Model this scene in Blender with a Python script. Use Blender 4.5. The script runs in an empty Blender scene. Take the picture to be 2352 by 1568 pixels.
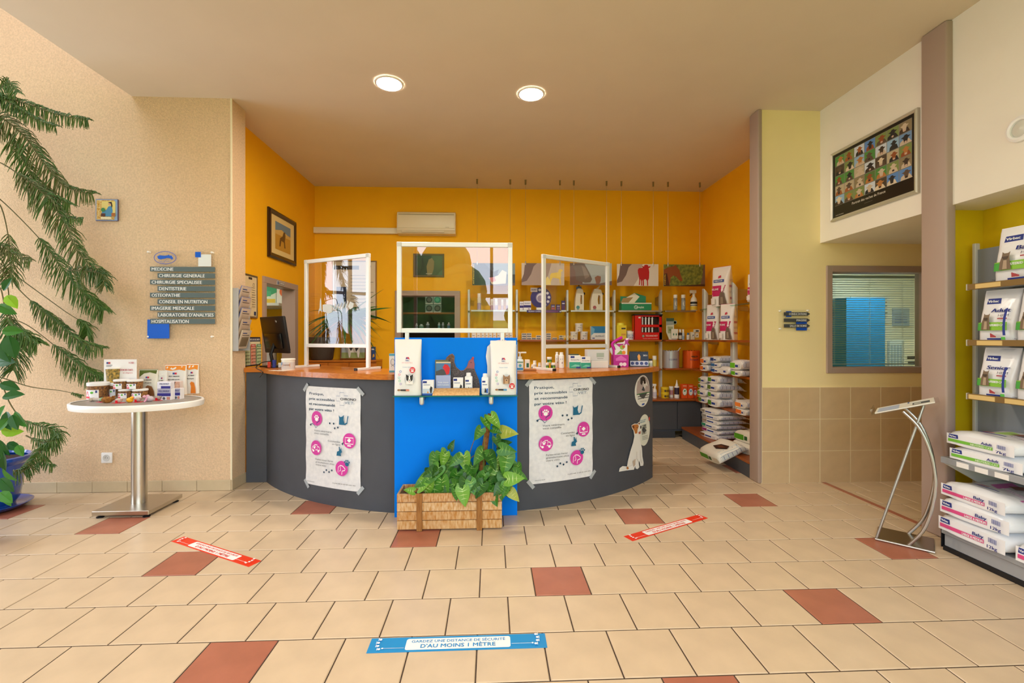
import bpy, bmesh, math, random
from mathutils import Vector, Matrix
from mathutils.geometry import tessellate_polygon
random.seed(7)
SC = bpy.context.scene
COL = SC.collection

# ---------------------------------------------------------------- camera
FPX, U0, V0, TH, EYE = 1042.99, 1176.0, 776.44, -0.0449, 1.5207
cam_d = bpy.data.cameras.new('camera')
cam = bpy.data.objects.new('camera', cam_d); COL.objects.link(cam)
cam_d.sensor_fit = 'HORIZONTAL'; cam_d.sensor_width = 36.0
cam_d.lens = FPX / 2352.0 * 36.0
cam_d.shift_y = (V0 - 784.0) / 2352.0
cam_d.clip_start = 0.05; cam_d.clip_end = 300
cam.location = (0, 0, EYE); cam.rotation_euler = (math.pi / 2, 0, TH)
SC.camera = cam

# ---------------------------------------------------------------- sky, exposure
WORLD = bpy.data.worlds.new('sky'); SC.world = WORLD; WORLD.use_nodes = True
_bg = WORLD.node_tree.nodes['Background']
_bg.inputs[0].default_value = (0.87, 0.955, 1.10, 1); _bg.inputs[1].default_value = 3.8
SC.view_settings.view_transform = 'Standard'; SC.view_settings.look = 'None'
SC.view_settings.exposure = 0.65; SC.view_settings.gamma = 1.0
SC.view_settings.use_curve_mapping = False
SC.cycles.transparent_max_bounces = 24; SC.cycles.max_bounces = 8
LAMP = 230.0          # strength of the recessed ceiling lamps
def portal(name, loc, rot, sx, sy):
    l = bpy.data.lights.new(name, 'AREA'); l.shape = 'RECTANGLE'; l.size = sx; l.size_y = sy
    l.cycles.is_portal = True
    o = bpy.data.objects.new(name, l); COL.objects.link(o); o.location = loc; o.rotation_euler = rot
portal('window_daylight_portal', (0.0, -2.55, 2.0), (math.pi / 2, 0, 0), 7.0, 3.6)
portal('left_window_daylight_portal', (-6.25, 3.3, 1.9), (math.pi / 2, 0, -math.pi / 2), 2.4, 3.0)
portal('skylight_daylight_portal', (-4.95, 2.4, 6.15), (0, 0, 0), 2.3, 2.0)

# ---------------------------------------------------------------- projection helpers (metres in the room)
_C, _S = math.cos(TH), math.sin(TH)
def ray(u, v):
    a = (u - U0) / FPX; b = -(v - V0) / FPX
    return a * _C - _S, a * _S + _C, b
def PY(u, v, y):
    r = ray(u, v); t = y / r[1]; return Vector((r[0] * t, y, EYE + r[2] * t))
def PX(u, v, x):
    r = ray(u, v); t = x / r[0]; return Vector((x, r[1] * t, EYE + r[2] * t))
def PZ(u, v, z):
    r = ray(u, v); t = (z - EYE) / r[2]; return Vector((r[0] * t, r[1] * t, z))
def proj(p):
    xc = p[0] * _C + p[1] * _S; zc = -p[0] * _S + p[1] * _C
    return U0 + FPX * xc / zc, V0 - FPX * (p[2] - EYE) / zc

# ---------------------------------------------------------------- materials
def lin(h):
    h = h.lstrip('#'); r = []
    for k in (0, 2, 4):
        c = int(h[k:k + 2], 16) / 255
        r.append(c / 12.92 if c <= 0.04045 else ((c + 0.055) / 1.055) ** 2.4)
    return (r[0], r[1], r[2], 1)
_MATS = {}
def mat(h, rough=0.5, metal=0.0, var=0.0, vs=6.0, bump=0.0, bs=60.0, h2=None, emit=0.0, coat=0.0, trans=0.0, sss=0.0, stretch=None, ior=1.45):
    key = (h, rough, metal, var, vs, bump, bs, h2, emit, coat, trans, stretch)
    if key in _MATS: return _MATS[key]
    m = bpy.data.materials.new('mat_%03d_%s' % (len(_MATS), h)); m.use_nodes = True
    nt = m.node_tree; b = nt.nodes['Principled BSDF']; c = lin(h)
    b.inputs['Base Color'].default_value = c
    b.inputs['Roughness'].default_value = rough; b.inputs['Metallic'].default_value = metal
    b.inputs['Coat Weight'].default_value = coat; b.inputs['IOR'].default_value = ior
    b.inputs['Transmission Weight'].default_value = trans
    if emit:
        b.inputs['Emission Color'].default_value = c; b.inputs['Emission Strength'].default_value = emit
    tc = None
    if var or h2 or bump:
        tc = nt.nodes.new('ShaderNodeTexCoord'); src = tc.outputs['Object']
        if stretch:
            mp = nt.nodes.new('ShaderNodeMapping'); mp.inputs['Scale'].default_value = stretch
            nt.links.new(src, mp.inputs[0]); src = mp.outputs[0]
    if var or h2:
        n = nt.nodes.new('ShaderNodeTexNoise'); n.inputs['Scale'].default_value = vs; n.inputs['Detail'].default_value = 5
        nt.links.new(src, n.inputs['Vector'])
        rp = nt.nodes.new('ShaderNodeValToRGB')
        d = lin(h2) if h2 else tuple(x * (1 - var) for x in c[:3]) + (1,)
        e = c if h2 else tuple(min(1, x * (1 + var * .5)) for x in c[:3]) + (1,)
        rp.color_ramp.elements[0].color = d; rp.color_ramp.elements[1].color = e
        rp.color_ramp.elements[0].position = 0.35; rp.color_ramp.elements[1].position = 0.65
        nt.links.new(n.outputs[0], rp.inputs[0]); nt.links.new(rp.outputs[0], b.inputs['Base Color'])
    if bump:
        n2 = nt.nodes.new('ShaderNodeTexNoise'); n2.inputs['Scale'].default_value = bs; n2.inputs['Detail'].default_value = 3
        nt.links.new(src, n2.inputs['Vector'])
        bp = nt.nodes.new('ShaderNodeBump'); bp.inputs['Strength'].default_value = bump; bp.inputs['Distance'].default_value = 0.01
        nt.links.new(n2.outputs[0], bp.inputs['Height']); nt.links.new(bp.outputs[0], b.inputs['Normal'])
    _MATS[key] = m
    return m
def glass_mat(name, tint, refl, rough=0.0):
    """thin clear pane: what lies behind shows through, a Fresnel share is mirrored"""
    m = bpy.data.materials.new(name); m.use_nodes = True; nt = m.node_tree
    nt.nodes.remove(nt.nodes['Principled BSDF']); out = nt.nodes['Material Output']
    t = nt.nodes.new('ShaderNodeBsdfTransparent'); t.inputs[0].default_value = tint
    g = nt.nodes.new('ShaderNodeBsdfGlossy'); g.inputs['Roughness'].default_value = rough
    fr = nt.nodes.new('ShaderNodeFresnel'); fr.inputs[0].default_value = refl
    mx = nt.nodes.new('ShaderNodeMixShader')
    ge = nt.nodes.new('ShaderNodeNewGeometry'); mu = nt.nodes.new('ShaderNodeMath'); mu.operation = 'MULTIPLY'
    iv = nt.nodes.new('ShaderNodeMath'); iv.operation = 'SUBTRACT'; iv.inputs[0].default_value = 1.0
    nt.links.new(ge.outputs['Backfacing'], iv.inputs[1]); nt.links.new(fr.outputs[0], mu.inputs[0]); nt.links.new(iv.outputs[0], mu.inputs[1])
    nt.links.new(mu.outputs[0], mx.inputs[0]); nt.links.new(t.outputs[0], mx.inputs[1]); nt.links.new(g.outputs[0], mx.inputs[2])
    nt.links.new(mx.outputs[0], out.inputs[0]); return m
SCREEN = glass_mat('mat_clear_screen', (0.97, 0.97, 0.97, 1), 2.0)
ACRYL = glass_mat('mat_clear_acrylic', (0.985, 0.985, 0.985, 1), 1.35)
SHELFGLASS = glass_mat('mat_shelf_glass', (0.62, 0.80, 0.72, 1), 1.5)

# ---------------------------------------------------------------- mesh builder
_RB = {}
def _rounded(w, d, h, r, seg):
    key = (round(w, 4), round(d, 4), round(h, 4), round(r, 4), seg)
    if key not in _RB:
        bm = bmesh.new(); bmesh.ops.create_cube(bm, size=1)
        bmesh.ops.scale(bm, vec=(w, d, h), verts=bm.verts)
        bmesh.ops.bevel(bm, geom=list(bm.edges), offset=min(r, w * .45, d * .45, h * .45), segments=seg, affect='EDGES', profile=0.5)
        bm.verts.index_update()
        _RB[key] = ([v.co.copy() for v in bm.verts], [[v.index for v in f.verts] for f in bm.faces]); bm.free()
    return _RB[key]
class B:
    def __init__(s): s.v = []; s.f = []; s.m = []; s.mats = []
    def mi(s, m):
        if m not in s.mats: s.mats.append(m)
        return s.mats.index(m)
    def add(s, vs, fs, m, mtx=None):
        o = len(s.v); k = s.mi(m)
        for p in vs: s.v.append(tuple(mtx @ Vector(p)) if mtx is not None else tuple(p))
        for f in fs: s.f.append([o + i for i in f]); s.m.append(k)
        return s
    def box(s, x0, x1, y0, y1, z0, z1, m, mtx=None):
        vs = [(x, y, z) for z in (z0, z1) for y in (y0, y1) for x in (x0, x1)]
        return s.add(vs, [(0, 2, 3, 1), (4, 5, 7, 6), (0, 1, 5, 4), (2, 6, 7, 3), (0, 4, 6, 2), (1, 3, 7, 5)], m, mtx)
    def rbox(s, x0, x1, y0, y1, z0, z1, m, r=0.005, seg=2, mtx=None):
        vs, fs = _rounded(x1 - x0, y1 - y0, z1 - z0, r, seg)
        c = Vector(((x0 + x1) / 2, (y0 + y1) / 2, (z0 + z1) / 2))
        return s.add([p + c for p in vs], fs, m, mtx)
    def lathe(s, prof, m, n=20, c=(0, 0, 0), mtx=None, cap=True, sx=1.0, sy=1.0):
        vs = []; fs = []
        for r, z in prof:
            for k in range(n):
                a = 2 * math.pi * k / n; vs.append((c[0] + r * sx * math.cos(a), c[1] + r * sy * math.sin(a), c[2] + z))
        for i in range(len(prof) - 1):
            for k in range(n):
                k2 = (k + 1) % n; fs.append((i * n + k, i * n + k2, (i + 1) * n + k2, (i + 1) * n + k))
        if cap:
            if prof[0][0] > 1e-6: fs.append(tuple(reversed(range(n))))
            if prof[-1][0] > 1e-6: fs.append(tuple(range((len(prof) - 1) * n, len(prof) * n)))
        return s.add(vs, fs, m, mtx)
    def tube(s, pts, r, m, n=8, mtx=None):
        pts = [Vector(p) for p in pts]; vs = []; fs = []; L = len(pts)
        rs = r if isinstance(r, (list, tuple)) else [r] * L
        up = Vector((0, 0, 1)); prev = None
        for i, p in enumerate(pts):
            t = (pts[min(i + 1, L - 1)] - pts[max(i - 1, 0)]).normalized()
            if prev is None:
                a = t.cross(up)
                if a.length < 1e-3: a = t.cross(Vector((1, 0, 0)))
            else: a = prev - t * prev.dot(t)
            a.normalize(); prev = a; b = t.cross(a)
            for k in range(n):
                q = 2 * math.pi * k / n; vs.append(p + (a * math.cos(q) + b * math.sin(q)) * rs[i])
        for i in range(L - 1):
            for k in range(n):
                k2 = (k + 1) % n; fs.append((i * n + k, i * n + k2, (i + 1) * n + k2, (i + 1) * n + k))
        fs.append(tuple(reversed(range(n)))); fs.append(tuple(range((L - 1) * n, L * n)))
        return s.add(vs, fs, m, mtx)
    def prism(s, poly, d0, d1, m, axes='xz', mtx=None, m2=None):
        """extrude a 2-D outline; axes says which plane the outline lies in"""
        def P(a, b, c): return {'xz': (a, c, b), 'xy': (a, b, c), 'yz': (c, a, b)}[axes]
        n = len(poly); vs = [P(a, b, d0) for a, b in poly] + [P(a, b, d1) for a, b in poly]
        tri = tessellate_polygon([[Vector((a, b, 0)) for a, b in poly]])
        s.add(vs, [tuple(t) for t in tri] + [tuple(reversed([i + n for i in t])) for t in tri], m, mtx)
        s.add(vs, [(i, (i + 1) % n, n + (i + 1) % n, n + i) for i in range(n)], m2 or m, mtx); return s
    def grid(s, fn, nu, nv, m, closed_u=False):
        vs = [fn(i / nu, j / nv) for j in range(nv + 1) for i in range(nu + 1)]
        fs = [(j * (nu + 1) + i, j * (nu + 1) + i + 1, (j + 1) * (nu + 1) + i + 1, (j + 1) * (nu + 1) + i) for j in range(nv) for i in range(nu)]
        return s.add(vs, fs, m)
    def mesh(s, name='mesh', smooth=None, fix=True):
        me = bpy.data.meshes.new(name); me.from_pydata(s.v, [], s.f)
        for m in s.mats: me.materials.append(m)
        if s.m: me.polygons.foreach_set('material_index', s.m)
        if fix:
            bm = bmesh.new(); bm.from_mesh(me); bmesh.ops.recalc_face_normals(bm, faces=bm.faces); bm.to_mesh(me); bm.free()
        if smooth is not None:
            me.polygons.foreach_set('use_smooth', [True] * len(me.polygons)); me.set_sharp_from_angle(angle=smooth)
        me.update(); return me
def link(name, data, parent=None, loc=(0, 0, 0), rot=(0, 0, 0)):
    o = bpy.data.objects.new(name, data); COL.objects.link(o); o.parent = parent
    o.location = loc; o.rotation_euler = rot; return o
def obj(name, b, parent=None, smooth=0.6, loc=(0, 0, 0), rot=(0, 0, 0), fix=True):
    return link(name, b.mesh(name, smooth, fix) if isinstance(b, B) else b, parent, loc, rot)
def thing(name, label, cat, loc=(0, 0, 0), rotz=0.0, group=None):
    o = link(name, None, None, loc, (0, 0, rotz)); o.empty_display_size = 0.05
    return tag(o, label, cat, group)
def tag(o, label, cat, group=None):
    o['label'] = label; o['category'] = cat
    if group: o['group'] = group
    return o
def struct(name, b, parent=None, smooth=0.6):
    o = obj(name, b, parent, smooth)
    if parent is None: o['kind'] = 'structure'
    return o
def copy_tree(o, parent=None):
    c = o.copy(); COL.objects.link(c); c.parent = parent
    for ch in o.children: copy_tree(ch, c)
    return c

# ---------------------------------------------------------------- flat print: lettering and pictures on real surfaces
_TX = {}
def text2d(s, bold):
    k = (s, bold)
    if k not in _TX:
        cu = bpy.data.curves.new('lettering', 'FONT'); cu.body = s; cu.size = 1; cu.resolution_u = 2
        cu.offset = 0.0
        o = bpy.data.objects.new('lettering', cu); me = bpy.data.meshes.new_from_object(o)
        vs = [(v.co.x, v.co.y) for v in me.vertices]; fs = [tuple(p.vertices) for p in me.polygons]
        bpy.data.objects.remove(o); bpy.data.curves.remove(cu); bpy.data.meshes.remove(me)
        x0 = min((v[0] for v in vs), default=0); x1 = max((v[0] for v in vs), default=0)
        _TX[k] = ([(x - x0, y) for x, y in vs], fs, x1 - x0)
    return _TX[k]
CAP = 0.70
def plane(o, ex, ey):
    o, ex, ey = Vector(o), Vector(ex), Vector(ey); n = ex.cross(ey).normalized()
    return lambda u, v: (o + ex * u + ey * v, n)
class Art:
    """layers of printed shapes laid on a surface fmap(u, v) -> (point, normal)"""
    def __init__(s, fmap, step=0.0006, rough=0.5): s.b = B(); s.f = fmap; s.k = 0; s.step = step; s.rough = rough
    def m(s, c): return c if not isinstance(c, str) else mat(c, s.rough)
    def _put(s, pts, faces, c):
        s.k += 1; vs = []
        for u, v in pts:
            p, n = s.f(u, v); vs.append(p + n * (s.step * s.k))
        s.b.add(vs, faces, s.m(c)); return s
    def rect(s, x0, y0, x1, y1, c, nu=1, nv=1):
        pts = [(x0 + (x1 - x0) * i / nu, y0 + (y1 - y0) * j / nv) for j in range(nv + 1) for i in range(nu + 1)]
        return s._put(pts, [(j * (nu + 1) + i, j * (nu + 1) + i + 1, (j + 1) * (nu + 1) + i + 1, (j + 1) * (nu + 1) + i) for j in range(nv) for i in range(nu)], c)
    def poly(s, pts, c):
        tri = tessellate_polygon([[Vector((a, b, 0)) for a, b in pts]])
        fs = []
        for t in tri:
            a, b, d = [pts[i] for i in t]
            ar = (b[0] - a[0]) * (d[1] - a[1]) - (b[1] - a[1]) * (d[0] - a[0])
            fs.append(tuple(t) if ar > 0 else tuple(reversed(t)))
        return s._put(pts, fs, c)
    def disc(s, x, y, r, c, ry=None, n=20):
        ry = ry or r
        return s._put([(x + r * math.cos(2 * math.pi * k / n), y + ry * math.sin(2 * math.pi * k / n)) for k in range(n)], [tuple(range(n))], c)
    def ring(s, x, y, r, w, c, ry=None, n=24):
        ry = ry or r; pts = []
        for q in (0, -w): pts += [(x + (r + q) * math.cos(2 * math.pi * k / n), y + (ry + q) * math.sin(2 * math.pi * k / n)) for k in range(n)]
        return s._put(pts, [(k, (k + 1) % n, n + (k + 1) % n, n + k) for k in range(n)], c)
    def line(s, pts, w, c):
        out = []; 
        for i, p in enumerate(pts):
            a = pts[max(i - 1, 0)]; b = pts[min(i + 1, len(pts) - 1)]
            dx, dy = b[0] - a[0], b[1] - a[1]; l = math.hypot(dx, dy) or 1
            out += [(p[0] + dy / l * w / 2, p[1] - dx / l * w / 2), (p[0] - dy / l * w / 2, p[1] + dx / l * w / 2)]
        return s._put(out, [(2 * i, 2 * i + 2, 2 * i + 3, 2 * i + 1) for i in range(len(pts) - 1)], c)
    def text(s, t, x, y, h, c, bold=False, w=None, align='L', slant=0.0, rot=0.0):
        vs, fs, tw = text2d(t, bold); sy = h / CAP; sx = (w / tw) if (w and tw) else sy
        W = tw * sx; ox = {'L': 0, 'C': -W / 2, 'R': -W}[align]; cr, sr = math.cos(rot), math.sin(rot)
        pts = []
        for a, b in vs:
            a2 = ox + a * sx + slant * b * sy; b2 = b * sy
            pts.append((x + a2 * cr - b2 * sr, y + a2 * sr + b2 * cr))
        if bold:
            d = .020 * sx; s._put([(p + d * cr, q + d * sr) for p, q in pts], fs, c); s._put([(p - d * cr, q - d * sr) for p, q in pts], fs, c)
        return s._put(pts, fs, c)
    def cut(s, name, parent):
        o = obj(name, s.b, parent, None, fix=False); s.b = B(); return o
    def obj(s, name, parent=None, label=None):
        o = obj(name, s.b, parent, None, fix=False)
        if label: o['label'] = label
        return o
def scribble(a, x, y, w, h, n, c, seed=0):
    """rows of small print too fine to read"""
    r = random.Random(seed)
    for k in range(n):
        yy = y - k * h * 2; ww = w * r.uniform(.7, 1)
        a.rect(x, yy, x + ww, yy + h, c)
# ================================================================ the setting
T = 1 / 3.0
CEIL = 3.92
M_TILE = mat('#D5BE9F', 0.30, var=.07, vs=5, bump=.03, bs=220)
M_TERRA = mat('#B06E57', 0.32, var=.10, vs=6, bump=.03, bs=220)
M_GROUT = mat('#4C3C30', 0.9, var=.2, vs=12)
M_PLASTER = mat('#E6C7A2', 0.95, var=.10, vs=60, bump=.75, bs=105)
M_YEL = mat('#FFBA02', 0.75, var=.03, vs=3, bump=.05, bs=300)
M_LIME = mat('#FFE9AE', 0.8, var=.02, vs=3, bump=.05, bs=300)
M_OLIVE = mat('#EBC800', 0.75, var=.03, vs=3, bump=.05, bs=300)
M_WHITE = mat('#F1EADB', 0.85, var=.02, vs=3)
M_CEIL = mat('#DECFB8', 0.9, var=.02, vs=2)
M_TAUPE = mat('#AD978A', 0.45)
M_DKGREY = mat('#4B4F57', 0.5, var=.06, vs=5)
M_WOOD = mat('#CC7B2B', 0.32, h2='#B9661D', vs=5, stretch=(1, 14, 14), coat=.3)
M_METAL = mat('#B9B4AB', 0.35, metal=1.0)
M_STEEL = mat('#C9C4BA', 0.3, metal=1.0, bump=.05, bs=90, stretch=(1, 40, 1))
M_WHITEP = mat('#F4F2EE', 0.35)
M_BLACK = mat('#17171A', 0.45)

# floor: grout bed with every tile laid on it in half bond
TX0, TY0 = -1.7161 * T, 6.0229 * T
floor = struct('floor', B().box(-6.3, 7.0, -2.6, 9.3, -0.12, -0.004, M_GROUT))
def tile_mesh(w, d, m, name):
    b = B(); c = .004; vs = [(x, y, -.03) for y in (-d, d) for x in (-w, w)] + [(x, y, -.003) for y in (-d, d) for x in (-w, w)] + [(x, y, 0) for y in (-d + c, d - c) for x in (-w + c, w - c)]
    fs = [(8, 9, 11, 10)]
    for a in (0, 4):
        for p, q in ((0, 1), (1, 3), (3, 2), (2, 0)): fs.append((a + p, a + q, a + 4 + q, a + 4 + p))
    b.add(vs, fs, m); return b.mesh(name)
G = .0034
TM = {False: tile_mesh(T / 2 - G, T / 2 - G, M_TILE, 'floor_tile'), True: tile_mesh(T / 2 - G, T / 2 - G, M_TERRA, 'terracotta_tile')}
TERRA = {(2.5, 2), (-.5, 4), (7, 1), (10, 3), (-2.5, 0), (-5, 3), (-8, 5), (5, 5), (-3.5, 6), (-11.5, 6), (8.5, 6), (9, 14), (10, 9), (4, -1), (-9, -1), (-6, -3), (1, -4), (2, 8)}
cells = []
for j in range(-13, 16):
    off = 0.5 if j % 2 == 0 else 0.0
    for i in range(-17, 21):
        ii = i + off; cx = TX0 + (ii + .5) * T; cy = TY0 + (j + .5) * T
        if cx < -6.2 or cx > 6.0: continue
        if (cx < -2.75 and cy > 4.9) or (cx > 3.6 and cy > 4.85) or (cx > 3.0 and cy > 4.9) or cy > 7.2: continue
        area = 0
        if cy > 1.2:
            q = [proj((cx + a * T / 2, cy + b * T / 2, 0)) for a, b in ((-1, -1), (1, -1), (1, 1), (-1, 1))]
            if max(p[0] for p in q) > 0 and min(p[0] for p in q) < 2352 and min(p[1] for p in q) < 1568:
                area = abs(sum(q[k][0] * q[(k + 1) % 4][1] - q[(k + 1) % 4][0] * q[k][1] for k in range(4))) / 2
                if (cx + .3) ** 2 + (cy - 6.64) ** 2 < 2.35 ** 2 and cx < 1.4: area *= .05      # behind the counter
        cells.append((area, cx, cy, (ii, j) in TERRA))
cells.sort(key=lambda c: -c[0])
rest = B()
for k, (area, cx, cy, red) in enumerate(cells):
    if k < 298 and area > 40:
        link('terracotta_tile' if red else 'floor_tile', TM[red], floor, (cx, cy, 0))
    else:
        g = T / 2 - G
        rest.box(cx - g, cx + g, cy - g, cy + g, -.03, 0, M_TERRA if red else M_TILE)
o = obj('floor_tile', rest, floor, None); o['kind'] = 'stuff'
obj('threshold_strip', B().rbox(3.475, 3.525, -2.5, 4.65, -.004, .002, M_TERRA, .001, 1), floor)

# beige rendered wall on the left, higher beyond the edge of the flat ceiling
b = B(); b.box(-3.565, -2.6, 4.67, 4.92, 0, CEIL, M_PLASTER); b.box(-6.3, -3.565, 4.67, 4.92, 0, 6.2, M_PLASTER)
wall_left = struct('wall_left', b)
struct('trim_1', B().rbox(-2.612, -2.596, 4.664, 4.678, .1, CEIL, mat('#F3E6C8', .6), .002, 1))
M_SKIRT = mat('#CDBA98', 0.5, var=.06, vs=9)
bb = struct('baseboard_left', B().box(-6.3, -2.598, 4.663, 4.672, .0, .100, M_GROUT))
sk = B().rbox(-T / 2 + .002, T / 2 - .002, -.012, 0, .002, .106, M_SKIRT, .002, 1).mesh('skirting_tile')
for k in range(8): link('skirting_tile', sk, bb, (-2.6 - (k + .5) * T, 4.667, 0))
obj('skirting_tile', B().rbox(-2.602, -2.588, 4.66, 4.915, .002, .106, M_SKIRT, .002, 1), bb)

# yellow alcove
b = B(); b.box(-2.93, -2.79, 4.92, 5.72, 0, CEIL, M_YEL); b.box(-2.93, -2.79, 6.532, 7.42, 0, CEIL, M_YEL); b.box(-2.93, -2.79, 5.72, 6.532, 2.205, CEIL, M_YEL)
struct('wall_back_left', b)
b = B(); b.box(-2.93, -1.441, 7.3, 7.42, 0, CEIL, M_YEL); b.box(-.586, 3.6, 7.3, 7.42, 0, CEIL, M_YEL); b.box(-1.441, -.586, 7.3, 7.42, 2.198, CEIL, M_YEL)
struct('wall_back', b)
struct('wall_right_back', B().box(3.45, 3.57, 4.78, 7.3, 0, CEIL, M_YEL))
def frame_part(name, parent, *a): obj(name, B().rbox(*a, M_TAUPE, .004, 1), parent)
d1 = link('door_1', None); d1['kind'] = 'structure'
frame_part('jamb', d1, -1.53, -1.436, 7.265, 7.44, 0, 2.2); frame_part('jamb', d1, -.59, -.502, 7.265, 7.44, 0, 2.2); frame_part('lintel', d1, -1.53, -.502, 7.265, 7.44, 2.195, 2.275)
d2 = link('door_2', None); d2['kind'] = 'structure'
frame_part('jamb', d2, -2.95, -2.765, 5.655, 5.725, 0, 2.2); frame_part('jamb', d2, -2.95, -2.765, 6.527, 6.632, 0, 2.2); frame_part('lintel', d2, -2.95, -2.765, 5.655, 6.632, 2.2, 2.28)

# lime wall on the right with its tiled dado, the white bulkhead and the olive shelf niche
b = B(); wx0, wx1, wz0, wz1 = 3.585, 4.66, 1.21, 2.225
b.box(2.80, wx0, 4.65, 4.78, 0, CEIL, M_LIME); b.box(wx1, 6.9, 4.65, 4.78, 0, CEIL, M_LIME); b.box(wx0, wx1, 4.65, 4.78, 0, wz0, M_LIME); b.box(wx0, wx1, 4.65, 4.78, wz1, CEIL, M_LIME)
wall_rf = struct('wall_right_front', b)
M_DADO = mat('#D6BA90', 0.35, var=.05, vs=9)
obj('dado_grout', B().box(2.82, 6.88, 4.6352, 4.652, 0, 1.004, mat('#F0E2BC', .9)), wall_rf)
dm = {}
for c, (x0, x1) in enumerate([(2.829, 3.125)] + [(3.125 + k * .332, 3.457 + k * .332) for k in range(5)]):
    for r in range(3):
        w = round(x1 - x0, 3)
        if w not in dm: dm[w] = B().rbox(-w / 2 + .003, w / 2 - .003, -.0115, 0, .002, .332, M_DADO, .0012, 1).mesh('wall_tile')
        link('wall_tile', dm[w], wall_rf, ((x0 + x1) / 2, 4.645, r * .335))
struct('trim_2', B().rbox(2.788, 2.832, 4.632, 4.80, 0, CEIL, M_TAUPE, .012, 3))
struct('wall_right_upper', B().box(3.47, 3.60, -2.6, 4.65, 2.525, CEIL, M_WHITE))
struct('ceiling_right', B().box(3.60, 6.9, -2.6, 4.65, 2.525, 2.62, M_WHITE))
struct('trim_3', B().rbox(3.42, 3.50, 3.268, 3.475, 0, CEIL, M_TAUPE, .014, 3))
struct('wall_niche_end', B().box(3.50, 6.9, 3.40, 3.48, 0, 2.525, M_OLIVE))
struct('wall_niche_back', B().box(3.86, 3.96, -2.6, 3.40, 0, 2.525, M_OLIVE))
struct('wall_right', B().box(6.9, 7.0, -2.6, 7.2, 0, CEIL, M_LIME))

# ceiling, the high glazed bay on the left and the glazed front behind the viewer
struct('ceiling', B().box(-3.565, 3.6, -2.6, 7.42, CEIL, 4.05, M_CEIL))
struct('wall_bay_upper', B().box(-3.565, -3.45, -2.6, 4.67, 4.05, 6.2, M_WHITE))
b = B(); b.box(-6.3, -3.45, -2.6, 1.4, 6.2, 6.3, M_CEIL); b.box(-6.3, -3.45, 3.4, 4.92, 6.2, 6.3, M_CEIL); b.box(-6.3, -6.1, 1.4, 3.4, 6.2, 6.3, M_CEIL); b.box(-3.8, -3.45, 1.4, 3.4, 6.2, 6.3, M_CEIL)
struct('ceiling_bay', b)
b = B(); b.box(-6.42, -6.3, -2.6, 2.1, 0, 6.2, M_PLASTER); b.box(-6.42, -6.3, 4.5, 4.92, 0, 6.2, M_PLASTER); b.box(-6.42, -6.3, 2.1, 4.5, 0, .4, M_PLASTER); b.box(-6.42, -6.3, 2.1, 4.5, 3.4, 6.2, M_PLASTER)
struct('wall_far_left', b)
w2 = link('window_2', None); w2['kind'] = 'structure'
for y in (2.13, 3.3, 4.47): obj('mullion', B().rbox(-6.38, -6.3, y - .035, y + .035, .4, 3.4, M_TAUPE, .004, 1), w2)
for z in (.43, 2.45, 3.37): obj('transom', B().rbox(-6.37, -6.31, 2.1, 4.5, z - .03, z + .03, M_TAUPE, .004, 1), w2)
b = B(); b.box(-6.3, -3.5, -2.72, -2.6, 0, 6.2, M_PLASTER); b.box(3.5, 6.9, -2.72, -2.6, 0, CEIL, M_WHITE); b.box(-3.5, 3.5, -2.72, -2.6, 3.78, CEIL + .1, M_WHITE)
struct('wall_front', b)
w3 = link('window_3', None); w3['kind'] = 'structure'
for x in (-3.46, -1.73, 0.0, 1.73, 3.46): obj('mullion', B().rbox(x - .035, x + .035, -2.70, -2.62, 0, 3.78, M_TAUPE, .004, 1), w3)
obj('transom', B().rbox(-3.5, 3.5, -2.70, -2.62, 2.45, 2.53, M_TAUPE, .004, 1), w3)
obj('sill', B().rbox(-3.5, 3.5, -2.72, -2.6, 0, .09, M_TAUPE, .004, 1), w3)

# rooms seen through the two doorways and the window
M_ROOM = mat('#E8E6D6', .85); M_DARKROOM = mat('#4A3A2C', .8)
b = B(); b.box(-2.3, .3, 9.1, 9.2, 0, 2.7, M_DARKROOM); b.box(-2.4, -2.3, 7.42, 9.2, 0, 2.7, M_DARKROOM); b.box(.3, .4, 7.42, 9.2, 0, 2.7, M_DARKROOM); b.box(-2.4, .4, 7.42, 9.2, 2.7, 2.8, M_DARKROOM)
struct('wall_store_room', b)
b = B(); b.box(-5.4, -5.3, 4.92, 7.5, 0, 2.7, M_YEL); b.box(-5.4, -2.93, 7.42, 7.5, 0, 2.7, M_YEL); b.box(-5.4, -2.93, 4.92, 7.5, 2.7, 2.8, M_ROOM)
struct('wall_side_room', b)
b = B(); b.box(3.57, 6.9, 6.6, 6.7, 0, 2.7, M_ROOM); b.box(3.57, 6.9, 4.78, 6.7, 2.7, 2.8, M_ROOM)
struct('wall_care_room', b)
M_GRASS = mat('#7C9A4A', .95, h2='#5F7F36', vs=3, bump=.5, bs=40)
struct('ground_lawn', B().grid(lambda u, v: ((u - .5) * 60, -2.75 - v * 34, -.15 + 3.4 * v * v), 8, 8, M_GRASS))

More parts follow.
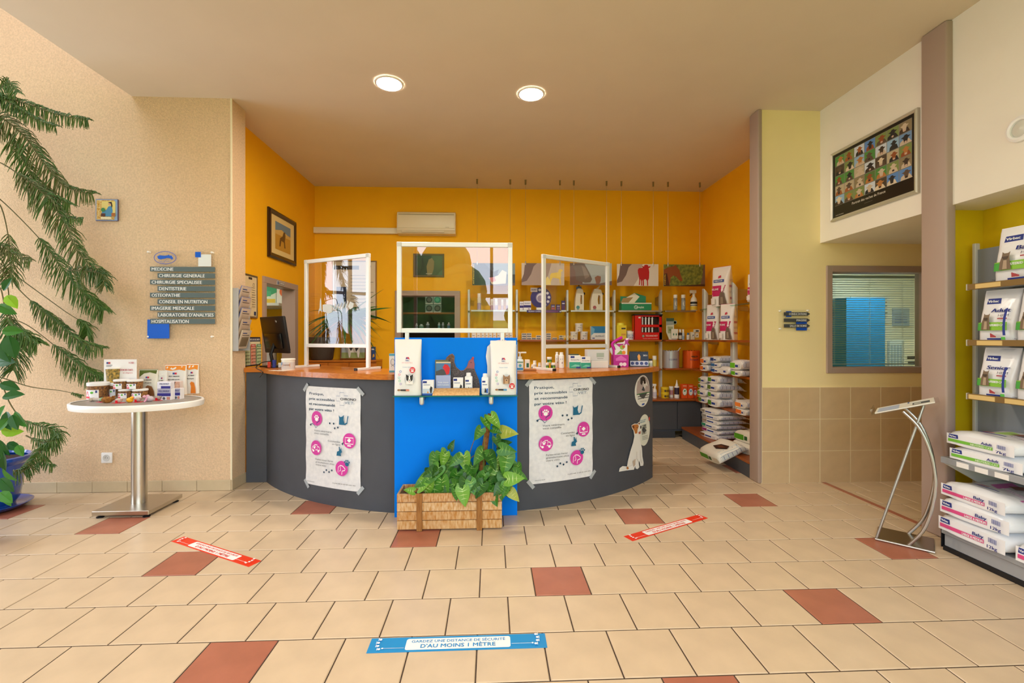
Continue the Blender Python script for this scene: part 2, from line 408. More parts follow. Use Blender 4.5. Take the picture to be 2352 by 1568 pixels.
# ================================================================ reception counter
CX, CY, CR = -.30, 6.64, 2.70
def arc(r, a): return CX + r * math.sin(a), CY - r * math.cos(a)
def curved(b, r0, r1, a0, a1, z0, z1, m, n=24):
    """solid arc segment between two radii"""
    vs = []; fs = []
    for k in range(n + 1):
        a = a0 + (a1 - a0) * k / n
        for r in (r0, r1):
            x, y = arc(r, a)
            for z in (z0, z1): vs.append((x, y, z))
    for k in range(n):
        p = k * 4; q = p + 4
        fs += [(p, q, q + 1, p + 1), (p + 2, p + 3, q + 3, q + 2), (p, p + 2, q + 2, q), (p + 1, q + 1, q + 3, p + 3)]
    fs += [(0, 1, 3, 2), (n * 4, n * 4 + 2, n * 4 + 3, n * 4 + 1)]
    return b.add(vs, fs, m)
D = math.radians
ctr = thing('reception_counter', 'curved charcoal grey reception counter standing under the orange wooden tops', 'counter')
obj('front_panel', curved(B(), 2.70, 2.665, D(-50), D(-11.0), 0, 1.163, M_DKGREY), ctr)
obj('front_panel', curved(B(), 2.70, 2.665, D(10.9), D(49.7), 0, 1.163, M_DKGREY), ctr)
obj('centre_panel', B().box(-.82, .215, 3.965, 3.99, 0, 1.163, M_DKGREY), ctr)
obj('side_panel', B().rbox(-2.585, -2.372, 4.905, 4.935, 0, 1.163, M_DKGREY, .003, 1), ctr)
b = B(); x0, y0 = arc(2.665, D(49.7)); x1, y1 = arc(2.12, D(49.7)); b.prism([(x0, y0), (x1, y1), (x1 - .02, y1 - .015), (x0 - .02, y0 - .015)], 0, 1.163, M_DKGREY, 'xy')
obj('end_panel', b, ctr)
def countertop(name, a0, a1, label, ends):
    t = thing(name, label, 'countertop')
    n = 30; out = []
    ring = [(a0 + (a1 - a0) * k / n) for k in range(n + 1)]
    outer = [arc(2.765, a) for a in ring]; inner = [arc(2.08, a) for a in reversed(ring)]
    pts = outer + inner
    # round the two front corners
    def rnd(p, q, r_, k=5):
        p, q, r_ = Vector(p), Vector(q), Vector(r_); A = q + (p - q).normalized() * .06; C = q + (r_ - q).normalized() * .06
        return [tuple(A.lerp(q, s).lerp(q.lerp(C, s), s)) for s in [i / k for i in range(k + 1)]]
    pts = rnd(inner[-1], outer[0], outer[1]) + outer[1:-1] + rnd(outer[-2], outer[-1], inner[0]) + inner
    b = B(); b.prism(pts, 1.163, 1.21, M_WOOD, 'xy')
    obj('top_board', b, t, .5); return t
ctl = countertop('countertop', D(-50.5), D(-11.2), 'orange wood counter top to the left of the blue panel', 0)
obj('end_board', B().rbox(-2.595, -2.33, 4.88, 5.5, 1.163, 1.2095, M_WOOD, .004, 1), ctl)
ctr2 = countertop('countertop', D(11.0), D(51.2), 'orange wood counter top to the right of the blue panel', 0)

# blue upright panel in the middle of the counter with its glass shelf
M_BLUE = mat('#0080F5', 0.6, ior=1.2)
bp = thing('counter_divider', 'tall bright blue panel standing in front of the counter middle', 'panel', (-.302, 3.915, 0))
obj('board', B().rbox(-.522, .522, -.02, .02, 0, 1.525, M_BLUE, .002, 1), bp)
gx0, gx1 = PY(902, 909, 3.70).x + .302, PY(1189, 909, 3.70).x + .302
obj('glass_shelf', B().rbox(gx0, gx1, -.215, -.02, 1.045, 1.055, SHELFGLASS, .002, 1), bp)
obj('shelf_front_edge', B().box(gx0, gx1, -.216, -.2145, 1.046, 1.054, mat('#0F6E62', .2)), bp)
for u in (971, 1128):
    x = PY(u, 930, 3.85).x + .302
    b = B(); b.rbox(x - .02, x + .02, -.12, -.02, .995, 1.044, M_METAL, .012, 3); b.rbox(x - .02, x + .02, -.135, -.09, .965, 1.044, mat('#D9DAD8', .3, metal=.6), .018, 3)
    obj('shelf_bracket', b, bp)

# shelving uprights and boards in the alcove
M_POST = mat('#C6C4BC', 0.35, metal=.25); M_FIN = mat('#A8905A', 0.3, metal=.5)
def upright(name, label, loc, rotz, h, z0, wd=.042):
    """oval metal column carrying brackets; local -y points into the room"""
    t = thing(name, label, 'shelf post', loc, rotz, 'shelving posts of the alcove')
    b = B(); q = wd / 2; pts = [(-q * .7, -.245), (q * .7, -.245), (q, -.22), (q, -.185), (-q, -.185), (-q, -.22)]
    n = len(pts); vs = [(x, y, z0) for x, y in pts] + [(x, y, h - (y + .245) * 1.3) for x, y in pts]
    b.add(vs, [tuple(range(n)), tuple(range(n, 2 * n))] + [(i, (i + 1) % n, n + (i + 1) % n, n + i) for i in range(n)], M_POST); obj('column', b, t, .9)
    b = B(); b.prism([(-.185, h - .09), (-.185, h - .25), (0, h - .22), (0, h - .10)], -q * .5, q * .5, M_FIN, 'yz'); obj('wall_arm', b, t); return t
def arm(t, z, d=.30):
    b = B(); b.prism([(-d, z - .012), (-.02, z - .012), (-.02, z - .075), (-.10, z - .070), (-d + .05, z - .035)], -.012, .012, M_FIN, 'yz')
    obj('bracket', b, t)
ZG, ZW2, ZW3, ZW4 = 1.955, 1.497, 1.05, .592      # shelf top heights
posts = []
pu = ['first (leftmost)', 'second', 'third', 'fourth', 'fifth (rightmost)']
for k, u in enumerate((1077, 1187, 1303, 1411, 1518)):
    x = PY(u, 776, 7.07).x
    t = upright('shelf_post', 'grey metal shelf post on the back wall, %s of the five there' % pu[k], (x, 7.298, 0), 0, PY(u, 668 if k < 2 else 669, 7.07).z + .02, .593 if k > 2 else 0)
    posts.append(t)
    for z in (ZG, ZW2, ZW3): arm(t, z)
for u, y, nm in ((1617, 6.5, 'far'), (1683, 5.95, 'near')):
    x = 3.449
    t = upright('shelf_post', 'light grey shelf post on the right yellow wall, the %s one of two' % nm, (x, PX(u, 776, 3.22).y, 0), -math.pi / 2, PX(u, 648 if nm == 'near' else 663, 3.22).z, .181, .085)
    for z in (ZG, ZW2, ZW3, ZW4): arm(t, z)
px_ = [p.location.x for p in posts]
M_SHELFWOOD = mat('#A8571C', 0.35, h2='#94470F', vs=6, stretch=(1, 12, 12), coat=.2)
def board(label, x0, x1, y0, y1, z, m, th=.028, nm='shelf_board', grp='alcove shelves'):
    return tag(obj(nm, B().rbox(x0, x1, y0, y1, z - th, z, m, .004, 1)), label, 'shelf', grp)
bays = ['between first and second post', 'between second and third post', 'between third and fourth post', 'between fourth and fifth post']
ends = [(px_[0] + .033, px_[1] - .033), (px_[1] + .033, px_[2] - .033), (px_[2] + .033, px_[3] - .033), (px_[3] + .033, px_[4] - .033), (px_[4] + .033, 3.19)]
for k, (a, c) in enumerate(ends):
    wh = bays[k] if k < 4 else 'right of the fifth post'
    board('glass top shelf on the back wall, ' + wh, a, c, 6.98, 7.29, ZG, SHELFGLASS, .012, 'glass_shelf')
    o = obj('shelf_rail', B().rbox(a, c, 6.955, 6.978, ZG - .028, ZG, M_METAL, .004, 1)); tag(o, 'metal rail along glass top shelf, ' + wh, 'rail', 'glass shelf rails')
    board('brown wooden middle shelf on the back wall, ' + wh, a, c, 6.95, 7.29, ZW2, M_SHELFWOOD)
    if k in (3, 4): board('brown wooden lower shelf on the back wall, ' + wh, a, c, 6.95, 7.29, ZW3, M_SHELFWOOD)
board('brown wooden top of the dark sliding-door base cabinet', 1.9, 3.09, 6.77, 7.29, ZW4, M_SHELFWOOD)
board('glass top shelf on the right yellow wall', 3.13, 3.215, 4.85, 6.7, ZG, SHELFGLASS, .012, 'glass_shelf')
for nm, z in (('middle', ZW2), ('lower', ZW3), ('second lowest', ZW4)):
    b = B(); b.prism([(3.10, 6.94), (3.10, 4.85), (3.215, 4.85), (3.215, 6.94)], z - .028, z, M_SHELFWOOD, 'xy')
    tag(obj('shelf_board', b, None, .5), 'brown wooden %s shelf on the right yellow wall' % nm, 'shelf', 'alcove shelves')
cb = thing('base_cabinet', 'dark grey base cabinet with sliding doors under the back shelves', 'cabinet', (2.5, 6.8, 0))
obj('carcass', B().box(-.62, .93, .03, .48, .10, .563, M_DKGREY), cb)
obj('plinth', B().box(-.60, .30, .02, .45, .0, .10, mat('#3A3D42', .6)), cb)
for a, c, dy in ((-.60, -.09, 0), (-.13, .33, .012), (.34, .70, .004)):
    d = obj('sliding_door', B().rbox(a, c, dy, dy + .018, .13, .55, mat('#46474B', .5), .003, 1), cb)
    if dy == 0: obj('finger_pull', B().lathe([(.018, 0), (.018, .003)], M_BLACK, 16, (a + .05, -.001, .49), Matrix.Translation((a + .05, 0, .49)) @ Matrix.Rotation(math.pi / 2, 4, 'X') @ Matrix.Translation((-a - .05, 0, -.49))), d)
pl = thing('shelf_plinth', 'low dark plinth with brown board running along the right yellow wall', 'plinth', (0, 0, 0))
obj('riser', B().prism([(2.885, 6.757), (2.80, 4.80), (3.44, 4.80), (3.44, 6.757)], 0, .155, M_DKGREY, 'xy'), pl)
obj('board', B().prism([(2.875, 6.76), (2.79, 4.80), (3.44, 4.80), (3.44, 6.76)], .155, .18, M_SHELFWOOD, 'xy'), pl)

# recessed ceiling lamps
def downlight(x, y, label, r=.115, power=1.0):
    t = thing('ceiling_downlight', label, 'ceiling light', (x, y, CEIL), 0, 'recessed ceiling lights')
    obj('trim_ring', B().lathe([(r + .02, -.001), (r + .016, -.010), (r, -.012), (r - .004, -.004)], M_WHITEP, 32, cap=False), t)
    m = mat('#FFF0DC', .5, emit=LAMP * power)
    obj('diffuser', B().lathe([(0.0001, -.006), (r - .003, -.006)], m, 32, cap=False), t, None)
p = PZ(894, 191, CEIL); downlight(p.x, p.y, 'bright round recessed light in the ceiling, the left one in view')
p = PZ(1220, 215, CEIL); downlight(p.x, p.y, 'bright round recessed light in the ceiling, the right one in view')
for x, y, w_ in ((-1.6, 1.6, 'left, nearer the counter'), (.6, 1.6, 'right, nearer the counter'), (-1.6, -.6, 'left, nearest the entrance'), (.6, -.6, 'right, nearest the entrance')): downlight(x, y, 'recessed ceiling light out of view overhead, ' + w_, .115, .35)
# ================================================================ things on walls and ceiling
FACE = {'-y': 0.0, '+x': math.pi / 2, '-x': -math.pi / 2}
def wallthing(name, label, cat, c, face='-y', group=None): return thing(name, label, cat, c, FACE[face], group)
def art0(y, **k): return Art(plane((0, y, 0), (1, 0, 0), (0, 0, 1)), **k)
def frame4(w, h, bar, d, m, y1=0.0):
    """mitred picture frame, outside size w x h, back at y1"""
    b = B(); W, H = w / 2, h / 2
    o = [(-W, -H), (W, -H), (W, H), (-W, H)]; i = [(-W + bar, -H + bar), (W - bar, -H + bar), (W - bar, H - bar), (-W + bar, H - bar)]
    q = bar * .35; mid = [(-W + q, -H + q), (W - q, -H + q), (W - q, H - q), (-W + q, H - q)]
    vs = [(x, y1, z) for x, z in o] + [(x, y1 - d * .7, z) for x, z in o] + [(x, y1 - d, z) for x, z in mid] + [(x, y1 - d * .75, z) for x, z in i] + [(x, y1, z) for x, z in i]
    fs = []
    for r in range(4):
        for k in range(4): fs.append((r * 4 + k, r * 4 + (k + 1) % 4, r * 4 + 4 + (k + 1) % 4, r * 4 + 4 + k))
    return b.add(vs, fs, m)
def picture(name, label, cat, c, face, w, h, bar, d, m, paint, group=None, back='#F3EDDC'):
    t = wallthing(name, label, cat, c, face, group)
    obj('frame', frame4(w, h, bar, d, m), t, .3)
    obj('backing', B().box(-w / 2 + bar * .8, w / 2 - bar * .8, -d * .5, -.001, -h / 2 + bar * .8, h / 2 - bar * .8, mat(back, .6)), t)
    a = art0(-d * .5); paint(a, w - 2 * bar, h - 2 * bar); a.obj('picture', t); return t
def animal_field(a, w, h):
    x, z = w * .33, h * .36
    a.rect(-x, -z, x, z, '#C79436'); a.rect(-x, z * .35, x, z, '#6F8AA0'); a.poly([(-x, z * .35), (-x * .2, z * .55), (x, z * .25), (x, z * .1), (-x, z * .1)], '#D8B264')
    a.poly([(-x * .5, -z * .7), (-x * .42, -z * .1), (-x * .1, z * .1), (x * .05, z * .45), (x * .25, z * .5), (x * .3, z * .2), (x * .22, -z * .2), (x * .3, -z * .7), (x * .15, -z * .7), (x * .1, -z * .3), (-x * .25, -z * .25), (-x * .35, -z * .7)], '#6B4A22')
picture('framed_painting', 'framed picture of an animal in a golden field, dark wood frame, left yellow wall', 'painting', (-2.788, 6.17, 2.848), '+x', .79, .62, .062, .035, mat('#2B1710', .3, coat=.4), animal_field, back='#E8CF8E')
def certificate(a, w, h):
    a.rect(-w / 2, -h / 2, w / 2, h / 2, '#D9CDB8'); a.rect(-w * .5, h * .36, w * .1, h * .43, '#3A3130')
    a.rect(-w * .44, -h * .30, -w * .20, h * .05, '#27365E'); a.ring(w * .36, h * .42, .02, .005, '#3F5E8E')
    for k in range(9): a.rect(-w * .1, h * (.25 - k * .06), w * (.25 + .1 * (k % 3)), h * (.26 - k * .06), '#8D8578')
picture('framed_certificate', 'cream notice with a navy block in thin metal frame on back wall', 'framed notice', ((-2.504 - 1.819) / 2, 7.298, 2.287), '-y', .685, .92, .018, .02, M_METAL, certificate)
def horse_dark(a, w, h):
    a.rect(-w / 2, -h / 2, w / 2, h / 2, '#2E3A24'); a.rect(w * .1, -h / 2, w / 2, h / 2, '#4A5A34')
    a.poly([(-w * .05, -h / 2), (-w * .08, -h * .05), (w * .0, h * .3), (w * .12, h * .38), (w * .2, h * .2), (w * .18, -h * .2), (w * .12, -h * .45), (w * .04, -h * .5)], '#8C7A4C')
    a.rect(-w * .1, -h * .44, w * .12, -h * .4, '#A9A58C')
picture('framed_picture', 'small dark picture of a horse on back wall above the doorway', 'picture', (-1.0, 7.298, 2.68), '-y', .488, .371, .028, .025, mat('#6E5A3C', .5), horse_dark)
def notice_board(a, w, h):
    a.rect(-w / 2, -h / 2, w / 2, h / 2, '#E2CFA4'); a.rect(w * .06, h * .42, w * .26, h * .48, '#3B3026'); a.rect(w * .36, -h * .48, w * .47, -h * .38, '#27365E'); a.ring(w * .34, h * .3, .02, .004, '#555555')
    for k in range(9): a.rect(w * .22, h * (.22 - k * .06), w * (.40 + .02 * (k % 2)), h * (.23 - k * .06), '#7C7264')
picture('notice_board', 'cream notice in metal frame on yellow wall beside the leaflet rack', 'notice', (-2.788, 5.30, 2.005), '+x', .44, .50, .022, .02, M_METAL, notice_board)
t = wallthing('safety_poster', 'safety instruction poster with red and green columns, navy border', 'poster', (-2.789, 5.42, 1.366), '+x')
obj('sheet', B().box(-.185, .185, -.004, 0, -.168, .168, mat('#1E2342', .5)), t)
a = art0(-.004); a.rect(-.175, -.155, .175, .115, '#EFE7C2'); a.text('CONSIGNES DE SECURITE', 0, .128, .022, '#FFFFFF', True, .33, 'C')
for k, (c, hd) in enumerate((('#3F8F5E', 'ACCIDENT'), ('#C84136', 'FEU'), ('#3F8F5E', 'EVACUER'))):
    x = -.165 + k * .112; a.rect(x, -.15, x + .105, .085, '#E2A48C' if k == 1 else '#BFD3A8'); a.rect(x, .055, x + .105, .085, c); a.text(hd, x + .052, .063, .014, '#FFFFFF', True, .07, 'C')
    for q in range(5): a.rect(x + .03, .03 - q * .038, x + .095, .036 - q * .038, '#6F6A5A'); a.disc(x + .015, .03 - q * .038, .009, c, n=10)
a.obj('print', t)

# air conditioner with its trunking
t = wallthing('air_conditioner', 'cream wall-mounted air conditioner high on the yellow back wall', 'air conditioner', (-1.02, 7.3, 3.15))
M_AC = mat('#E9DCC2', .4); W = .452
obj('casing', B().prism([(0, 0), (-.13, .01), (-.165, .06), (-.165, .27), (-.14, .335), (-.10, .355), (0, .355)], -W, W, M_AC, 'yz'), t, .5)
obj('front_panel', B().rbox(-W + .012, W - .012, -.175, -.16, .085, .29, mat('#EFE4CC', .35), .006, 2), t)
obj('louver', B().rbox(-W + .07, W - .17, -.158, -.146, .022, .072, mat('#D8CBB0', .4), .004, 1, Matrix.Identity(4)), t)
obj('top_grille', B().rbox(-W + .02, W - .02, -.158, -.150, .300, .306, mat('#8B7A5A', .5), .001, 1), t)
a = art0(-.176); a.text('DAIKIN', .30, .095, .012, '#8B7A5A'); a.obj('logo', t)
tag(obj('pipe_trunking', B().rbox(-2.788, -1.475, 7.235, 7.299, 3.168, 3.262, mat('#EFE2C8', .45), .01, 2)), 'cream pipe trunking running from the corner to the air conditioner', 'trunking')

# hanging picture panels on wires
def swoosh(a, w, h, pts, c): a.poly([(-w / 2 + x * w, -h / 2 + y * h) for x, y in pts], c)
COW = [(340, 205), (352, 185), (400, 180), (388, 160), (415, 165), (420, 148), (440, 143), (462, 148), (468, 165), (495, 158), (485, 178), (470, 182), (478, 230), (475, 300), (462, 330), (465, 385), (452, 388), (450, 330), (432, 310), (412, 320), (415, 388), (400, 388), (398, 320), (390, 335), (392, 385), (380, 385), (378, 330), (370, 310), (365, 380), (353, 380), (358, 320), (350, 270), (342, 240)]
DOG = [(405, 395), (410, 345), (425, 325), (500, 315), (505, 290), (525, 278), (545, 285), (555, 298), (535, 310), (535, 350), (528, 380), (535, 450), (522, 455), (515, 390), (500, 385), (440, 375), (425, 400), (415, 435), (405, 435)]
def px_poly(pts, x0, x1, y0, y1, w, h): return [(-w / 2 + (x - x0) / (x1 - x0) * w, h / 2 - (y - y0) / (y1 - y0) * h) for x, y in pts]
SW = [(0, .12), (.12, .2), (.22, .5), (.28, .85), (.36, 1), (.08, 1), (.05, .5), (0, .25)]
def hp1(a, w, h):
    a.rect(-w / 2, -h / 2, w / 2, h / 2, '#3E4650'); a.rect(0, 0, w / 2, h / 2, '#7D8F96'); a.poly([(-w / 2, -h / 2), (-w / 2, h / 2), (-w * .22, h * .5), (-w * .02, h * .1), (w * .12, h * .22), (w * .08, -h * .02), (-w * .1, -h * .3), (-w * .1, -h / 2)], '#17181B')
    a.poly([(-w * .1, -h * .2), (w * .1, -h * .05), (w * .2, h * .2), (w * .3, h * .1), (w * .28, -h * .45), (-w * .05, -h * .45)], '#EADCC6'); a.poly([(-w * .12, -h * .16), (w * .02, -h * .12), (w * .05, -h * .3), (-w * .05, -h * .36)], '#D5838A')
    a.poly([(-w / 2, -h / 2), (w / 2, -h / 2), (w / 2, -h * .38), (0, -h * .46)], '#6A5350'); a.text('ANTIPARASITAIRE', -w * .455, -h * .46, .022, '#E8C24A', True, h * .92, 'L', rot=math.pi / 2)
def hp2(a, w, h):
    a.rect(-w / 2, -h / 2, w / 2, h / 2, '#CDBDAF'); swoosh(a, w, h, SW, '#6F5650'); swoosh(a, w, h, [(0, 0), (.5, 0), (.6, .3), (.7, 1), (.36, 1), (.28, .85), (.22, .5), (.12, .2), (0, .12)], '#A58F86')
    a.poly(px_poly(DOG, 90, 570, 215, 460, w, h), '#F2D25A'); a.poly(px_poly([(355, 455), (360, 390), (378, 360), (395, 380), (412, 420), (420, 455)], 90, 570, 215, 460, w, h), '#F4DC82')
def hp3(a, w, h):
    a.rect(-w / 2, -h / 2, w / 2, h / 2, '#A9B2B4'); a.rect(-w / 2, -h / 2, -w * .2, h / 2, '#6E4A40')
    a.poly(px_poly([(640, 215), (790, 215), (850, 320), (880, 390), (860, 425), (800, 430), (700, 400), (690, 300)], 632, 1100, 215, 455, w, h), '#6B5B54'); a.poly(px_poly([(760, 240), (800, 260), (850, 360), (800, 390)], 632, 1100, 215, 455, w, h), '#8A7A72')
    a.poly(px_poly([(908, 370), (940, 350), (978, 360), (975, 410), (960, 440), (925, 440)], 632, 1100, 215, 455, w, h), '#8E5B45'); a.poly([(-w / 2, -h / 2), (w / 2, -h / 2), (w / 2, -h * .3), (w * .2, -h * .43), (-w * .4, -h * .43)], '#6F5650')
def hp4(a, w, h):
    a.rect(-w / 2, -h / 2, w / 2, h / 2, '#D9CFC4'); swoosh(a, w, h, SW, '#6F5650'); swoosh(a, w, h, [(0, 0), (.4, 0), (.5, .3), (.62, 1), (.36, 1), (.28, .85), (.22, .5), (.12, .2), (0, .12)], '#B5A298')
    a.poly(px_poly(COW, 92, 588, 137, 390, w, h), '#B30C10')
def hp5(a, w, h):
    a.rect(-w / 2, -h / 2, w / 2, h / 2, mat('#8A8F3A', .6, h2='#55602A', vs=22)); a.poly(px_poly([(652, 200), (700, 175), (770, 160), (790, 143), (805, 165), (840, 205), (850, 250), (878, 320), (860, 335), (835, 320), (800, 280), (765, 265), (735, 290), (720, 385), (652, 385)], 650, 1145, 140, 388, w, h), '#8E4A22')
    a.poly(px_poly([(652, 250), (690, 240), (720, 385), (652, 385)], 650, 1145, 140, 388, w, h), '#4E2814'); a.poly([(w * .38, -h / 2), (w / 2, -h / 2), (w / 2, h / 2), (w * .46, h / 2), (w * .44, 0)], '#6F5650'); a.poly([(-w / 2, -h / 2), (w / 2, -h / 2), (w / 2, -h * .4), (0, -h * .46)], '#4A2F20')
    a.text('CHEVAL', -w * .455, -h * .45, .02, '#E8C24A', True, h * .5, 'L', rot=math.pi / 2)
for k, (u0, u1, v0, v1, wa, wb, fn, lb) in enumerate([
        (1085, 1183, 604, 652, 1096, 1172, hp1, 'a black dog head'), (1198, 1296, 604, 654, 1207, 1286, hp2, 'a pale yellow dog silhouette'), (1309, 1405, 604, 653, 1318, 1393, hp3, 'a grey cow muzzle'),
        (1417, 1512, 606, 654, 1427, 1500, hp4, 'a red cow silhouette'), (1524, 1619, 607, 654, 1534, 1607, hp5, 'a brown horse')]):
    y = 6.88; A = PY(u0, v0, y); C = PY(u1, v1, y); w, h = C.x - A.x, .335
    t = thing('hanging_picture', 'picture panel of %s hung on two thin wires' % lb, 'picture panel', ((A.x + C.x) / 2, y, A.z - h / 2), 0, 'picture panels hung on wires')
    obj('panel', B().rbox(-w / 2, w / 2, -.004, .004, -h / 2, h / 2, mat('#B8A79C', .5), .001, 1), t)
    a = art0(-.0045, step=.0004); fn(a, w, h); a.obj('print', t)
    for uw in (wa, wb):
        x = PY(uw, 605, y).x - t.location.x; zt = CEIL - t.location.z
        obj('wire', B().tube([(x, -.006, h / 2 - .02), (x, -.006, zt)], .0016, M_METAL, 6), t)
        obj('clip', B().lathe([(.008, -.03), (.010, .02), (.005, .028)], M_METAL, 10, (x, -.008, h / 2)), t)
        obj('ceiling_pin', B().lathe([(.013, -.07), (.013, -.008), (.016, 0)], mat('#8A7A55', .4, metal=.6), 10, (x, -.006, zt)), t)

# clear acrylic practice sign on the beige wall
def sgn(u, v, y, c): p = PY(u, v, y); return p.x - c[0], p.z - c[2]
c = ((-3.407 - 2.757) / 2, 4.665, 1.954)
t = wallthing('practice_sign', 'clear acrylic sign with nine grey lettered strips and blue squares on beige wall', 'sign', c)
obj('plate', B().rbox(-.327, .327, -.028, -.024, -.437, .437, ACRYL, .001, 1), t)
for x in (-.305, .305):
    for z in (-.418, .418): obj('spacer', B().lathe([(.010, 0), (.010, .03), (.007, .034)], M_WHITEP, 14, mtx=Matrix.Translation((x, 0, z)) @ Matrix.Rotation(math.pi / 2, 4, 'X')), t)
M_STRIP = mat('#5E6E70', .4)
k5 = lambda x, y: sgn(320 + x / 5.227, 560 + y / 5.227, 4.632, c)
for wd, x0, x1, y0, y1, tx, tw in [('MEDECINE', 127, 908, 272, 334, 150, 260), ('CHIRURGIE GENERALE', 218, 908, 350, 412, 238, 548), ('CHIRURGIE SPECIALISEE', 127, 908, 429, 490, 150, 602), ('DENTISTERIE', 218, 908, 506, 568, 240, 325), ('OSTEOPATHIE', 127, 908, 585, 646, 150, 342), ('CONSEIL EN NUTRITION', 218, 908, 662, 724, 240, 578), ('IMAGERIE MEDICALE', 127, 908, 741, 802, 150, 510), ("LABORATOIRE D'ANALYSES", 218, 908, 820, 882, 230, 662), ('HOSPITALISATION', 130, 908, 898, 960, 150, 444)]:
    xa, za = k5(x0, y0); xb, zb = k5(x1, y1)
    s_ = obj('name_strip', B().rbox(xa, xb, -.0335, -.0285, zb, za, M_STRIP, .001, 1), t)
    a = art0(-.034); hx = k5(tx, y1)[0]; a.text(wd, hx, zb + (za - zb) * .16, (za - zb) * .66, '#F6F8F8', True, k5(tx + tw, 0)[0] - hx); a.obj('lettering', s_)
for nm, x0, x1, y0, y1, cc in (('blue_square', 93, 357, 908, 1134, '#0B62D8'), ('small_blue_square', 670, 737, 95, 161, '#0B62D8'), ('white_square', 705, 860, 124, 270, '#E8EEF0')):
    xa, za = k5(x0, y0); xb, zb = k5(x1, y1); d = .0015 if nm == 'small_blue_square' else 0
    obj(nm, B().rbox(xa, xb, -.0305 - d * 2, -.0285 - d, zb, za, mat(cc, .4), .0005, 1), t)
a = art0(-.0285); xc, zc_ = k5(306, 165); P = lambda x, y: k5(x, y)
a.ring(xc, zc_, .108, .006, '#4A63C0', ry=.064, n=36)
a.poly([P(*q) for q in ((210, 150), (240, 135), (300, 140), (340, 135), (350, 125), (358, 138), (385, 140), (403, 170), (390, 192), (370, 172), (330, 168), (290, 178), (250, 185), (225, 178))], '#1A5FD0')
a.line([P(*q) for q in ((230, 205), (270, 215), (285, 240), (300, 210), (330, 185), (315, 215), (360, 205))], .004, '#6C7CC4'); a.obj('logo', t)

c = (PY(1825, 736, 4.63).x, 4.645, PY(1825, 736, 4.63).z)
t = wallthing('direction_sign', 'small clear acrylic sign with three dark arrow strips on lime wall', 'sign', c)
k6 = lambda x, y: sgn(1760 + x / 4.612, 580 + y / 4.612, 4.62, c)
(xa, za), (xb, zb) = k6(134, 602), k6(463, 832)
obj('plate', B().rbox(xa, xb, -.022, -.018, zb, za, ACRYL, .001, 1), t)
for x, y in ((153, 617), (447, 612), (153, 806), (454, 806)):
    q = k6(x, y); obj('spacer', B().lathe([(.008, 0), (.008, .024), (.006, .027)], M_WHITEP, 12, mtx=Matrix.Translation((q[0], 0, q[1])) @ Matrix.Rotation(math.pi / 2, 4, 'X')), t)
for x0, x1, y0, y1 in ((210, 268, 620, 680), (318, 432, 730, 755), (318, 432, 792, 824)):
    (xa, za), (xb, zb) = k6(x0, y0), k6(x1, y1); obj('blue_square', B().box(xa, xb, -.0235, -.0225, zb, za, mat('#0B4FC0', .4)), t)
for wd, y0, y1, tx in (('CONSULTATIONS', 631, 668, 238), ('IMAGERIE', 697, 734, 317), ('SALLE DE SOINS', 757, 793, 247)):
    pts = [k6(187, y1), k6(435, y1), k6(462, (y0 + y1) / 2), k6(435, y0), k6(187, y0)]
    s_ = obj('arrow_strip', B().prism(pts, -.029, -.024, mat('#474B4E', .4), 'xz'), t)
    a = art0(-.0293); h = pts[4][1] - pts[0][1]; x = k6(tx, y1)[0]; a.text(wd, x, pts[0][1] + h * .2, h * .6, '#F4F4F4', True, k6(424, 0)[0] - x); a.obj('lettering', s_)

# ceramic picture tile and power socket on the beige wall
t = wallthing('ceramic_tile', 'small painted ceramic tile of a seated woman on beige wall', 'wall tile', ((-3.901 - 3.686) / 2, 4.668, 2.785))
obj('tile', B().rbox(-.107, .107, -.014, 0, -.108, .108, mat('#5A4A6A', .25), .004, 1), t)
a = art0(-.0145); a.rect(-.103, -.104, .103, .104, '#8FA8C8'); a.rect(-.095, -.096, .075, .096, mat('#C98E1E', .3, h2='#E8D08A', vs=60)); a.rect(-.045, -.065, .085, .085, '#E6D27A')
a.poly([(-.05, -.065), (-.04, -.01), (.0, .0), (.02, .035), (.05, .04), (.06, -.005), (.055, -.065)], '#4F8FB4'); a.disc(.033, .06, .016, '#D9A77A'); a.poly([(.015, .075), (.05, .08), (.058, .04), (.05, .02), (.044, .06)], '#2A1D18'); a.rect(-.05, -.065, -.01, -.035, '#5A2F1C'); a.disc(-.03, .0, .02, '#3E8A4E'); a.poly([(.05, -.065), (.05, -.03), (.085, -.03), (.085, -.065)], '#B06A2A'); a.rect(-.05, -.09, .05, -.072, '#F0E6C0'); a.obj('painting', t)
t = wallthing('power_socket', 'white wall socket low on the beige wall', 'socket', (-3.796, 4.668, .34))
obj('cover', B().rbox(-.052, .052, -.014, 0, -.052, .052, M_WHITEP, .006, 2), t)
obj('well', B().lathe([(.034, 0), (.032, .004), (.030, .0045), (.028, .001), (0, .001)], mat('#D8D6D0', .4), 24, mtx=Matrix.Translation((0, -.0135, 0)) @ Matrix.Rotation(math.pi / 2, 4, 'X'), cap=False), t)
for x in (-.010, .010): obj('contact_hole', B().lathe([(.0035, 0), (.0035, .002)], M_BLACK, 10, mtx=Matrix.Translation((x, -.014, 0)) @ Matrix.Rotation(math.pi / 2, 4, 'X')), t)
obj('earth_pin', B().lathe([(.003, 0), (.003, .012)], M_METAL, 8, mtx=Matrix.Translation((0, -.014, .014)) @ Matrix.Rotation(math.pi / 2, 4, 'X')), t)

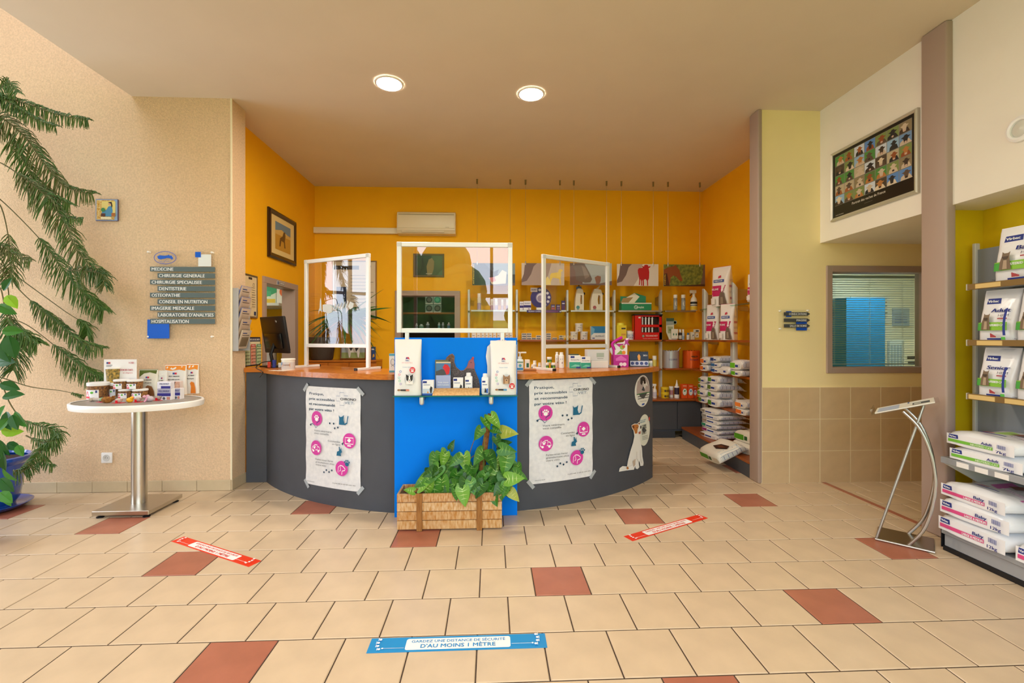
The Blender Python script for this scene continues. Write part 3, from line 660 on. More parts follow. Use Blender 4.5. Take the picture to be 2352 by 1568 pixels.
# leaflet rack on the end of the beige wall
rk = thing('leaflet_rack', 'grey metal leaflet rack on the end of the beige wall', 'leaflet rack', (-2.598, 4.68, 1.39))
M_RACK = mat('#B9BBC0', .4, metal=.3)
obj('side_plate', B().rbox(0, .055, 0, .012, 0, .635, M_RACK, .003, 1), rk)
obj('side_plate', B().rbox(0, .055, .215, .227, 0, .635, M_RACK, .003, 1), rk)
obj('back_plate', B().box(0, .006, .012, .215, 0, .635, M_RACK), rk)
for k in range(5):
    z = .02 + k * .112
    b = B(); b.prism([(.008, z), (.060, z), (.085, z + .10), (.081, z + .10), (.057, z + .004), (.008, z + .004)], .014, .213, ACRYL, 'xz')
    obj('pocket', b, rk, None)
for k, (cc, lb) in enumerate((('#D8C9B4', 'lowest'), ('#CDB8A4', 'second lowest'), ('#D2BEAC', 'middle'), ('#C9B3A2', 'second highest'), ('#CDBBAA', 'topmost'))):
    z = 1.41 + k * .112; t = thing('leaflet', 'printed leaflet in the rack, the %s one' % lb, 'leaflet', (-2.578, 4.705, z), 0, 'leaflets in the rack')
    mt = Matrix.Rotation(D(17), 4, 'Y')
    obj('sheet', B().box(0, .008, 0, .175, 0.006, .20, mat(cc, .5), mt), t)
    a = Art(lambda u, v, mt=mt: (mt @ Vector((.0085, u, v)), Vector((math.cos(D(17)), 0, -math.sin(D(17))))))
    a.rect(.02, .165, .10, .175, '#3B4E8A'); a.rect(.02, .03, .155, .13, '#8A7A60' if k == 0 else '#BFA893'); a.rect(.02, .145, .15, .152, '#6E6258'); a.obj('print', t)
    if k > 1: obj('rear_sheet', B().box(-.008, -.002, 0.002, .177, 0.006, .203, mat('#6A74B8', .5), mt), t)

# poster of cow portraits on the bulkhead
pw_, ph_ = .944, .69
t = wallthing('cow_portrait_poster', 'black poster with a grid of cow portraits in a silver frame on the white bulkhead', 'poster', (3.468, 4.0, 3.045), '-x')
obj('frame', frame4(pw_, ph_, .028, .03, mat('#C6C2B4', .35, metal=.5)), t, .3)
obj('sheet', B().box(-pw_ / 2 + .02, pw_ / 2 - .02, -.014, -.001, -ph_ / 2 + .02, ph_ / 2 - .02, mat('#17120F', .3)), t)
a = art0(-.0142, step=.0002); r = random.Random(3)
bgs = ['#6C8FB8', '#55753A', '#8A7A5A', '#4E8A3E', '#8FB0CC', '#B8A98A', '#4A3A2A', '#C9D0D8', '#5A86C0', '#7A8A4A']; cws = ['#8E4A22', '#3A2A20', '#B5763A', '#D9C6A8', '#5A4638', '#C8B49A', '#222022', '#A05A2A']
gw, gh = .118, .096
for row in range(5):
    for col in range(7):
        x = -.418 + col * .1195; z = .29 - row * .0985 - gh
        c1, c2 = r.choice(bgs), r.choice(cws); c3 = r.choice(cws)
        a.k = 0; a.rect(x, z, x + gw, z + gh, '#9A958A'); a.rect(x + .002, z + .002, x + gw - .002, z + gh - .002, c1)
        cx_, f = x + gw * r.uniform(.42, .6), r.uniform(.85, 1.15)
        a.poly([(cx_ - .05 * f, z + .002), (cx_ - .045 * f, z + .03), (cx_ - .02, z + .045), (cx_ + .03, z + .04), (cx_ + .05 * f, z + .002)], c3)
        a.poly([(cx_ - .013, z + .012), (cx_ - .02 * f, z + .05), (cx_ - .04 * f, z + .062), (cx_ - .018 * f, z + .068), (cx_ - .01, z + .08), (cx_ + .01, z + .08), (cx_ + .018 * f, z + .068), (cx_ + .04 * f, z + .062), (cx_ + .02 * f, z + .05), (cx_ + .013, z + .012)], c2)
        a.disc(cx_, z + .02, .012, '#C9A893' if r.random() < .6 else '#2A2220', .009, 10); a.cut('portrait', t)
a.k = 1; a.text('Portrait des vaches de France', -.02, -.245, .024, '#EDE6D8', False, .37, 'C'); a.rect(-.06, -.275, .03, -.273, '#8A8378'); a.text('races bovines', -.41, -.30, .012, '#D8D0C0', False, .10); a.obj('print', t)

# round fitting at the right edge of the picture
p = PX(2348, 295, 3.468)
t = wallthing('wall_fitting', 'round white fitting on the bulkhead at the right edge', 'wall fitting', (3.468, p.y, p.z), '-x')
mt = Matrix.Rotation(math.pi / 2, 4, 'X')
obj('ring', B().lathe([(.085, 0), (.083, .018), (.068, .026), (.056, .022), (.054, .008)], M_WHITEP, 32, mtx=mt, cap=False), t)
obj('lens', B().lathe([(.054, .008), (.04, .018), (0.0001, .022)], mat('#DAD8CC', .2), 24, mtx=mt, cap=False), t)

# interior window with blind, and what shows through it
w1 = link('window_1', None); w1['kind'] = 'structure'
fx0, fx1, fz0, fz1 = 3.533, 4.70, 1.15, 2.287
for nm, q in (('jamb', (fx0, 3.594, 4.63, 4.79, fz0, fz1)), ('jamb', (4.645, 4.755, 4.63, 4.79, fz0, fz1)), ('head', (3.59, 4.65, 4.63, 4.79, 2.22, fz1)), ('sill', (3.59, 4.65, 4.63, 4.79, fz0, 1.215))): frame_part(nm, w1, *q)
obj('pane', B().box(3.594, 4.645, 4.735, 4.741, 1.215, 2.22, glass_mat('mat_window_glass', (.86, .93, .92, 1), 1.45)), w1)
bl = thing('venetian_blind', 'pale blue-grey slatted blind hanging behind the interior window', 'blind', (4.12, 4.79, 1.22))
M_SLAT = mat('#BFCAC6', .4); sm = B().box(-.515, .515, -.009, .009, -.0008, .0008, M_SLAT, Matrix.Rotation(D(-14), 4, 'X')).mesh('slat')
obj('head_rail', B().rbox(-.52, .52, -.014, .014, .955, .985, M_SLAT, .003, 1), bl)
obj('bottom_rail', B().rbox(-.515, .515, -.01, .01, .012, .024, M_SLAT, .003, 1), bl)
for k in range(37): link('slat', sm, bl, (0, 0, .045 + k * .0247))
for x in (-.40, -.39, 0, .012, .37, .382): obj('cord', B().tube([(x, -.011, .02), (x, -.011, .96)], .0012, mat('#E8EAE4', .6), 5), bl)
def backing(name, label, cat, x0, x1, z0, z1, y, c, deco=None, th=.02):
    t = thing(name, label, cat, ((x0 + x1) / 2, y, z0)); w, h = x1 - x0, z1 - z0
    obj('panel', B().rbox(-w / 2, w / 2, 0, th, 0, h, mat(c, .5), .003, 1), t)
    if deco: a = art0(-.001); deco(a, w, h); a.obj('print', t)['kind'] = 'stuff'
    return t
yb = 6.3
def wxy(u, v): return PY(u, v, yb).x, PY(u, v, yb).z
(xa, za), (xb, zb) = wxy(1900, 688), wxy(1985, 829)
lk = backing('blue_cabinet', 'bright blue cabinet seen through the blind', 'cabinet', xa, xb, 0, za, yb - .35, '#1C86CC', None, .38)
def planning(a, w, h):
    a.rect(0 - w / 2, 0, w / 2, h, '#DDE3DE')
    for r_ in range(6):
        for c_ in range(5): a.rect(-w * .45 + c_ * w * .18, h * (.88 - r_ * .13), -w * .45 + c_ * w * .18 + w * .15, h * (.91 - r_ * .13), ['#6A7274', '#7E5A5A', '#5E6E72', '#8A9A9A'][(r_ + c_) % 4])
(xa, za), (xb, zb) = wxy(1990, 675), wxy(2082, 740)
backing('wall_planner', 'white wall planner sheet seen through the blind', 'notice', xa, xb, zb, za, 6.578, '#E3E8E2', planning)
(xa, za), (xb, zb) = wxy(2090, 705), wxy(2130, 748)
backing('blue_notice', 'pale blue notice sheet seen through the blind', 'notice', xa, xb, zb, za, 6.578, '#9FB0C8', lambda a, w, h: [a.rect(-w * .4, h * (.2 + .15 * k), w * .35, h * (.25 + .15 * k), '#6C7FA8') for k in range(4)])
for k, (u0, u1) in enumerate(((1988, 2010), (2048, 2080))):
    (xa, za), (xb, zb) = wxy(u0, 780), wxy(u1, 838)
    backing('box_file', 'white box file with black label seen through the blind, the %s one' % ('left', 'right')[k], 'box file', xa, xb, 0.9, za, yb - .2, '#E6E2D2', lambda a, w, h: (a.rect(-w * .3, h * .55, w * .3, h * .62, '#333333'), a.rect(-w * .25, h * .42, w * .25, h * .5, '#444444')), .2)
for k, (u0, u1) in enumerate(((2015, 2046), (2098, 2128))):
    (xa, za), (xb, zb) = wxy(u0, 782), wxy(u1, 838)
    backing('card_file', 'pale blue striped card file seen through the blind, the %s one' % ('left', 'right')[k], 'box file', xa, xb, 0.9, za, yb - .2, '#CBD8E0', lambda a, w, h: [a.rect(-w * .4 + q * w * .22, h * .3, -w * .28 + q * w * .22, h * .9, '#9DB4CC') for q in range(4)], .2)
sh = thing('care_room_counter', 'white counter inside the room behind the blind', 'counter', (6.02, 6.2, 0)); obj('top', B().rbox(-.64, .85, -.22, .38, .86, .8995, M_WHITEP, .004, 1), sh); obj('body', B().box(-.63, .84, -.18, .38, 0, .86, M_WHITEP), sh)
def room_fill_lamp(x, y, z, s, label):  # glowing panel added out of sight to light a room beyond an opening
    t = thing('added_room_light', label, 'ceiling light', (x, y, z)); obj('housing', B().rbox(-.31, .31, -.31, .31, -.03, 0, M_WHITEP, .005, 1), t)
    obj('diffuser', B().box(-.28, .28, -.28, .28, -.034, -.031, mat('#F6FFF6', .5, emit=s)), t)
room_fill_lamp(5.0, 5.5, 2.69, 16.0, 'unseen square fill light added in the room behind the blind')  # added lamp, unseen, brightens what shows through the blind
# ================================================================ clear screens on the counter
M_ALU = mat('#EDECE8', .35, metal=.15)
def screen(label, A, C, z0, zbar, z1, feet=True):
    A, C = Vector((A[0], A[1])), Vector((C[0], C[1])); mid = (A + C) / 2; w = (C - A).length; d = C - A
    t = thing('protective_screen', label, 'screen', (mid.x, mid.y, z0), math.atan2(d.y, d.x), 'clear protective screens on the counter'); q = .019
    H = z1 - z0; zb = zbar - z0
    for s in (-1, 1):
        x = s * (w / 2 - q)
        obj('post', B().rbox(x - q, x + q, -.015, .015, 0.02 if feet else zb, H, M_ALU, .003, 1), t)
        if feet:
            f = obj('foot', B().rbox(x - .018, x + .018, -.17, .17, 0, .024, M_ALU, .003, 1), t)
            for e in (-1, 1): obj('end_cap', B().rbox(x - .0185, x + .0185, e * .165 - .008, e * .165 + .008, 0, .0245, M_BLACK, .003, 1), f)
        else:
            x = s * (w / 2 - .085); obj('leg', B().rbox(x - .017, x + .017, -.012, .006, -.30, zb + .01, M_ALU, .003, 1), t)
            obj('screw', B().lathe([(.005, 0), (.004, .003)], M_METAL, 10, mtx=Matrix.Translation((x, -.012, -.02)) @ Matrix.Rotation(math.pi / 2, 4, 'X')), t)
        obj('corner_cap', B().rbox(s * (w / 2 - q) - q - .001, s * (w / 2 - q) + q + .001, -.0165, .0165, H - .04, H + .001, mat('#D6D5D2', .5), .003, 1), t)
    obj('top_bar', B().rbox(-w / 2 + 2 * q, w / 2 - 2 * q, -.014, .014, H - 2 * q, H, M_ALU, .003, 1), t)
    obj('bottom_bar', B().rbox(-w / 2 + 2 * q, w / 2 - 2 * q, -.014, .014, zb, zb + 2 * q, M_ALU, .003, 1), t)
    obj('pane', B().box(-w / 2 + 2 * q, w / 2 - 2 * q, -.0015, .0015, zb + 2 * q, H - 2 * q, SCREEN), t)
    return t
s1 = screen('clear screen in white frame on the left counter, angled', (-1.997, 4.964), (-1.198, 4.525), 1.21, PY(700, 797, 4.95).z, 2.355)
s2 = screen('wide clear screen in white frame above the blue panel', (PY(912, 650, 3.882).x, 3.882), (PY(1177, 650, 3.882).x, 3.882), 1.525, PY(1040, 764, 3.882).z, PY(1040, 557, 3.882).z, False)
s3 = screen('clear screen in grey-white frame on the right counter, angled', (.489, 4.388), (1.263, 4.854), 1.21, PY(1245, 800, 4.40).z, 2.335)
a = art0(-.003, step=.0003); MS = mat('#DDE2E2', .6); a.poly([(-.25, .56), (-.25, .60), (-.235, .63), (-.23, .70), (-.22, .735), (-.21, .70), (-.205, .63), (-.20, .58), (-.22, .60), (-.235, .60)], MS); a.poly([(-.19, .59), (-.19, .66), (-.12, .665), (-.06, .65), (-.05, .58), (-.10, .565)], MS); a.line([(-.07 + k * .022, .60 + (.05 if k % 2 else 0) + k * .003) for k in range(12)], .012, MS); a.line([(-.06 + k * .022, .64 - (.05 if k % 2 else 0) + k * .003) for k in range(11)], .010, MS); a.poly([(.17, .63), (.20, .68), (.25, .66), (.24, .62), (.20, .60)], MS); a.obj('sticker', s1)
a = art0(-.003); a.text('BRAVEUR', -.20, .31, .03, mat('#E2D2A0', .6), True, .2, 'L'); a.obj('sticker', s3)

# posters taped to the curved front, and the two stickers
def on_counter(off=.001):
    def f(s, z):      # s = metres along the arc from the middle, z = height
        a = s / CR; x, y = arc(CR + off, a); return Vector((x, y, z)), Vector((math.sin(a), -math.cos(a), 0))
    return f
def arc_s(u, v):
    """where the sight line meets the counter front"""
    r = ray(u, v); ox, oy = -CX, -CY; A = r[0] ** 2 + r[1] ** 2; Bq = r[0] * ox + r[1] * oy; Cq = ox * ox + oy * oy - CR * CR
    t = (-Bq - math.sqrt(Bq * Bq - A * Cq)) / A; x, y = r[0] * t, r[1] * t
    return CR * math.atan2(x - CX, CY - y), EYE + r[2] * t
def counter_poster(label, s0, s1, z0, z1, seed):
    W, H = s1 - s0, z1 - z0
    t = thing('taped_poster', label, 'poster', (0, 0, 0), 0, 'posters taped to the counter front'); f = on_counter(.003); r = random.Random(seed)
    amp = .0035
    def wav(u, v):
        p, n = f(s0 + u * W, z0 + v * H); return p + n * (amp * (1 + math.sin(v * 23 + seed + u * 3)) * (abs(u - .5) * 1.7) ** 2)
    b = B(); b.grid(wav, 12, 24, mat('#EDEEF0', .6, h2='#E2E4E8', vs=30)); obj('sheet', b, t, 1.2, fix=False)
    g = lambda u, v: (f(s0 + u * W, z0 + v * H)[0] + f(s0, z0)[1] * .004 + Vector((0, 0, 0)), f(s0 + u * W, z0)[1])
    k = W / .62    # design drawn on a unit sheet 0..1
    a = Art(lambda u, v: (wav(u, v), f(s0 + u * W, 0)[1]), step=.0003)
    NV, MG, TL, GR = '#1F4360', '#D63FA6', '#13688E', '#4A5A6A'
    for i, s_ in enumerate(('Pratique,', 'prix accessibles', 'et recommandé', 'par votre véto !')):
        a.text(s_, .075, .915 - i * .052, .026, NV, True, (.29, .49, .50, .48)[i]); a.cut('heading_line', t)
    for q in ([(.66, .955), (.735, .955), (.735, .925), (.80, .925)], [(.66, .955), (.66, .92), (.60, .92), (.60, .87), (.66, .87), (.66, .83), (.735, .83), (.735, .86)]): a.line(q, .004, '#8C9AB8')
    a.text('CHRONO', .67, .88, .024, '#22252A', True, .26); a.text('VET', .74, .845, .026, '#7F93A8', False, .15, slant=.1); a.text('.fr', .89, .845, .012, '#4A7A8A')
    a.cut('logo', t)
    rx, ry = .105, .105 * W / H
    def circ(x, y): a.disc(x, y, rx, MG, ry)
    def paw(x, y, s_, c):
        a.disc(x, y, .032 * s_, c, .020 * s_, 12)
        for dx, dy in ((-.036, .02), (-.014, .034), (.014, .034), (.036, .02)): a.disc(x + dx * s_, y + dy * s_, .011 * s_, c, .010 * s_, 10)
    circ(.235, .68); a.line([(.17, .71), (.175, .66), (.235, .635), (.295, .66), (.30, .71)], .009, '#2A3F78'); a.line([(.235, .635), (.25, .60), (.22, .585), (.19, .61), (.15, .625), (.115, .615)], .006, '#2A3F78'); a.disc(.115, .61, .016, NV, .010); paw(.235, .672, 1, '#FFFFFF')
    a.cut('icon', t); a.text('Votre vétérinaire', .19, .55, .018, GR, False, .33); a.text('vous conseille', .19, .523, .018, GR, False, .28)
    a.cut('caption', t)
    for x, y in ((.49, .645), (.56, .645), (.635, .61), (.58, .60)): a.disc(x, y, .014, NV, .010, 10)
    a.cut('paw_trail', t)['kind'] = 'stuff'; a.poly([(.655, .64), (.66, .70), (.65, .735), (.675, .715), (.71, .72), (.74, .738), (.73, .69), (.745, .66), (.77, .64)], TL); a.line([(.75, .645), (.79, .66), (.80, .70), (.81, .73)], .014, TL)
    a.cut('cat_pictogram', t); circ(.83, .49); a.line([(.765, .46), (.765, .52), (.895, .52), (.895, .46), (.765, .46)], .008, '#FFFFFF'); a.rect(.80, .435, .86, .448, '#FFFFFF'); a.rect(.815, .476, .845, .512, '#FFFFFF'); a.rect(.80, .487, .86, .501, '#FFFFFF'); a.poly([(.70, .455), (.74, .475), (.725, .44)], NV)
    a.cut('icon', t); a.text('Commandez', .68, .462, .018, GR, False, .22, 'R'); a.text('en ligne', .68, .435, .018, GR, False, .14, 'R')
    a.cut('caption', t); circ(.235, .385); a.line([(.155, .36), (.165, .415), (.26, .415), (.26, .365), (.155, .36)], .008, '#FFFFFF'); a.line([(.265, .40), (.295, .395), (.315, .365), (.265, .362)], .008, '#FFFFFF'); a.disc(.185, .353, .018, '#FFFFFF', .011, 12); a.disc(.285, .353, .018, '#FFFFFF', .011, 12); paw(.205, .385, .6, '#FFFFFF')
    a.cut('icon', t); a.poly([(.62, .335), (.63, .375), (.665, .385), (.66, .425), (.675, .425), (.685, .395), (.70, .42), (.705, .395), (.715, .375), (.69, .36), (.70, .335)], TL)
    a.cut('rabbit_pictogram', t)
    for i, s_ in enumerate(('Faites-vous livrer', 'gratuitement chez', 'votre véto')): a.text(s_, .235, .265 - i * .027, .018, GR, False, (.33, .35, .20)[i])
    a.cut('caption', t); circ(.71, .215); a.line([(.65, .17), (.655, .225), (.685, .245), (.695, .20), (.675, .185)], .007, '#FFFFFF'); a.line([(.69, .245), (.73, .24), (.77, .215), (.765, .20), (.72, .19), (.715, .155)], .008, '#FFFFFF'); paw(.80, .262, 1, TL)
    a.cut('icon', t)
    for x, y in ((.40, .155), (.445, .18), (.495, .165), (.545, .185)): a.disc(x, y, .014, NV, .010, 10)
    a.cut('paw_trail', t)['kind'] = 'stuff'; a.text('Le prix web, le suivi de votre véto', .56, .058, .014, '#2A3540', False, .38, slant=.35); a.text('chronovet.fr', .07, .035, .011, GR, False, .15); a.obj('print', t)
    mt = mat('#AEB6BC', .25)
    for u, v, an in ((.0, .985, 50), (1.0, .975, -45), (.02, .0, -50), (1.0, .015, 48)):
        b = B(); p, n = f(s0 + u * W, z0 + v * H); ex = Vector((math.cos((s0 + u * W) / CR), math.sin((s0 + u * W) / CR), 0)); ez = Vector((0, 0, 1)); ca, sa = math.cos(D(an)), math.sin(D(an))
        A = ex * ca + ez * sa; C = -ex * sa + ez * ca; p = p + n * .006
        b.add([p + A * x + C * y for x, y in ((-.045, -.016), (.045, -.016), (.045, .016), (-.045, .016))], [(0, 1, 2, 3)], mt); obj('tape', b, t, None, fix=False)
    return t
sa, za = arc_s(704, 886); sb, zb = arc_s(829, 1128); counter_poster('taped white poster on the counter front left of the blue panel', sa, sb, (zb + arc_s(704, 1110)[1]) / 2, (za + arc_s(829, 892)[1]) / 2, 1)
sa, za = arc_s(1215, 873); sb, zb = arc_s(1360, 1092); counter_poster('taped white poster on the counter front right of the blue panel', sa, sb, (zb + arc_s(1215, 1112)[1]) / 2, (za + arc_s(1360, 868)[1]) / 2, 2)
f = on_counter(.002); k3 = lambda x, y: arc_s(1190 + x / 5.406, 840 + y / 5.406)
t = thing('oval_sticker', 'oval sticker of a black and white dog near the top right of the counter', 'sticker')
a = Art(f, step=.0005); cs, cz = k3(1545, 310); rs = (k3(1637, 310)[0] - k3(1454, 310)[0]) / 2; rz = (k3(1545, 115)[1] - k3(1545, 507)[1]) / 2
a.disc(cs, cz, rs, '#F0EFE8', rz, 32); a.obj('sheet', t); a = Art(on_counter(.003), step=.0004)
P = lambda *q: [k3(*p) for p in q]
a.poly(P((1468, 290), (1480, 200), (1520, 140), (1560, 125), (1600, 160), (1622, 230), (1628, 320), (1540, 335), (1470, 350)), '#B9A9A6'); a.poly(P((1515, 150), (1545, 130), (1575, 150), (1570, 200), (1540, 210), (1530, 240), (1515, 215)), '#3A3634'); a.poly(P((1545, 190), (1575, 170), (1590, 230), (1570, 290), (1550, 250)), '#E8E2DC'); a.poly(P((1550, 180), (1575, 165), (1582, 215), (1560, 225)), '#2A2624')
a.poly(P((1468, 350), (1630, 320), (1630, 330), (1468, 362)), '#3C7A4A'); a.line(P((1480, 385), (1620, 355)), .008, '#5A5A52'); a.line(P((1480, 412), (1615, 385)), .008, '#5A5A52'); a.line(P((1510, 440), (1590, 432)), .004, '#8A8A82'); a.poly(P((1528, 490), (1535, 468), (1565, 460), (1560, 482)), '#1F4FA8'); a.obj('print', t)
t = thing('dog_sticker', 'cut-out sticker of a sitting white dog with speech balloon low on the counter', 'sticker')
a = Art(f, step=.0006); cs, cz = k3(1565, 795); rs = (k3(1640, 795)[0] - k3(1495, 795)[0]) / 2; rz = (k3(1565, 600)[1] - k3(1565, 988)[1]) / 2
a.disc(cs, cz, rs, '#E9EBDD', rz, 32)
a.text('Pour mon', *k3(1512, 690), .018, '#4A90B8', False, .13); a.text('bien-être', *k3(1512, 712), .018, '#4A90B8', False, .11)
for i, s_ in enumerate(('COMME', 'C EST', 'FAIT')): a.text(s_, *k3(1532, 775 + i * 40), .034, '#5E6662', True, .10)
for y in (880, 900, 918): a.line(P((1530, y), (1600, y - 22)), .004, '#6E7672')
a.disc(*k3(1617, 655), .014, '#D8403A', .022)
a.poly(P((1395, 735), (1430, 715), (1470, 715), (1480, 695), (1500, 700), (1512, 740), (1515, 800), (1500, 845), (1498, 870), (1505, 930), (1525, 1020), (1530, 1120), (1545, 1200), (1540, 1235), (1505, 1240), (1492, 1175), (1485, 1200), (1492, 1255), (1470, 1278), (1445, 1270), (1440, 1240), (1425, 1285), (1330, 1295), (1240, 1310), (1250, 1265), (1285, 1240), (1340, 1245), (1350, 1180), (1380, 1060), (1415, 950), (1430, 870), (1420, 800), (1400, 770)), '#F2F1EC')
a.poly(P((1400, 738), (1430, 725), (1472, 722), (1485, 745), (1470, 790), (1465, 835), (1440, 840), (1428, 800), (1405, 765)), '#C27A3C'); a.poly(P((1404, 740), (1425, 740), (1430, 775), (1412, 765)), '#5A3018'); a.poly(P((1475, 712), (1490, 702), (1500, 720), (1485, 725)), '#8A4A22'); a.disc(*k3(1508, 758), .012, '#1E1A18', .018, 12); a.poly(P((1478, 820), (1505, 805), (1505, 838), (1482, 845)), '#B86A5A'); a.disc(*k3(1462, 762), .006, '#1E1A18', .008, 10)
a.poly(P((1330, 1250), (1350, 1245), (1360, 1275), (1335, 1280)), '#B8743A'); a.poly(P((1405, 1180), (1440, 1150), (1438, 1225), (1415, 1250)), '#C9B7A4'); a.line(P((1455, 1060), (1458, 1150), (1478, 1190)), .006, '#C9C6BE'); a.line(P((1500, 1040), (1500, 1130), (1515, 1200)), .006, '#C9C6BE'); a.obj('print', t)

# ================================================================ distance stickers on the floor
def floor_sticker(label, A, C, Dp, wd, c):
    """A, C: middle of the short ends on the floor; wd: width"""
    A, C = Vector(A), Vector(C); m = (A + C) / 2; L = (C - A).length
    t = thing('floor_sticker', label, 'floor sticker', (m.x, m.y, .0005), math.atan2((C - A).y, (C - A).x), 'distance stickers on the floor')
    obj('strip', B().rbox(-L / 2, L / 2, -wd / 2, wd / 2, 0, .0012, mat(c, .35), .0003, 1), t)
    a = Art(plane((0, 0, .0012), (1, 0, 0), (0, 1, 0)), step=.0003); k = wd / .11
    x = L * .295; h = wd * .38; n = 5; pts = []
    for sx, sy in ((1, 1), (-1, 1), (-1, -1), (1, -1)): pts += [(sx * (x - .012) + .012 * math.cos(q), sy * (h - .012) + .012 * math.sin(q)) for q in [math.atan2(sy, sx) - math.pi / 4 + i * math.pi / 2 / n for i in range(n + 1)]]
    a.poly(pts, '#F6F6F4'); a.text('GARDEZ UNE DISTANCE DE SÉCURITÉ', 0, wd * .10, wd * .17, c, True, x * 1.80, 'C'); a.text("D'AU MOINS 1 MÈTRE", 0, -wd * .27, wd * .24, c, True, x * 1.42, 'C')
    for s in (-1, 1):
        a.line([(s * (x + .005), -wd * .25), (s * L * .42, -wd * .25)], .002, '#FFFFFF'); a.disc(s * L * .42, -wd * .25, .005, '#FFFFFF', n=10)
        for i in range(4):
            q = s * (L * .437 + .012 * math.sin(i * .9)); a.disc(q, -wd * .30 + i * wd * .2, .007, '#FFFFFF', n=10)
            for e in (-1, 0, 1): a.disc(q + s * .009, -wd * .30 + i * wd * .2 + e * .006, .0025, '#FFFFFF', n=8)
    a.obj('print', t); return t
floor_sticker('blue distance sticker with white text box, nearest on the floor', (-.605, 2.274), (.274, 2.275), 0, .108, '#1E8FD0')
floor_sticker('red distance sticker on the floor to the left, below the bistro table', (-2.375, 3.55), (-1.592, 3.134), 0, .092, '#E8391B')
floor_sticker('red distance sticker on the floor to the right of the planter', (1.033, 3.40), (1.806, 3.80), 0, .095, '#E8391B')

# ================================================================ lectern
lt = thing('lectern_stand', 'slim curved silver lectern with clear tilted board by the taupe column', 'lectern', (3.1098, 3.2868, 0), math.atan2(-.6995, .7146))
obj('base_plate', B().rbox(-.165, .165, -.15, .15, 0.001, .012, mat('#B4B2AE', .25, metal=1), .003, 1), lt)
obj('base_edge', B().tube([(-.165, -.15, .010), (.165, -.15, .010)], .009, M_METAL, 8), lt)
def smooth_path(pts, n=24):
    out = []
    for i in range(n + 1):
        t = i / n * (len(pts) - 1); k = min(int(t), len(pts) - 2); s = t - k
        p = [Vector(pts[max(0, min(len(pts) - 1, k + q))]) for q in (-1, 0, 1, 2)]
        out.append(.5 * ((2 * p[1]) + (p[2] - p[0]) * s + (2 * p[0] - 5 * p[1] + 4 * p[2] - p[3]) * s * s + (-p[0] + 3 * p[1] - 3 * p[2] + p[3]) * s ** 3))
    return out
AR = [(.018, .005), (.114, .17), (.166, .436), (.152, .66), (.088, .865), (-.006, .985)]
for y in (-.14, .14): obj('curved_leg', B().tube(smooth_path([(x, y, z) for x, z in AR]), .011, M_METAL, 10), lt)
obj('straight_leg', B().tube([(-.16, -.14, .006), (.107, -.05, 1.03)], .009, M_METAL, 10), lt)
sl = math.atan2(.117, .34); mt = Matrix.Translation((0, 0, 1.01)) @ Matrix.Rotation(-sl, 4, 'Y')
obj('support_bar', B().tube([mt @ Vector((x, 0, -.012)) for x in (-.14, .15)], .008, M_METAL, 8), lt)
tr = obj('clear_tray', B().rbox(-.20, .20, -.19, .19, -.008, .0, ACRYL, .003, 1, mt), lt)
obj('tray_lip', B().rbox(-.20, -.192, -.19, .19, .0, .035, ACRYL, .002, 1, mt), lt)
sh = tag(obj('price_sheet', B().box(-.175, .175, -.165, .165, .001, .006, mat('#F0EDE0', .5), mt), None, None, loc=lt.location, rot=lt.rotation_euler), 'printed sheet lying on the tilted lectern board', 'sheet')
a = Art(lambda u, v: (mt @ Vector((u, v, .006)), Vector((-math.sin(sl), 0, math.cos(sl))))); a.rect(-.16, -.15, -.03, .10, '#B9C6DE'); a.rect(.05, -.10, .15, .02, '#4A4A4A'); a.rect(.06, -.08, .10, -.02, '#F0EDE0'); a.rect(.02, .05, .03, .14, '#6A7FB0'); a.obj('print', sh)
# ================================================================ goods: builders
ORD = ['first', 'second', 'third', 'fourth', 'fifth', 'sixth', 'seventh', 'eighth', 'ninth', 'tenth']
def on(u0, u1, vt, z, y):
    """box on a shelf at height z whose front lies at depth y: centre x, width, height"""
    x0, x1 = PY(u0, vt, y).x, PY(u1, vt, y).x
    return (x0 + x1) / 2, x1 - x0, PY((u0 + u1) / 2, vt, y).z - z
def carton(name, label, cat, loc, w, d, h, c, art=None, rotz=0.0, group=None, rough=.45):
    t = thing(name, label, cat, loc, rotz, group)
    obj('body', B().rbox(-w / 2, w / 2, -d / 2, d / 2, 0, h, mat(c, rough), min(.003, w * .03), 1), t)
    if art: a = art0(-d / 2 - .0003, step=.0004); art(a, w, h); a.obj('print', t)
    return t
def can(name, label, cat, loc, r, h, c, cap='#F4F2EE', caph=.18, band=None, group=None, neck=.55, art=None, rough=.3, n=18):
    t = thing(name, label, cat, loc, 0, group); hb = h * (1 - caph)
    obj('body', B().lathe([(r * .9, 0), (r, h * .02), (r, hb * .88), (r * .93, hb * .95), (r * neck, hb), (r * neck, hb + .001)], mat(c, rough), n), t)
    rc = max(r * neck * 1.12, r * .5)
    obj('cap', B().lathe([(rc, hb - .001), (rc, h * .985), (rc * .9, h)], mat(cap, .35), n), t)
    if band:
        z0, z1, bc = band; m = obj('label_band', B().lathe([(r * 1.012, hb * z0), (r * 1.012, hb * z1)], mat(bc, .45), n, cap=False), t, None)
    if art:
        R = r * 1.02; a = Art(lambda u, v: (Vector((R * math.sin(u / R), -R * math.cos(u / R), v)), Vector((math.sin(u / R), -math.cos(u / R), 0))), step=.0004); art(a, r, hb); a.obj('print', t)
    return t
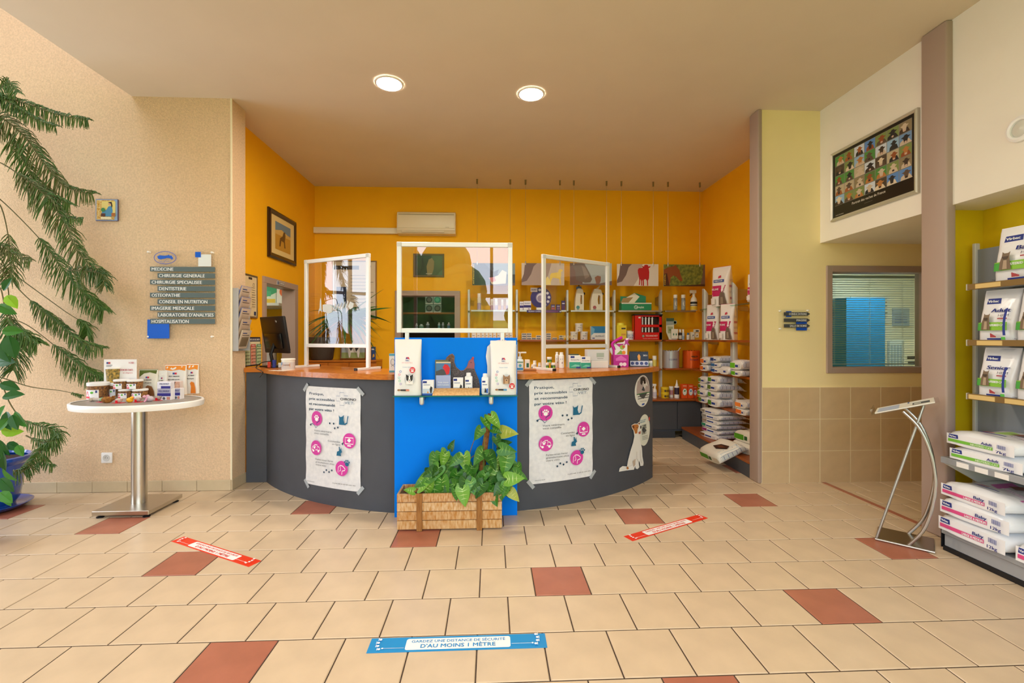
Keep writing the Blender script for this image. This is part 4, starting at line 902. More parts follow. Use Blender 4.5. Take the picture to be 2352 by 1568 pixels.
def tub(name, label, cat, loc, r, h, c, lid='#F4F2EE', lidh=.2, taper=.92, band=None, group=None, art=None, rough=.35):
    t = thing(name, label, cat, loc, 0, group); hb = h * (1 - lidh); m = c if not isinstance(c, str) else mat(c, rough)
    obj('body', B().lathe([(r * taper, 0), (r * .98, hb)], m, 22), t)
    obj('lid', B().lathe([(r * 1.04, hb), (r * 1.05, hb + .003), (r * 1.05, h - .004), (r * .98, h)], mat(lid, .4), 22), t)
    if band:
        z0, z1, bc = band; obj('label_band', B().lathe([(r * (taper + (.98 - taper) * z0) * 1.012, hb * z0), (r * (taper + (.98 - taper) * z1) * 1.012, hb * z1)], mat(bc, .5), 22, cap=False), t, None)
    if art:
        R = r * 1.03; a = Art(lambda u, v: (Vector((R * math.sin(u / R), -R * math.cos(u / R), v)), Vector((math.sin(u / R), -math.cos(u / R), 0))), step=.0004); art(a, r, hb); a.obj('print', t)
    return t
def pouch_fn(w, h, d, e=5.0, lean=0.0, full=1.9):
    def dd(v): return max(.0015, d / 2 * min(1.0, (1 - v) * full) ** .75 * (.90 + .10 * math.sin(v * 7)))
    def ww(v): return w / 2 * (1 - .05 * math.sin(math.pi * min(1, v * 1.05)) + .03 * max(0, v - .8) * 5 * 0)
    def front(x, z):
        v = min(1, max(0, z / h)); X = ww(v); q = max(0, 1 - min(1, abs(x) / (w / 2)) ** e) ** (1 / e)
        return Vector((x / (w / 2) * X, -dd(v) * q + lean * v * v, z))
    return dd, ww, front
def pouch(name, label, cat, loc, w, h, d, c, art=None, rotz=0.0, group=None, lean=0.0, seal=None, rough=.35, side=None, sealh=.07, full=1.9):
    t = thing(name, label, cat, loc, rotz, group); dd, ww, front = pouch_fn(w, h, d, lean=lean, full=full)
    n, nv, e = 36, 14, 5.0; vs = []; fs = []; rn = random.Random(sum(map(ord, label)) % 1000)
    for j in range(nv + 1):
        v = j / nv; X, Yd = ww(v), dd(v)
        for k in range(n):
            a = 2 * math.pi * k / n; ca, sa = math.cos(a), math.sin(a)
            s = (abs(ca) ** e + abs(sa) ** e) ** (-1 / e); wob = 0 if j in (0, nv) else rn.uniform(-.0012, .0012)
            vs.append((X * ca * s, Yd * sa * s + wob + lean * v * v, v * h))
    for j in range(nv):
        for k in range(n): fs.append((j * n + k, j * n + (k + 1) % n, (j + 1) * n + (k + 1) % n, (j + 1) * n + k))
    fs.append(tuple(reversed(range(n)))); fs.append(tuple(range(nv * n, (nv + 1) * n)))
    b = B(); b.add(vs, fs, mat(c, rough, bump=.25, bs=14)); obj('bag', b, t, 1.0)
    obj('top_seal', B().box(-ww(1) * .99, ww(1) * .99, -.0012 + lean, .0012 + lean, h * (1 - sealh), h + .004, mat(seal or c, rough)), t)
    if art:
        a = Art(lambda x, z: (front(x, z), Vector((0, -1, 0))), step=.0018); a.t = t; art(a, w, h); a.obj('print', t)
    if side:
        def sm(y, z): v = min(1, z / h); return Vector((ww(v) * (1 - .2 * abs(y) ** 4) + .001, y * dd(v) * .92 + lean * v * v, z))
        a = Art(lambda y, z: (sm(y, z), Vector((1, 0, 0))), step=.001); side(a, h); a.obj('side_print', t)
    return t
def lying(name, label, loc, w, L, th, c, art=None, rotz=0.0, group=None, cat='pet food bag', rough=.3, tilt=0.0, roll=0.0, plastic=None, top=None, droop=0.0, parts='gusset_print', tp=.72):
    """filled bag lying flat, its printed gusset towards local -y; plastic: colour of the clear sides"""
    t = thing(name, label, cat, loc, rotz, group); t.rotation_euler = (tilt, roll, rotz)
    n, ny, e = 32, 12, 3.2; rn = random.Random(sum(map(ord, label)) % 997); ph = [rn.uniform(0, 6) for _ in range(4)]
    def f(s):
        if s < .08: return .80 + .2 * (s / .08)
        if s < tp: return 1.0 + .05 * math.sin(s * 9 + ph[0])
        return max(.12, 1.0 * (1 - ((s - tp) / (1 - tp)) ** 1.6 * .9))
    def g(s): return (.93 + .07 * min(1, s / .1)) * (1 - .05 * max(0, (s - .8) / .2))
    def pt(s, a):
        ca, sa = math.cos(a), math.sin(a); q = (abs(ca) ** e + abs(sa) ** e) ** (-1 / e); F = th * f(s) * (1 + .03 * math.sin(3 * a + ph[1] + s * 5))
        return Vector((w / 2 * g(s) * ca * q, -L / 2 + s * L, F * (.5 + .5 * sa * q) - droop * max(0, .3 - s) ** 2))
    vs = [pt(j / ny, 2 * math.pi * k / n) for j in range(ny + 1) for k in range(n)]
    fs = [(j * n + k, j * n + (k + 1) % n, (j + 1) * n + (k + 1) % n, (j + 1) * n + k) for j in range(ny) for k in range(n)]
    fs += [tuple(reversed(range(n))), tuple(range(ny * n, (ny + 1) * n))]
    b = B(); b.add(vs, fs, mat(c, rough, bump=.6, bs=13)); me = obj('bag', b, t, 1.1)
    obj('end_seal', B().box(-w / 2 * .9, w / 2 * .9, L / 2 - .002, L / 2 + .022, th * .03, th * .03 + .006, mat(c, rough)), t)
    if plastic:
        a = Art(lambda s, q: (pt(s, q), Vector((1, 0, 0))), step=.0015)
        pm = mat(plastic, .15, coat=.5); gl = '#6E7590'
        a.rect(.06, -.95, .95, .95, pm, 12, 6)
        for k in range(1, 7): a.line([(k / 7.3 + .03, -.9), (k / 7.3 + .03, -.3), (k / 7.3 + .03, .3), (k / 7.3 + .03, .9)], .016, gl)
        for q in (-.45, .45): a.line([(.06 + i * .11, q) for i in range(9)], .035, gl)
        a.obj('side_panel', t)
    if art:
        a = Art(lambda x, z: (Vector((x, -L / 2 - .001 , th * .4 * 0 + z)), Vector((0, -1, 0))), step=.0008); art(a, w, th); a.obj(parts, t)
    if top:
        def tm(x, y): s = (y + L / 2) / L; q = min(1, abs(x) / (w / 2 * g(s))); return Vector((x, y, th * f(s) * (.5 + .5 * max(0, 1 - q ** e) ** (1 / e)) - droop * max(0, .3 - s) ** 2 + .003))
        a = Art(lambda x, y: (tm(x, y), Vector((0, 0, 1))), step=.0012); top(a, w, L); a.obj('top_print', t)
    return t
def logo_flag(a, x, z, w, h, c='#1B2F86'):
    a.poly([(x, z), (x + w, z), (x + w * .96, z + h), (x + w * .05, z + h)], c)

# ================================================================ back wall shelves
YF = 7.0
G1 = 'goods on the glass top shelf'
for k, (u0, u1, vt) in enumerate(((1096, 1105, 673), (1126, 1133.5, 686), (1136, 1144, 685.5), (1151, 1157, 687), (1162, 1168.5, 686.5))):
    x, w, h = on(u0, u1, vt, ZG, YF)
    can('aerosol_can', 'white aerosol can with purple band on the glass shelf, %s from left' % ORD[k], 'aerosol can', (x, YF + .05, ZG), w / 2, h, '#EDE6E0', '#FBFAF8', .22, (.05, .55, '#C9A9B8' if k % 2 else '#B9A6C8'), G1, .8, lambda a, r, hb: (a.rect(-r * .7, hb * .62, r * .7, hb * .7, '#4A3C86'), a.rect(-r * .6, hb * .2, r * .6, hb * .3, '#6A4A8A')))
def feli(a, w, h): a.rect(-w / 2, h * .5, w / 2, h, '#E9E6F2'); a.rect(-w / 2, h * .28, w / 2, h * .55, '#332878'); a.text('FELIWAY', 0, h * .68, h * .14, '#3A3A6A', True, w * .8, 'C'); a.disc(w * .2, h * .14, h * .1, '#B8A8C0')
for u0, u1, vt, lb in ((1194, 1206, 692, 'leftmost'), (1203, 1220, 691, 'beside the round display')):
    x, w, h = on(u0, u1, vt, ZG, YF + (.04 if u0 == 1194 else 0)); carton('medicine_box', 'purple and white calming-product box on the glass shelf, ' + lb, 'box', (x, YF + .04 + (.05 if u0 == 1194 else 0), ZG), w, .05, h, '#F2F0F4', feli, group=G1)
xa = PY(1219, 690, YF).x; xb = PY(1267, 690, YF).x; t = thing('round_display', 'round purple cardboard display standing on the glass shelf', 'display', ((xa + xb) / 2, YF + .03, ZG)); Rd = (xb - xa) / 2
obj('disc', B().lathe([(Rd, -.004), (Rd, .004)], mat('#33256E', .45), 36, mtx=Matrix.Translation((0, 0, Rd + .03)) @ Matrix.Rotation(math.pi / 2, 4, 'X')), t)
obj('base', B().rbox(-Rd * .45, Rd * .45, -.03, .03, 0, .04, M_WHITEP, .003, 1), t)
obj('header', B().box(-Rd, -Rd * .35, -.006, .0, Rd * 1.75, Rd * 2.15, mat('#EDE4EC', .5)), t)
a = art0(-.007); a.disc(0, Rd + .03, Rd * .5, '#D8D2DE'); a.ring(0, Rd + .03, Rd * .5, .012, '#8A82A8'); a.disc(-.01, Rd + .02, Rd * .3, '#9A8AA6')
for k in range(6): q = D(-60 + k * 32); a.disc(Rd * .76 * math.cos(q), Rd + .03 + Rd * .76 * math.sin(q), Rd * .13, '#E6E2EE')
a.text('FELIWAY', -Rd * .67, Rd * 1.88, .02, '#5A4A8A', True, Rd * .5, 'C'); a.obj('print', t)
xa = PY(1210, 715, 6.95).x; xb = PY(1289, 715, 6.95).x
t = thing('shelf_strip', 'dark purple lettered strip on the glass shelf edge', 'shelf label', ((xa + xb) / 2, 6.953, ZG - .042)); w = xb - xa
obj('strip', B().box(-w / 2, w / 2, -.003, 0, 0, .04, mat('#2E1F6A', .4)), t); a = art0(-.0035); a.text('FELIWAY CLASSIC', -w * .45, .012, .018, '#E8E4F4', True, w * .36); a.rect(0, .01, w * .42, .03, '#7A3A7A'); a.disc(w * .47, .02, .01, '#E8E4F4'); a.obj('print', t)
for k, (u0, u1, vt, c) in enumerate(((1266, 1275, 699, '#B8564E'), (1278, 1287, 699, '#7A5A8A'), (1290, 1298.5, 690, '#5A2A6A'))):
    x, w, h = on(u0, u1, vt, ZG, YF); carton('medicine_box', 'small purple box right of the round display, %s from left' % ORD[k], 'box', (x, YF + .03, ZG), w, .045, h, '#3A2A6E', lambda a, w, h, c=c: (a.rect(-w * .4, h * .1, w * .4, h * .5, c), a.rect(-w * .35, h * .65, w * .35, h * .75, '#E8E4F0')), group=G1)
# two feeding jugs
def jug(label, u0, u1, vt, capc, lab):
    x, w, h = on(u0, u1, vt, ZG, YF + .05); t = thing('feeding_jug', label, 'jug', (x, YF + .10, ZG), 0, G1); M = mat('#EFE7D2', .4, sss=.1); H = h * .86
    lf = w * .5
    pts = [(-lf, 0), (lf, 0), (lf * 1.0, H * .75), (lf * .75, H * .95), (lf * .2, H), (-lf * .35, H), (-lf * .7, H * .8), (-lf * .95, H * .45)]
    b = B(); hole = [(lf * .25, H * .28), (lf * .62, H * .3), (lf * .62, H * .68), (lf * .3, H * .72), (lf * .18, H * .5)]
    n0, n1 = len(pts), len(hole); al = pts + hole; tri = tessellate_polygon([[Vector((p, q, 0)) for p, q in pts], [Vector((p, q, 0)) for p, q in hole]]); N_ = n0 + n1
    vs = [(p, -.05, q) for p, q in al] + [(p, .05, q) for p, q in al]
    b.add(vs, [tuple(q) for q in tri] + [tuple(i + N_ for i in reversed(q)) for q in tri] + [(i, (i + 1) % n0, N_ + (i + 1) % n0, N_ + i) for i in range(n0)] + [(n0 + i, n0 + (i + 1) % n1, N_ + n0 + (i + 1) % n1, N_ + n0 + i) for i in range(n1)], M)
    obj('body', b, t, .6)
    a = art0(-.0505); a.disc(-lf * .35, H * .14, .028, lab); a.rect(-lf * .6, H * .02, -lf * .1, H * .07, '#A9B8B0'); a.obj('print', t)
    if capc: obj('cap', B().lathe([(lf * .62, H - .005), (lf * .62, H + .03), (lf * .5, H + .035)], mat(capc, .4), 18), t); obj('nozzle', B().lathe([(.012, H + .03), (.010, h)], M_BLACK, 10), t)
    else: obj('spout', B().tube([(lf * .1, 0, H - .01), (lf * .7, 0, h)], [.022, .008], M, 10), t)
    obj('valve', B().lathe([(.018, 0), (.018, .03)], M_BLACK, 12, mtx=Matrix.Translation((lf * .95, 0, H * .78)) @ Matrix.Rotation(math.pi / 2, 4, 'Y')), t)
jug('cream feeding jug with blue cap and black nozzle on the glass shelf', 1321, 1341, 654, '#3E74B0', '#4A9AA0'); jug('cream feeding jug with slanted spout and open handle on the glass shelf', 1357, 1384, 655, None, '#B05A60')
x, w, h = on(1428, 1497, 695, ZG, YF)
t = carton('dressing_box', 'green and white bandage box with raised lid card on the glass shelf', 'box', (x, YF + .08, ZG), w, .14, h, '#1F8A5C', lambda a, w, h: (a.rect(-w / 2, h * .86, w / 2, h, '#E6E2D6'), a.text('Cosmoplast', w * .1, h * .3, h * .28, '#EAF4EC', True, w * .3, 'C'), a.ring(-.01, h * .42, h * .25, .006, '#EAF4EC')), group=G1)
_, w2, _ = on(1428, 1487, 671, ZG, YF); hl = PY(1450, 671, YF).z - ZG
b = B(); b.prism([(-w / 2, h), (-w / 2 + w2, h), (-w / 2 + w2, hl * .8), (-w / 2 + w2 * .55, hl), (-w / 2 + w2 * .3, hl * .78), (-w / 2, hl * .8)], -.01, .0, mat('#2A8A62', .5), 'xz'); lid = obj('lid_card', b, t)
a = art0(-.011); a.poly([(-w / 2 + w2 * .2, hl * .7), (-w / 2 + w2 * .55, hl * .98), (-w / 2 + w2 * .75, hl * .78), (-w / 2 + w2 * .55, h * 1.05), (-w / 2 + w2 * .1, h * 1.05)], '#EDE6D2'); a.poly([(-w / 2, h), (-w / 2 + w2 * .3, h), (-w / 2 + w2 * .5, hl * .75), (-w / 2 + w2 * .1, hl * .7)], '#A88A5A'); a.obj('lid_print', lid)
for k, (u0, u1) in enumerate(((1550, 1558.5), (1568, 1577))):
    x, w, h = on(u0, u1, 676, ZG, YF); can('aerosol_can', 'grey aerosol can with white cap on the glass shelf, %s of two' % ('left', 'right')[k], 'aerosol can', (x, YF + .05, ZG), w / 2, h, '#8E9090', '#F3F0EA', .2, (.1, .8, '#A2A6A8'), G1, .9, lambda a, r, hb: (a.disc(0, hb * .55, r * .6, '#E6E6E2', r * 1.3), a.rect(-r * .5, hb * .2, r * .5, hb * .28, '#E6E6E2')))
def trigger_spray(label, cat, loc, r, h, c, band, headc='#F3F1EC', group=None):
    t = thing('spray_bottle', label, cat, loc, 0, group); hb = h * .72
    obj('body', B().lathe([(r * .9, 0), (r, .01), (r, hb * .62), (r * .85, hb * .8), (r * .38, hb * .97), (r * .36, hb)], mat(c, .35), 18), t)
    b = B(); b.lathe([(r * .42, hb), (r * .42, hb + h * .08), (r * .3, hb + h * .1)], mat(headc, .4), 14); b.rbox(-r * 1.25, r * .75, -r * .3, r * .3, hb + h * .12, h, mat(headc, .4), r * .2, 2); b.box(-r * .25, r * .25, -r * .25, r * .25, hb + h * .07, hb + h * .14, mat(headc, .4)); obj('spray_head', b, t)
    obj('trigger', B().tube([(-r * .6, 0, hb + h * .14), (-r * .8, 0, hb + h * .06), (-r * 1.2, 0, hb + h * .0)], r * .13, M_BLACK, 8), t)
    for k, (z0, z1, bc) in enumerate(band): obj('label_band', B().lathe([(r * 1.015, hb * z0), (r * 1.015, hb * z1)], mat(bc, .5), 18, cap=False), t, None)
    return t
x, w, h = on(1590, 1605, 665, ZG, YF); trigger_spray('white trigger spray bottle with black and yellow label on the glass shelf', 'spray bottle', (x, YF + .06, ZG), w / 2, h, '#F1EEE6', ((.05, .3, '#E8C23A'), (.33, .38, '#222222'), (.45, .6, '#2A2A28')), group=G1)

# middle shelf
G2 = 'goods on the wooden middle shelf'
tick = ['#C05A50', '#C09A50', '#4A8AA8', '#C05A50', '#4A6AA8', '#B84A40', '#7AA0B8', '#C05A50', '#B84A40', '#C05A50']
for k, (a0, a1) in enumerate(((795, 838), (842, 877), (882, 914), (918, 948), (952, 983), (988, 1018), (1025, 1056), (1062, 1094), (1100, 1132), (1136, 1166))):
    x, w, h = on(880 + a0 / 3.92, 880 + a1 / 3.92, 764, ZW2, YF)
    carton('medicine_box', 'small white carton in the row just above the blue panel, %s from left' % ORD[k], 'box', (x, YF + .04, ZW2), w, .05, h, '#F0E8DE', lambda a, w, h, c=tick[k]: (a.rect(-w * .3, h * .55, w * .2, h * .62, '#6A6A70'), a.poly([(-w * .1, h * .15), (w * .1, h * .4), (w * .3, h * .2), (w * .1, h * .1)], c), a.rect(-w / 2, 0, -w * .35, h, '#D8CFC4')), group='row of white cartons')
def inky(a, w, h): a.rect(-w * .42, h * .18, w * .42, h * .8, '#26262A'); a.text('ADVANTIX', 0, h * .35, h * .3, '#E8E4DC', True, w * .7, 'C')
piles = [('leftmost', 90, 3), ('second', 147, 3), ('third', 200, 1), ('fourth', 253, 2), ('fifth', 367, 3), ('sixth', 437, 1), ('rightmost', 513, 2)]
for nm, px0, rows in piles:
    for r_ in range(rows):
        x, w, h = on(1180 + px0 / 4.9, 1180 + (px0 + 52) / 4.9, 770, ZW2, YF); h = .0335
        carton('tablet_box', 'tiny black and white box in the %s pile, %s from the shelf up' % (nm, ORD[r_]), 'box', (x + .002 * (r_ % 2), YF + .04, ZW2 + r_ * (h + .0005)), w, .07, h, '#EDE6DA', inky, group='tiny black and white boxes')
for nm, px0, px1, y0, lv in (('bottom left', 645, 735, 970, 0), ('bottom right', 757, 845, 970, 0), ('top', 700, 790, 870, 1)):
    x, w, h = on(1180 + px0 / 4.9, 1180 + px1 / 4.9, 758, ZW2, YF); h = .128
    tub('white_tub', 'round white plastic tub in the pile of three, the %s one' % nm, 'tub', (x, YF + .075, ZW2 + lv * (h + .0005)), w / 2 * .95, h, '#EDE8E0', '#F6F3EE', .16, .95, None, 'white tubs in a pile', lambda a, r, hb: (a.text('PREMIUM', 0, hb * .5, .014, '#6A6A78', True, r * .9, 'C'), a.disc(-r * .4, hb * .2, .008, '#3A4A8A'), a.disc(r * .3, hb * .9, .006, '#333333')))
x, w, h = on(1358, 1391.5, 749, ZW2, YF)
carton('supplement_box', 'square blue and white box on the middle shelf right of the tubs', 'box', (x, YF + .05, ZW2), w, .08, h, '#E9E9E6', lambda a, w, h: (a.rect(-w / 2, h * .5, w / 2, h, '#1B7FB8'), a.poly([(-w / 2, h), (-w / 2, h * .3), (-w * .3, h * .5), (-w * .25, h * .8)], '#6FB4D8'), a.text('GLUTELLAC', w * .1, h * .22, h * .1, '#2A3A5A', True, w * .62, 'C'), a.rect(-w * .42, h * .08, -w * .25, h * .15, '#1B2F86')), group=G2)
x, w, h = on(1418, 1439.5, 741, ZW2, YF)
t = carton('yellow_canister', 'square yellow plastic canister on the middle shelf', 'canister', (x, YF + .075, ZW2), w, .13, h * .86, '#E8D21E', lambda a, w, h: (a.rect(-w * .1, h * .05, w * .45, h * .9, '#E8C83A'), a.rect(-w * .05, h * .72, w * .4, h * .82, '#3A3426'), a.rect(-w * .05, h * .3, w * .4, h * .42, '#D89A3A')), group=G2)
obj('cap', B().lathe([(w * .38, h * .86), (w * .38, h * .97), (w * .34, h)], mat('#EFE04A', .4), 20), t)
for k, (u0, u1, vt, dy) in enumerate(((1440, 1454, 759, .1), (1441, 1459, 761, 0))):
    x, w, h = on(u0, u1, vt, ZW2, YF + dy); tub('white_tub', 'white tub with printed label beside the yellow canister, %s' % ('rear one', 'front one')[k], 'tub', (x, YF + .07 + dy, ZW2), w / 2 * .95, h, '#EDEAE6', '#F6F3EE', .16, .94, (.15, .85, '#C9CBD6'), G2, lambda a, r, hb: (a.rect(-r * .6, hb * .5, r * .6, hb * .72, '#4A5A9A'), a.rect(-r * .4, hb * .25, r * .5, hb * .35, '#B05A5A')))
# red syringe rack
x, w, h = on(1458, 1521.5, 724, ZW2, YF - .02); t = thing('syringe_rack', 'red metal display rack of syringes on the middle shelf', 'display rack', (x, YF + .06, ZW2), 0, G2); M_RED = mat('#D0140E', .3); d = .13
obj('side', B().box(-w / 2, -w / 2 + .006, -d / 2, d / 2, 0, h, M_RED), t); obj('side', B().box(w / 2 - .006, w / 2, -d / 2, d / 2, 0, h, M_RED), t); obj('back', B().box(-w / 2, w / 2, d / 2 - .006, d / 2, 0, h, mat('#4A2A20', .5)), t)
fb = B(); fx = -w / 2 + w * .25
fb.box(-w / 2, fx, -d / 2, -d / 2 + .006, 0, h, M_RED); fb.box(fx, w / 2, -d / 2, -d / 2 + .006, 0, h * .3, M_RED); fb.box(fx, w / 2, -d / 2, -d / 2 + .006, h * .52, h * .62, M_RED); fb.box(w / 2 - w * .1, w / 2, -d / 2, -d / 2 + .006, 0, h, M_RED); fb.box(fx, w / 2, -d / 2, -d / 2 + .006, h * .95, h, M_RED); obj('front', fb, t)
obj('top_tray', B().rbox(-w / 2 - .01, w / 2 + .01, -d / 2 - .01, d / 2, h, h + .02, M_BLACK, .003, 1), t)
a = art0(-d / 2 - .0005); a.disc(fx + .03, h * .15, .022, '#2A5A3A'); a.ring(fx + .03, h * .15, .014, .005, '#E8E4D8'); a.text('TECHNOVET', fx + .065, h * .13, .024, '#F2E6E0', True, w * .44); a.text('The better healthcare animal friend', -w * .2, h * .04, .010, '#F2E6E0', False, w * .55); a.rect(-w * .36, h * .88, -w * .28, h * .94, '#F2E6E0'); a.obj('print', t)
for row in range(2):
    for k in range(4):
        xs = fx + .028 + k * .052
        s_ = thing('syringe', 'clear syringe in the red rack, %s row, %s from left' % (('lower', 'upper')[row], ORD[k]), 'syringe', (x + xs, YF + .06 - .03, ZW2 + h * (.31 if row == 0 else .62)), 0, 'syringes in the red rack')
        hh = h * (.2 if row == 0 else .32); obj('barrel', B().lathe([(.013, 0), (.013, hh * .8)], mat('#E2E4E6', .15, coat=.5), 12), s_); obj('flange', B().lathe([(.019, hh * .78), (.019, hh * .83)], mat('#F0F0EE', .3), 12), s_); obj('plunger', B().lathe([(.009, hh * .83), (.009, hh * .95), (.015, hh * .96), (.015, hh)], mat('#F0F0EE', .3), 12), s_)
# leaflet display and small remedies
x, w, h = on(1533, 1551, 730, ZW2, YF); t = thing('counter_card', 'white and green cardboard display card with round tag on the middle shelf', 'display card', (x, YF + .05, ZW2), 0, G2)
obj('card', B().prism([(-w / 2, h * .35), (-w / 2, h), (w / 2, h), (w / 2, h * .1), (w * .1, 0), (-w * .1, .0)], 0, .004, mat('#DDDcC8', .5), 'xz'), t); obj('base', B().rbox(-w * .2, w * .75, -.045, .0, 0, .016, M_WHITEP, .002, 1), t)
obj('tag', B().lathe([(.032, -.002), (.032, .002)], mat('#8FA894', .5), 20, mtx=Matrix.Translation((w * .62, -.002, h * .80)) @ Matrix.Rotation(math.pi / 2, 4, 'X')), t); obj('tag_stem', B().box(w * .3, w * .62, -.002, .002, h * .77, h * .83, mat('#8FA894', .5)), t)
a = art0(-.001); a.rect(-w / 2, h * .85, w / 2, h, '#3A5A4A'); a.poly([(-w / 2, h * .66), (w / 2, h * .7), (w / 2, h * .85), (-w / 2, h * .85)], '#9CA8A4'); a.poly([(-w * .3, h * .3), (w * .3, h * .3), (w * .35, h * .6), (-w * .35, h * .62)], '#A8B08A'); a.disc(0, h * .45, .02, '#7A8A5A'); a.disc(w * .62, h * .8, .02, '#E8E8DC'); a.obj('print', t)
x, w, h = on(1541.5, 1556, 755, ZW2, YF); carton('remedy_box', 'small white box with green crosses in front of the display card', 'box', (x, YF - .01, ZW2 + .0165), w, .03, h - .02, '#ECE9DC', lambda a, w, h: [a.poly([(q * w, h * .3), (q * w + .012, h * .45), (q * w, h * .6), (q * w - .012, h * .45)], '#3A7A5A') for q in (-.2, .22)], group=G2)
for u0, u1, vt, nm, lb, c, cap, band in ((1560, 1568, 756, 'dropper_bottle', 'small brown bottle with white dropper', '#2A1A10', '#F0EDE6', (.1, .6, '#D8D2C4')), (1568, 1574, 756, 'aerosol_can', 'slim pale blue can beside the brown bottle', '#C9D2DA', '#F3F3F0', (.1, .5, '#8FA8C0')), (1579, 1585.5, 764, 'small_bottle', 'little white bottle with blue cap', '#EDEAE4', '#3A6A9A', (.1, .7, '#E6E2DC'))):
    x, w, h = on(u0, u1, vt, ZW2, YF); can(nm, lb + ' on the middle shelf', 'bottle', (x, YF + .03, ZW2), w / 2, h, c, cap, .3, band, G2, .6)
for k, (u0, u1, vt, zb, c) in enumerate(((1587, 1597, 762, 0, '#E6DCC0'), (1595, 1607, 763, 0, '#D8A83A'))):
    x, w, h = on(u0, u1, vt, ZW2, YF); carton('remedy_box', 'small %s carton near the corner of the middle shelf' % ('cream', 'yellow-edged')[k], 'box', (x, YF + .03 + .0 * k, ZW2), w * .92, .05, h, c, lambda a, w, h: (a.rect(-w * .35, h * .3, w * .4, h * .9, '#F0ECE2'), a.poly([(-.01, h * .4), (.012, h * .55), (0, h * .7)], '#3A3A3A')), group=G2)
x, w, h = on(1596, 1607.5, 756, ZW2, YF); hh = PY(1600, 763, YF).z - ZW2; carton('remedy_box', 'flat white box lying on the yellow-edged carton', 'box', (x, YF + .03, ZW2 + hh + .0005), w, .05, h - hh, '#EFEBE0', lambda a, w, h: a.rect(-w * .3, h * .2, w * .3, h * .7, '#4A4A40'), group=G2)

# lower shelves
for u0, u1, c, lb, tx_, tc in ((1528, 1565, '#BDBCC0', 'silver drum-shaped carton on the lower shelf', 'EQUIMAX', '#5A5A8A'), (1576, 1613, '#E8601A', 'orange drum-shaped carton on the lower shelf', 'Ecopack', '#5A3A6A')):
    x, w, h = on(u0, u1, 806, ZW3, YF + .06); t = thing('drum_carton', lb, 'carton', (x, YF + .17, ZW3), 0, 'drum cartons'); r = w / 2
    obj('body', B().lathe([(r, 0), (r, h)], mat(c, .3, metal=.3), 36), t)
    R = r * 1.004; a = Art(lambda u, v, R=R: (Vector((R * math.sin(u / R), -R * math.cos(u / R), v)), Vector((math.sin(u / R), -math.cos(u / R), 0))), step=.0006); a.text(tx_, 0, h * .45, h * .1, tc, True, w * .52, 'C')
    if c == '#E8601A': a.disc(0, h * .68, w * .21, '#4A2A1A', h * .05); a.disc(0, h * .69, w * .19, '#7A4A2A', h * .03)
    else: a.rect(-w * .2, h * .63, w * .2, h * .645, '#E2E2E6'); a.rect(.02, h * .45, w * .26, h * .55, '#C89A9A') if 0 else None
    a.obj('print', t); b = B()
    for k in range(18):
        q = 2 * math.pi * k / 18; b.lathe([(.012, 0), (.009, .008), (0.001, .010)], mat(c, .5), 6, (r * .9 * math.cos(q), r * .9 * math.sin(q), h))
    obj('scalloped_top', b, t)['kind'] = 'stuff'
    if c != '#E8601A': obj('tie', B().tube([(r * .8, -r * .3, h), (r * .95, -r * .35, h + .03), (r * 1.1, -r * .35, h + .05)], .008, M_WHITEP, 6), t)
x, w, h = on(1502, 1511, 817, ZW3, YF); can('aerosol_can', 'white can with yellow band behind the desk calendar', 'aerosol can', (x, YF + .06, ZW3), w / 2, h, '#E8D98A', '#F4F1EA', .3, (.1, .9, '#E0CF6A'), None, .9)
x, w, h = on(1492, 1500, 824, ZW3, YF - .02); can('small_bottle', 'green and white bottle just behind the desk calendar', 'bottle', (x, YF + .04, ZW3), w / 2, h, '#E8ECE2', '#2A3A2A', .2, (.1, .7, '#7AA86A'), None, .6)
G4 = 'goods on the dark base cabinet'
for k, vt in enumerate((901, 889)):
    x, w, h = on(1523, 1541, 901, ZW4, 6.9); hb = .083; tub('yellow_tub', 'round yellow tub on the base cabinet, %s of two' % ('lower', 'upper')[k], 'tub', (x, 6.98, ZW4 + k * (hb + .0005)), w / 2 * .96, hb, '#E8C21A', '#EACB2E', .3, .95, (.1, .9, '#DDB414'), G4, lambda a, r, h: (a.disc(-r * .3, h * .5, .016, '#4A3A1A'), a.rect(0, h * .3, r * .7, h * .7, '#8A6A1A')))
x, w, h = on(1541, 1551, 888, ZW4, 6.95); tub('white_jar', 'white jar with red lettering beside the yellow tubs', 'jar', (x, 7.02, ZW4), w / 2, h, '#EDE9E2', '#F4F1EC', .16, .96, (.3, .8, '#C98A90'), G4)
x, w, h = on(1552, 1563, 873, ZW4, 6.88); t = can('dropper_bottle', 'white bottle with long pointed nozzle and dark label', 'bottle', (x, 6.93, ZW4), w / 2, h * .78, '#EFEDEA', '#F4F2EE', .12, (.3, .85, '#3A2A3E'), G4, .45); obj('nozzle', B().lathe([(.014, h * .78), (.004, h)], M_WHITEP, 10), t)
for k, (u0, u1, vt, c, d) in enumerate(((1566, 1579.5, 882, '#3E9A5A', 0), (1580.5, 1593, 882.5, '#2E8FC8', 0), (1593.5, 1603.5, 887, '#C83A8A', .03))):
    x, w, h = on(u0, u1, vt, ZW4, 6.9); carton('orange_box', 'orange carton with %s emblem on the base cabinet' % ('green', 'blue', 'pink')[k], 'box', (x, 6.93 + d, ZW4), w, .06, h, '#E8541A', lambda a, w, h, c=c: (a.disc(0, h * .45, w * .36, '#F2EEE6', h * .24), a.ring(0, h * .45, w * .38, .004, c, h * .25), a.poly([(-w * .2, h * .5), (w * .05, h * .45), (w * .2, h * .55), (0, h * .6)], c), a.rect(-w * .3, h * .85, w * .3, h * .9, '#F2C8A8')), group=G4)
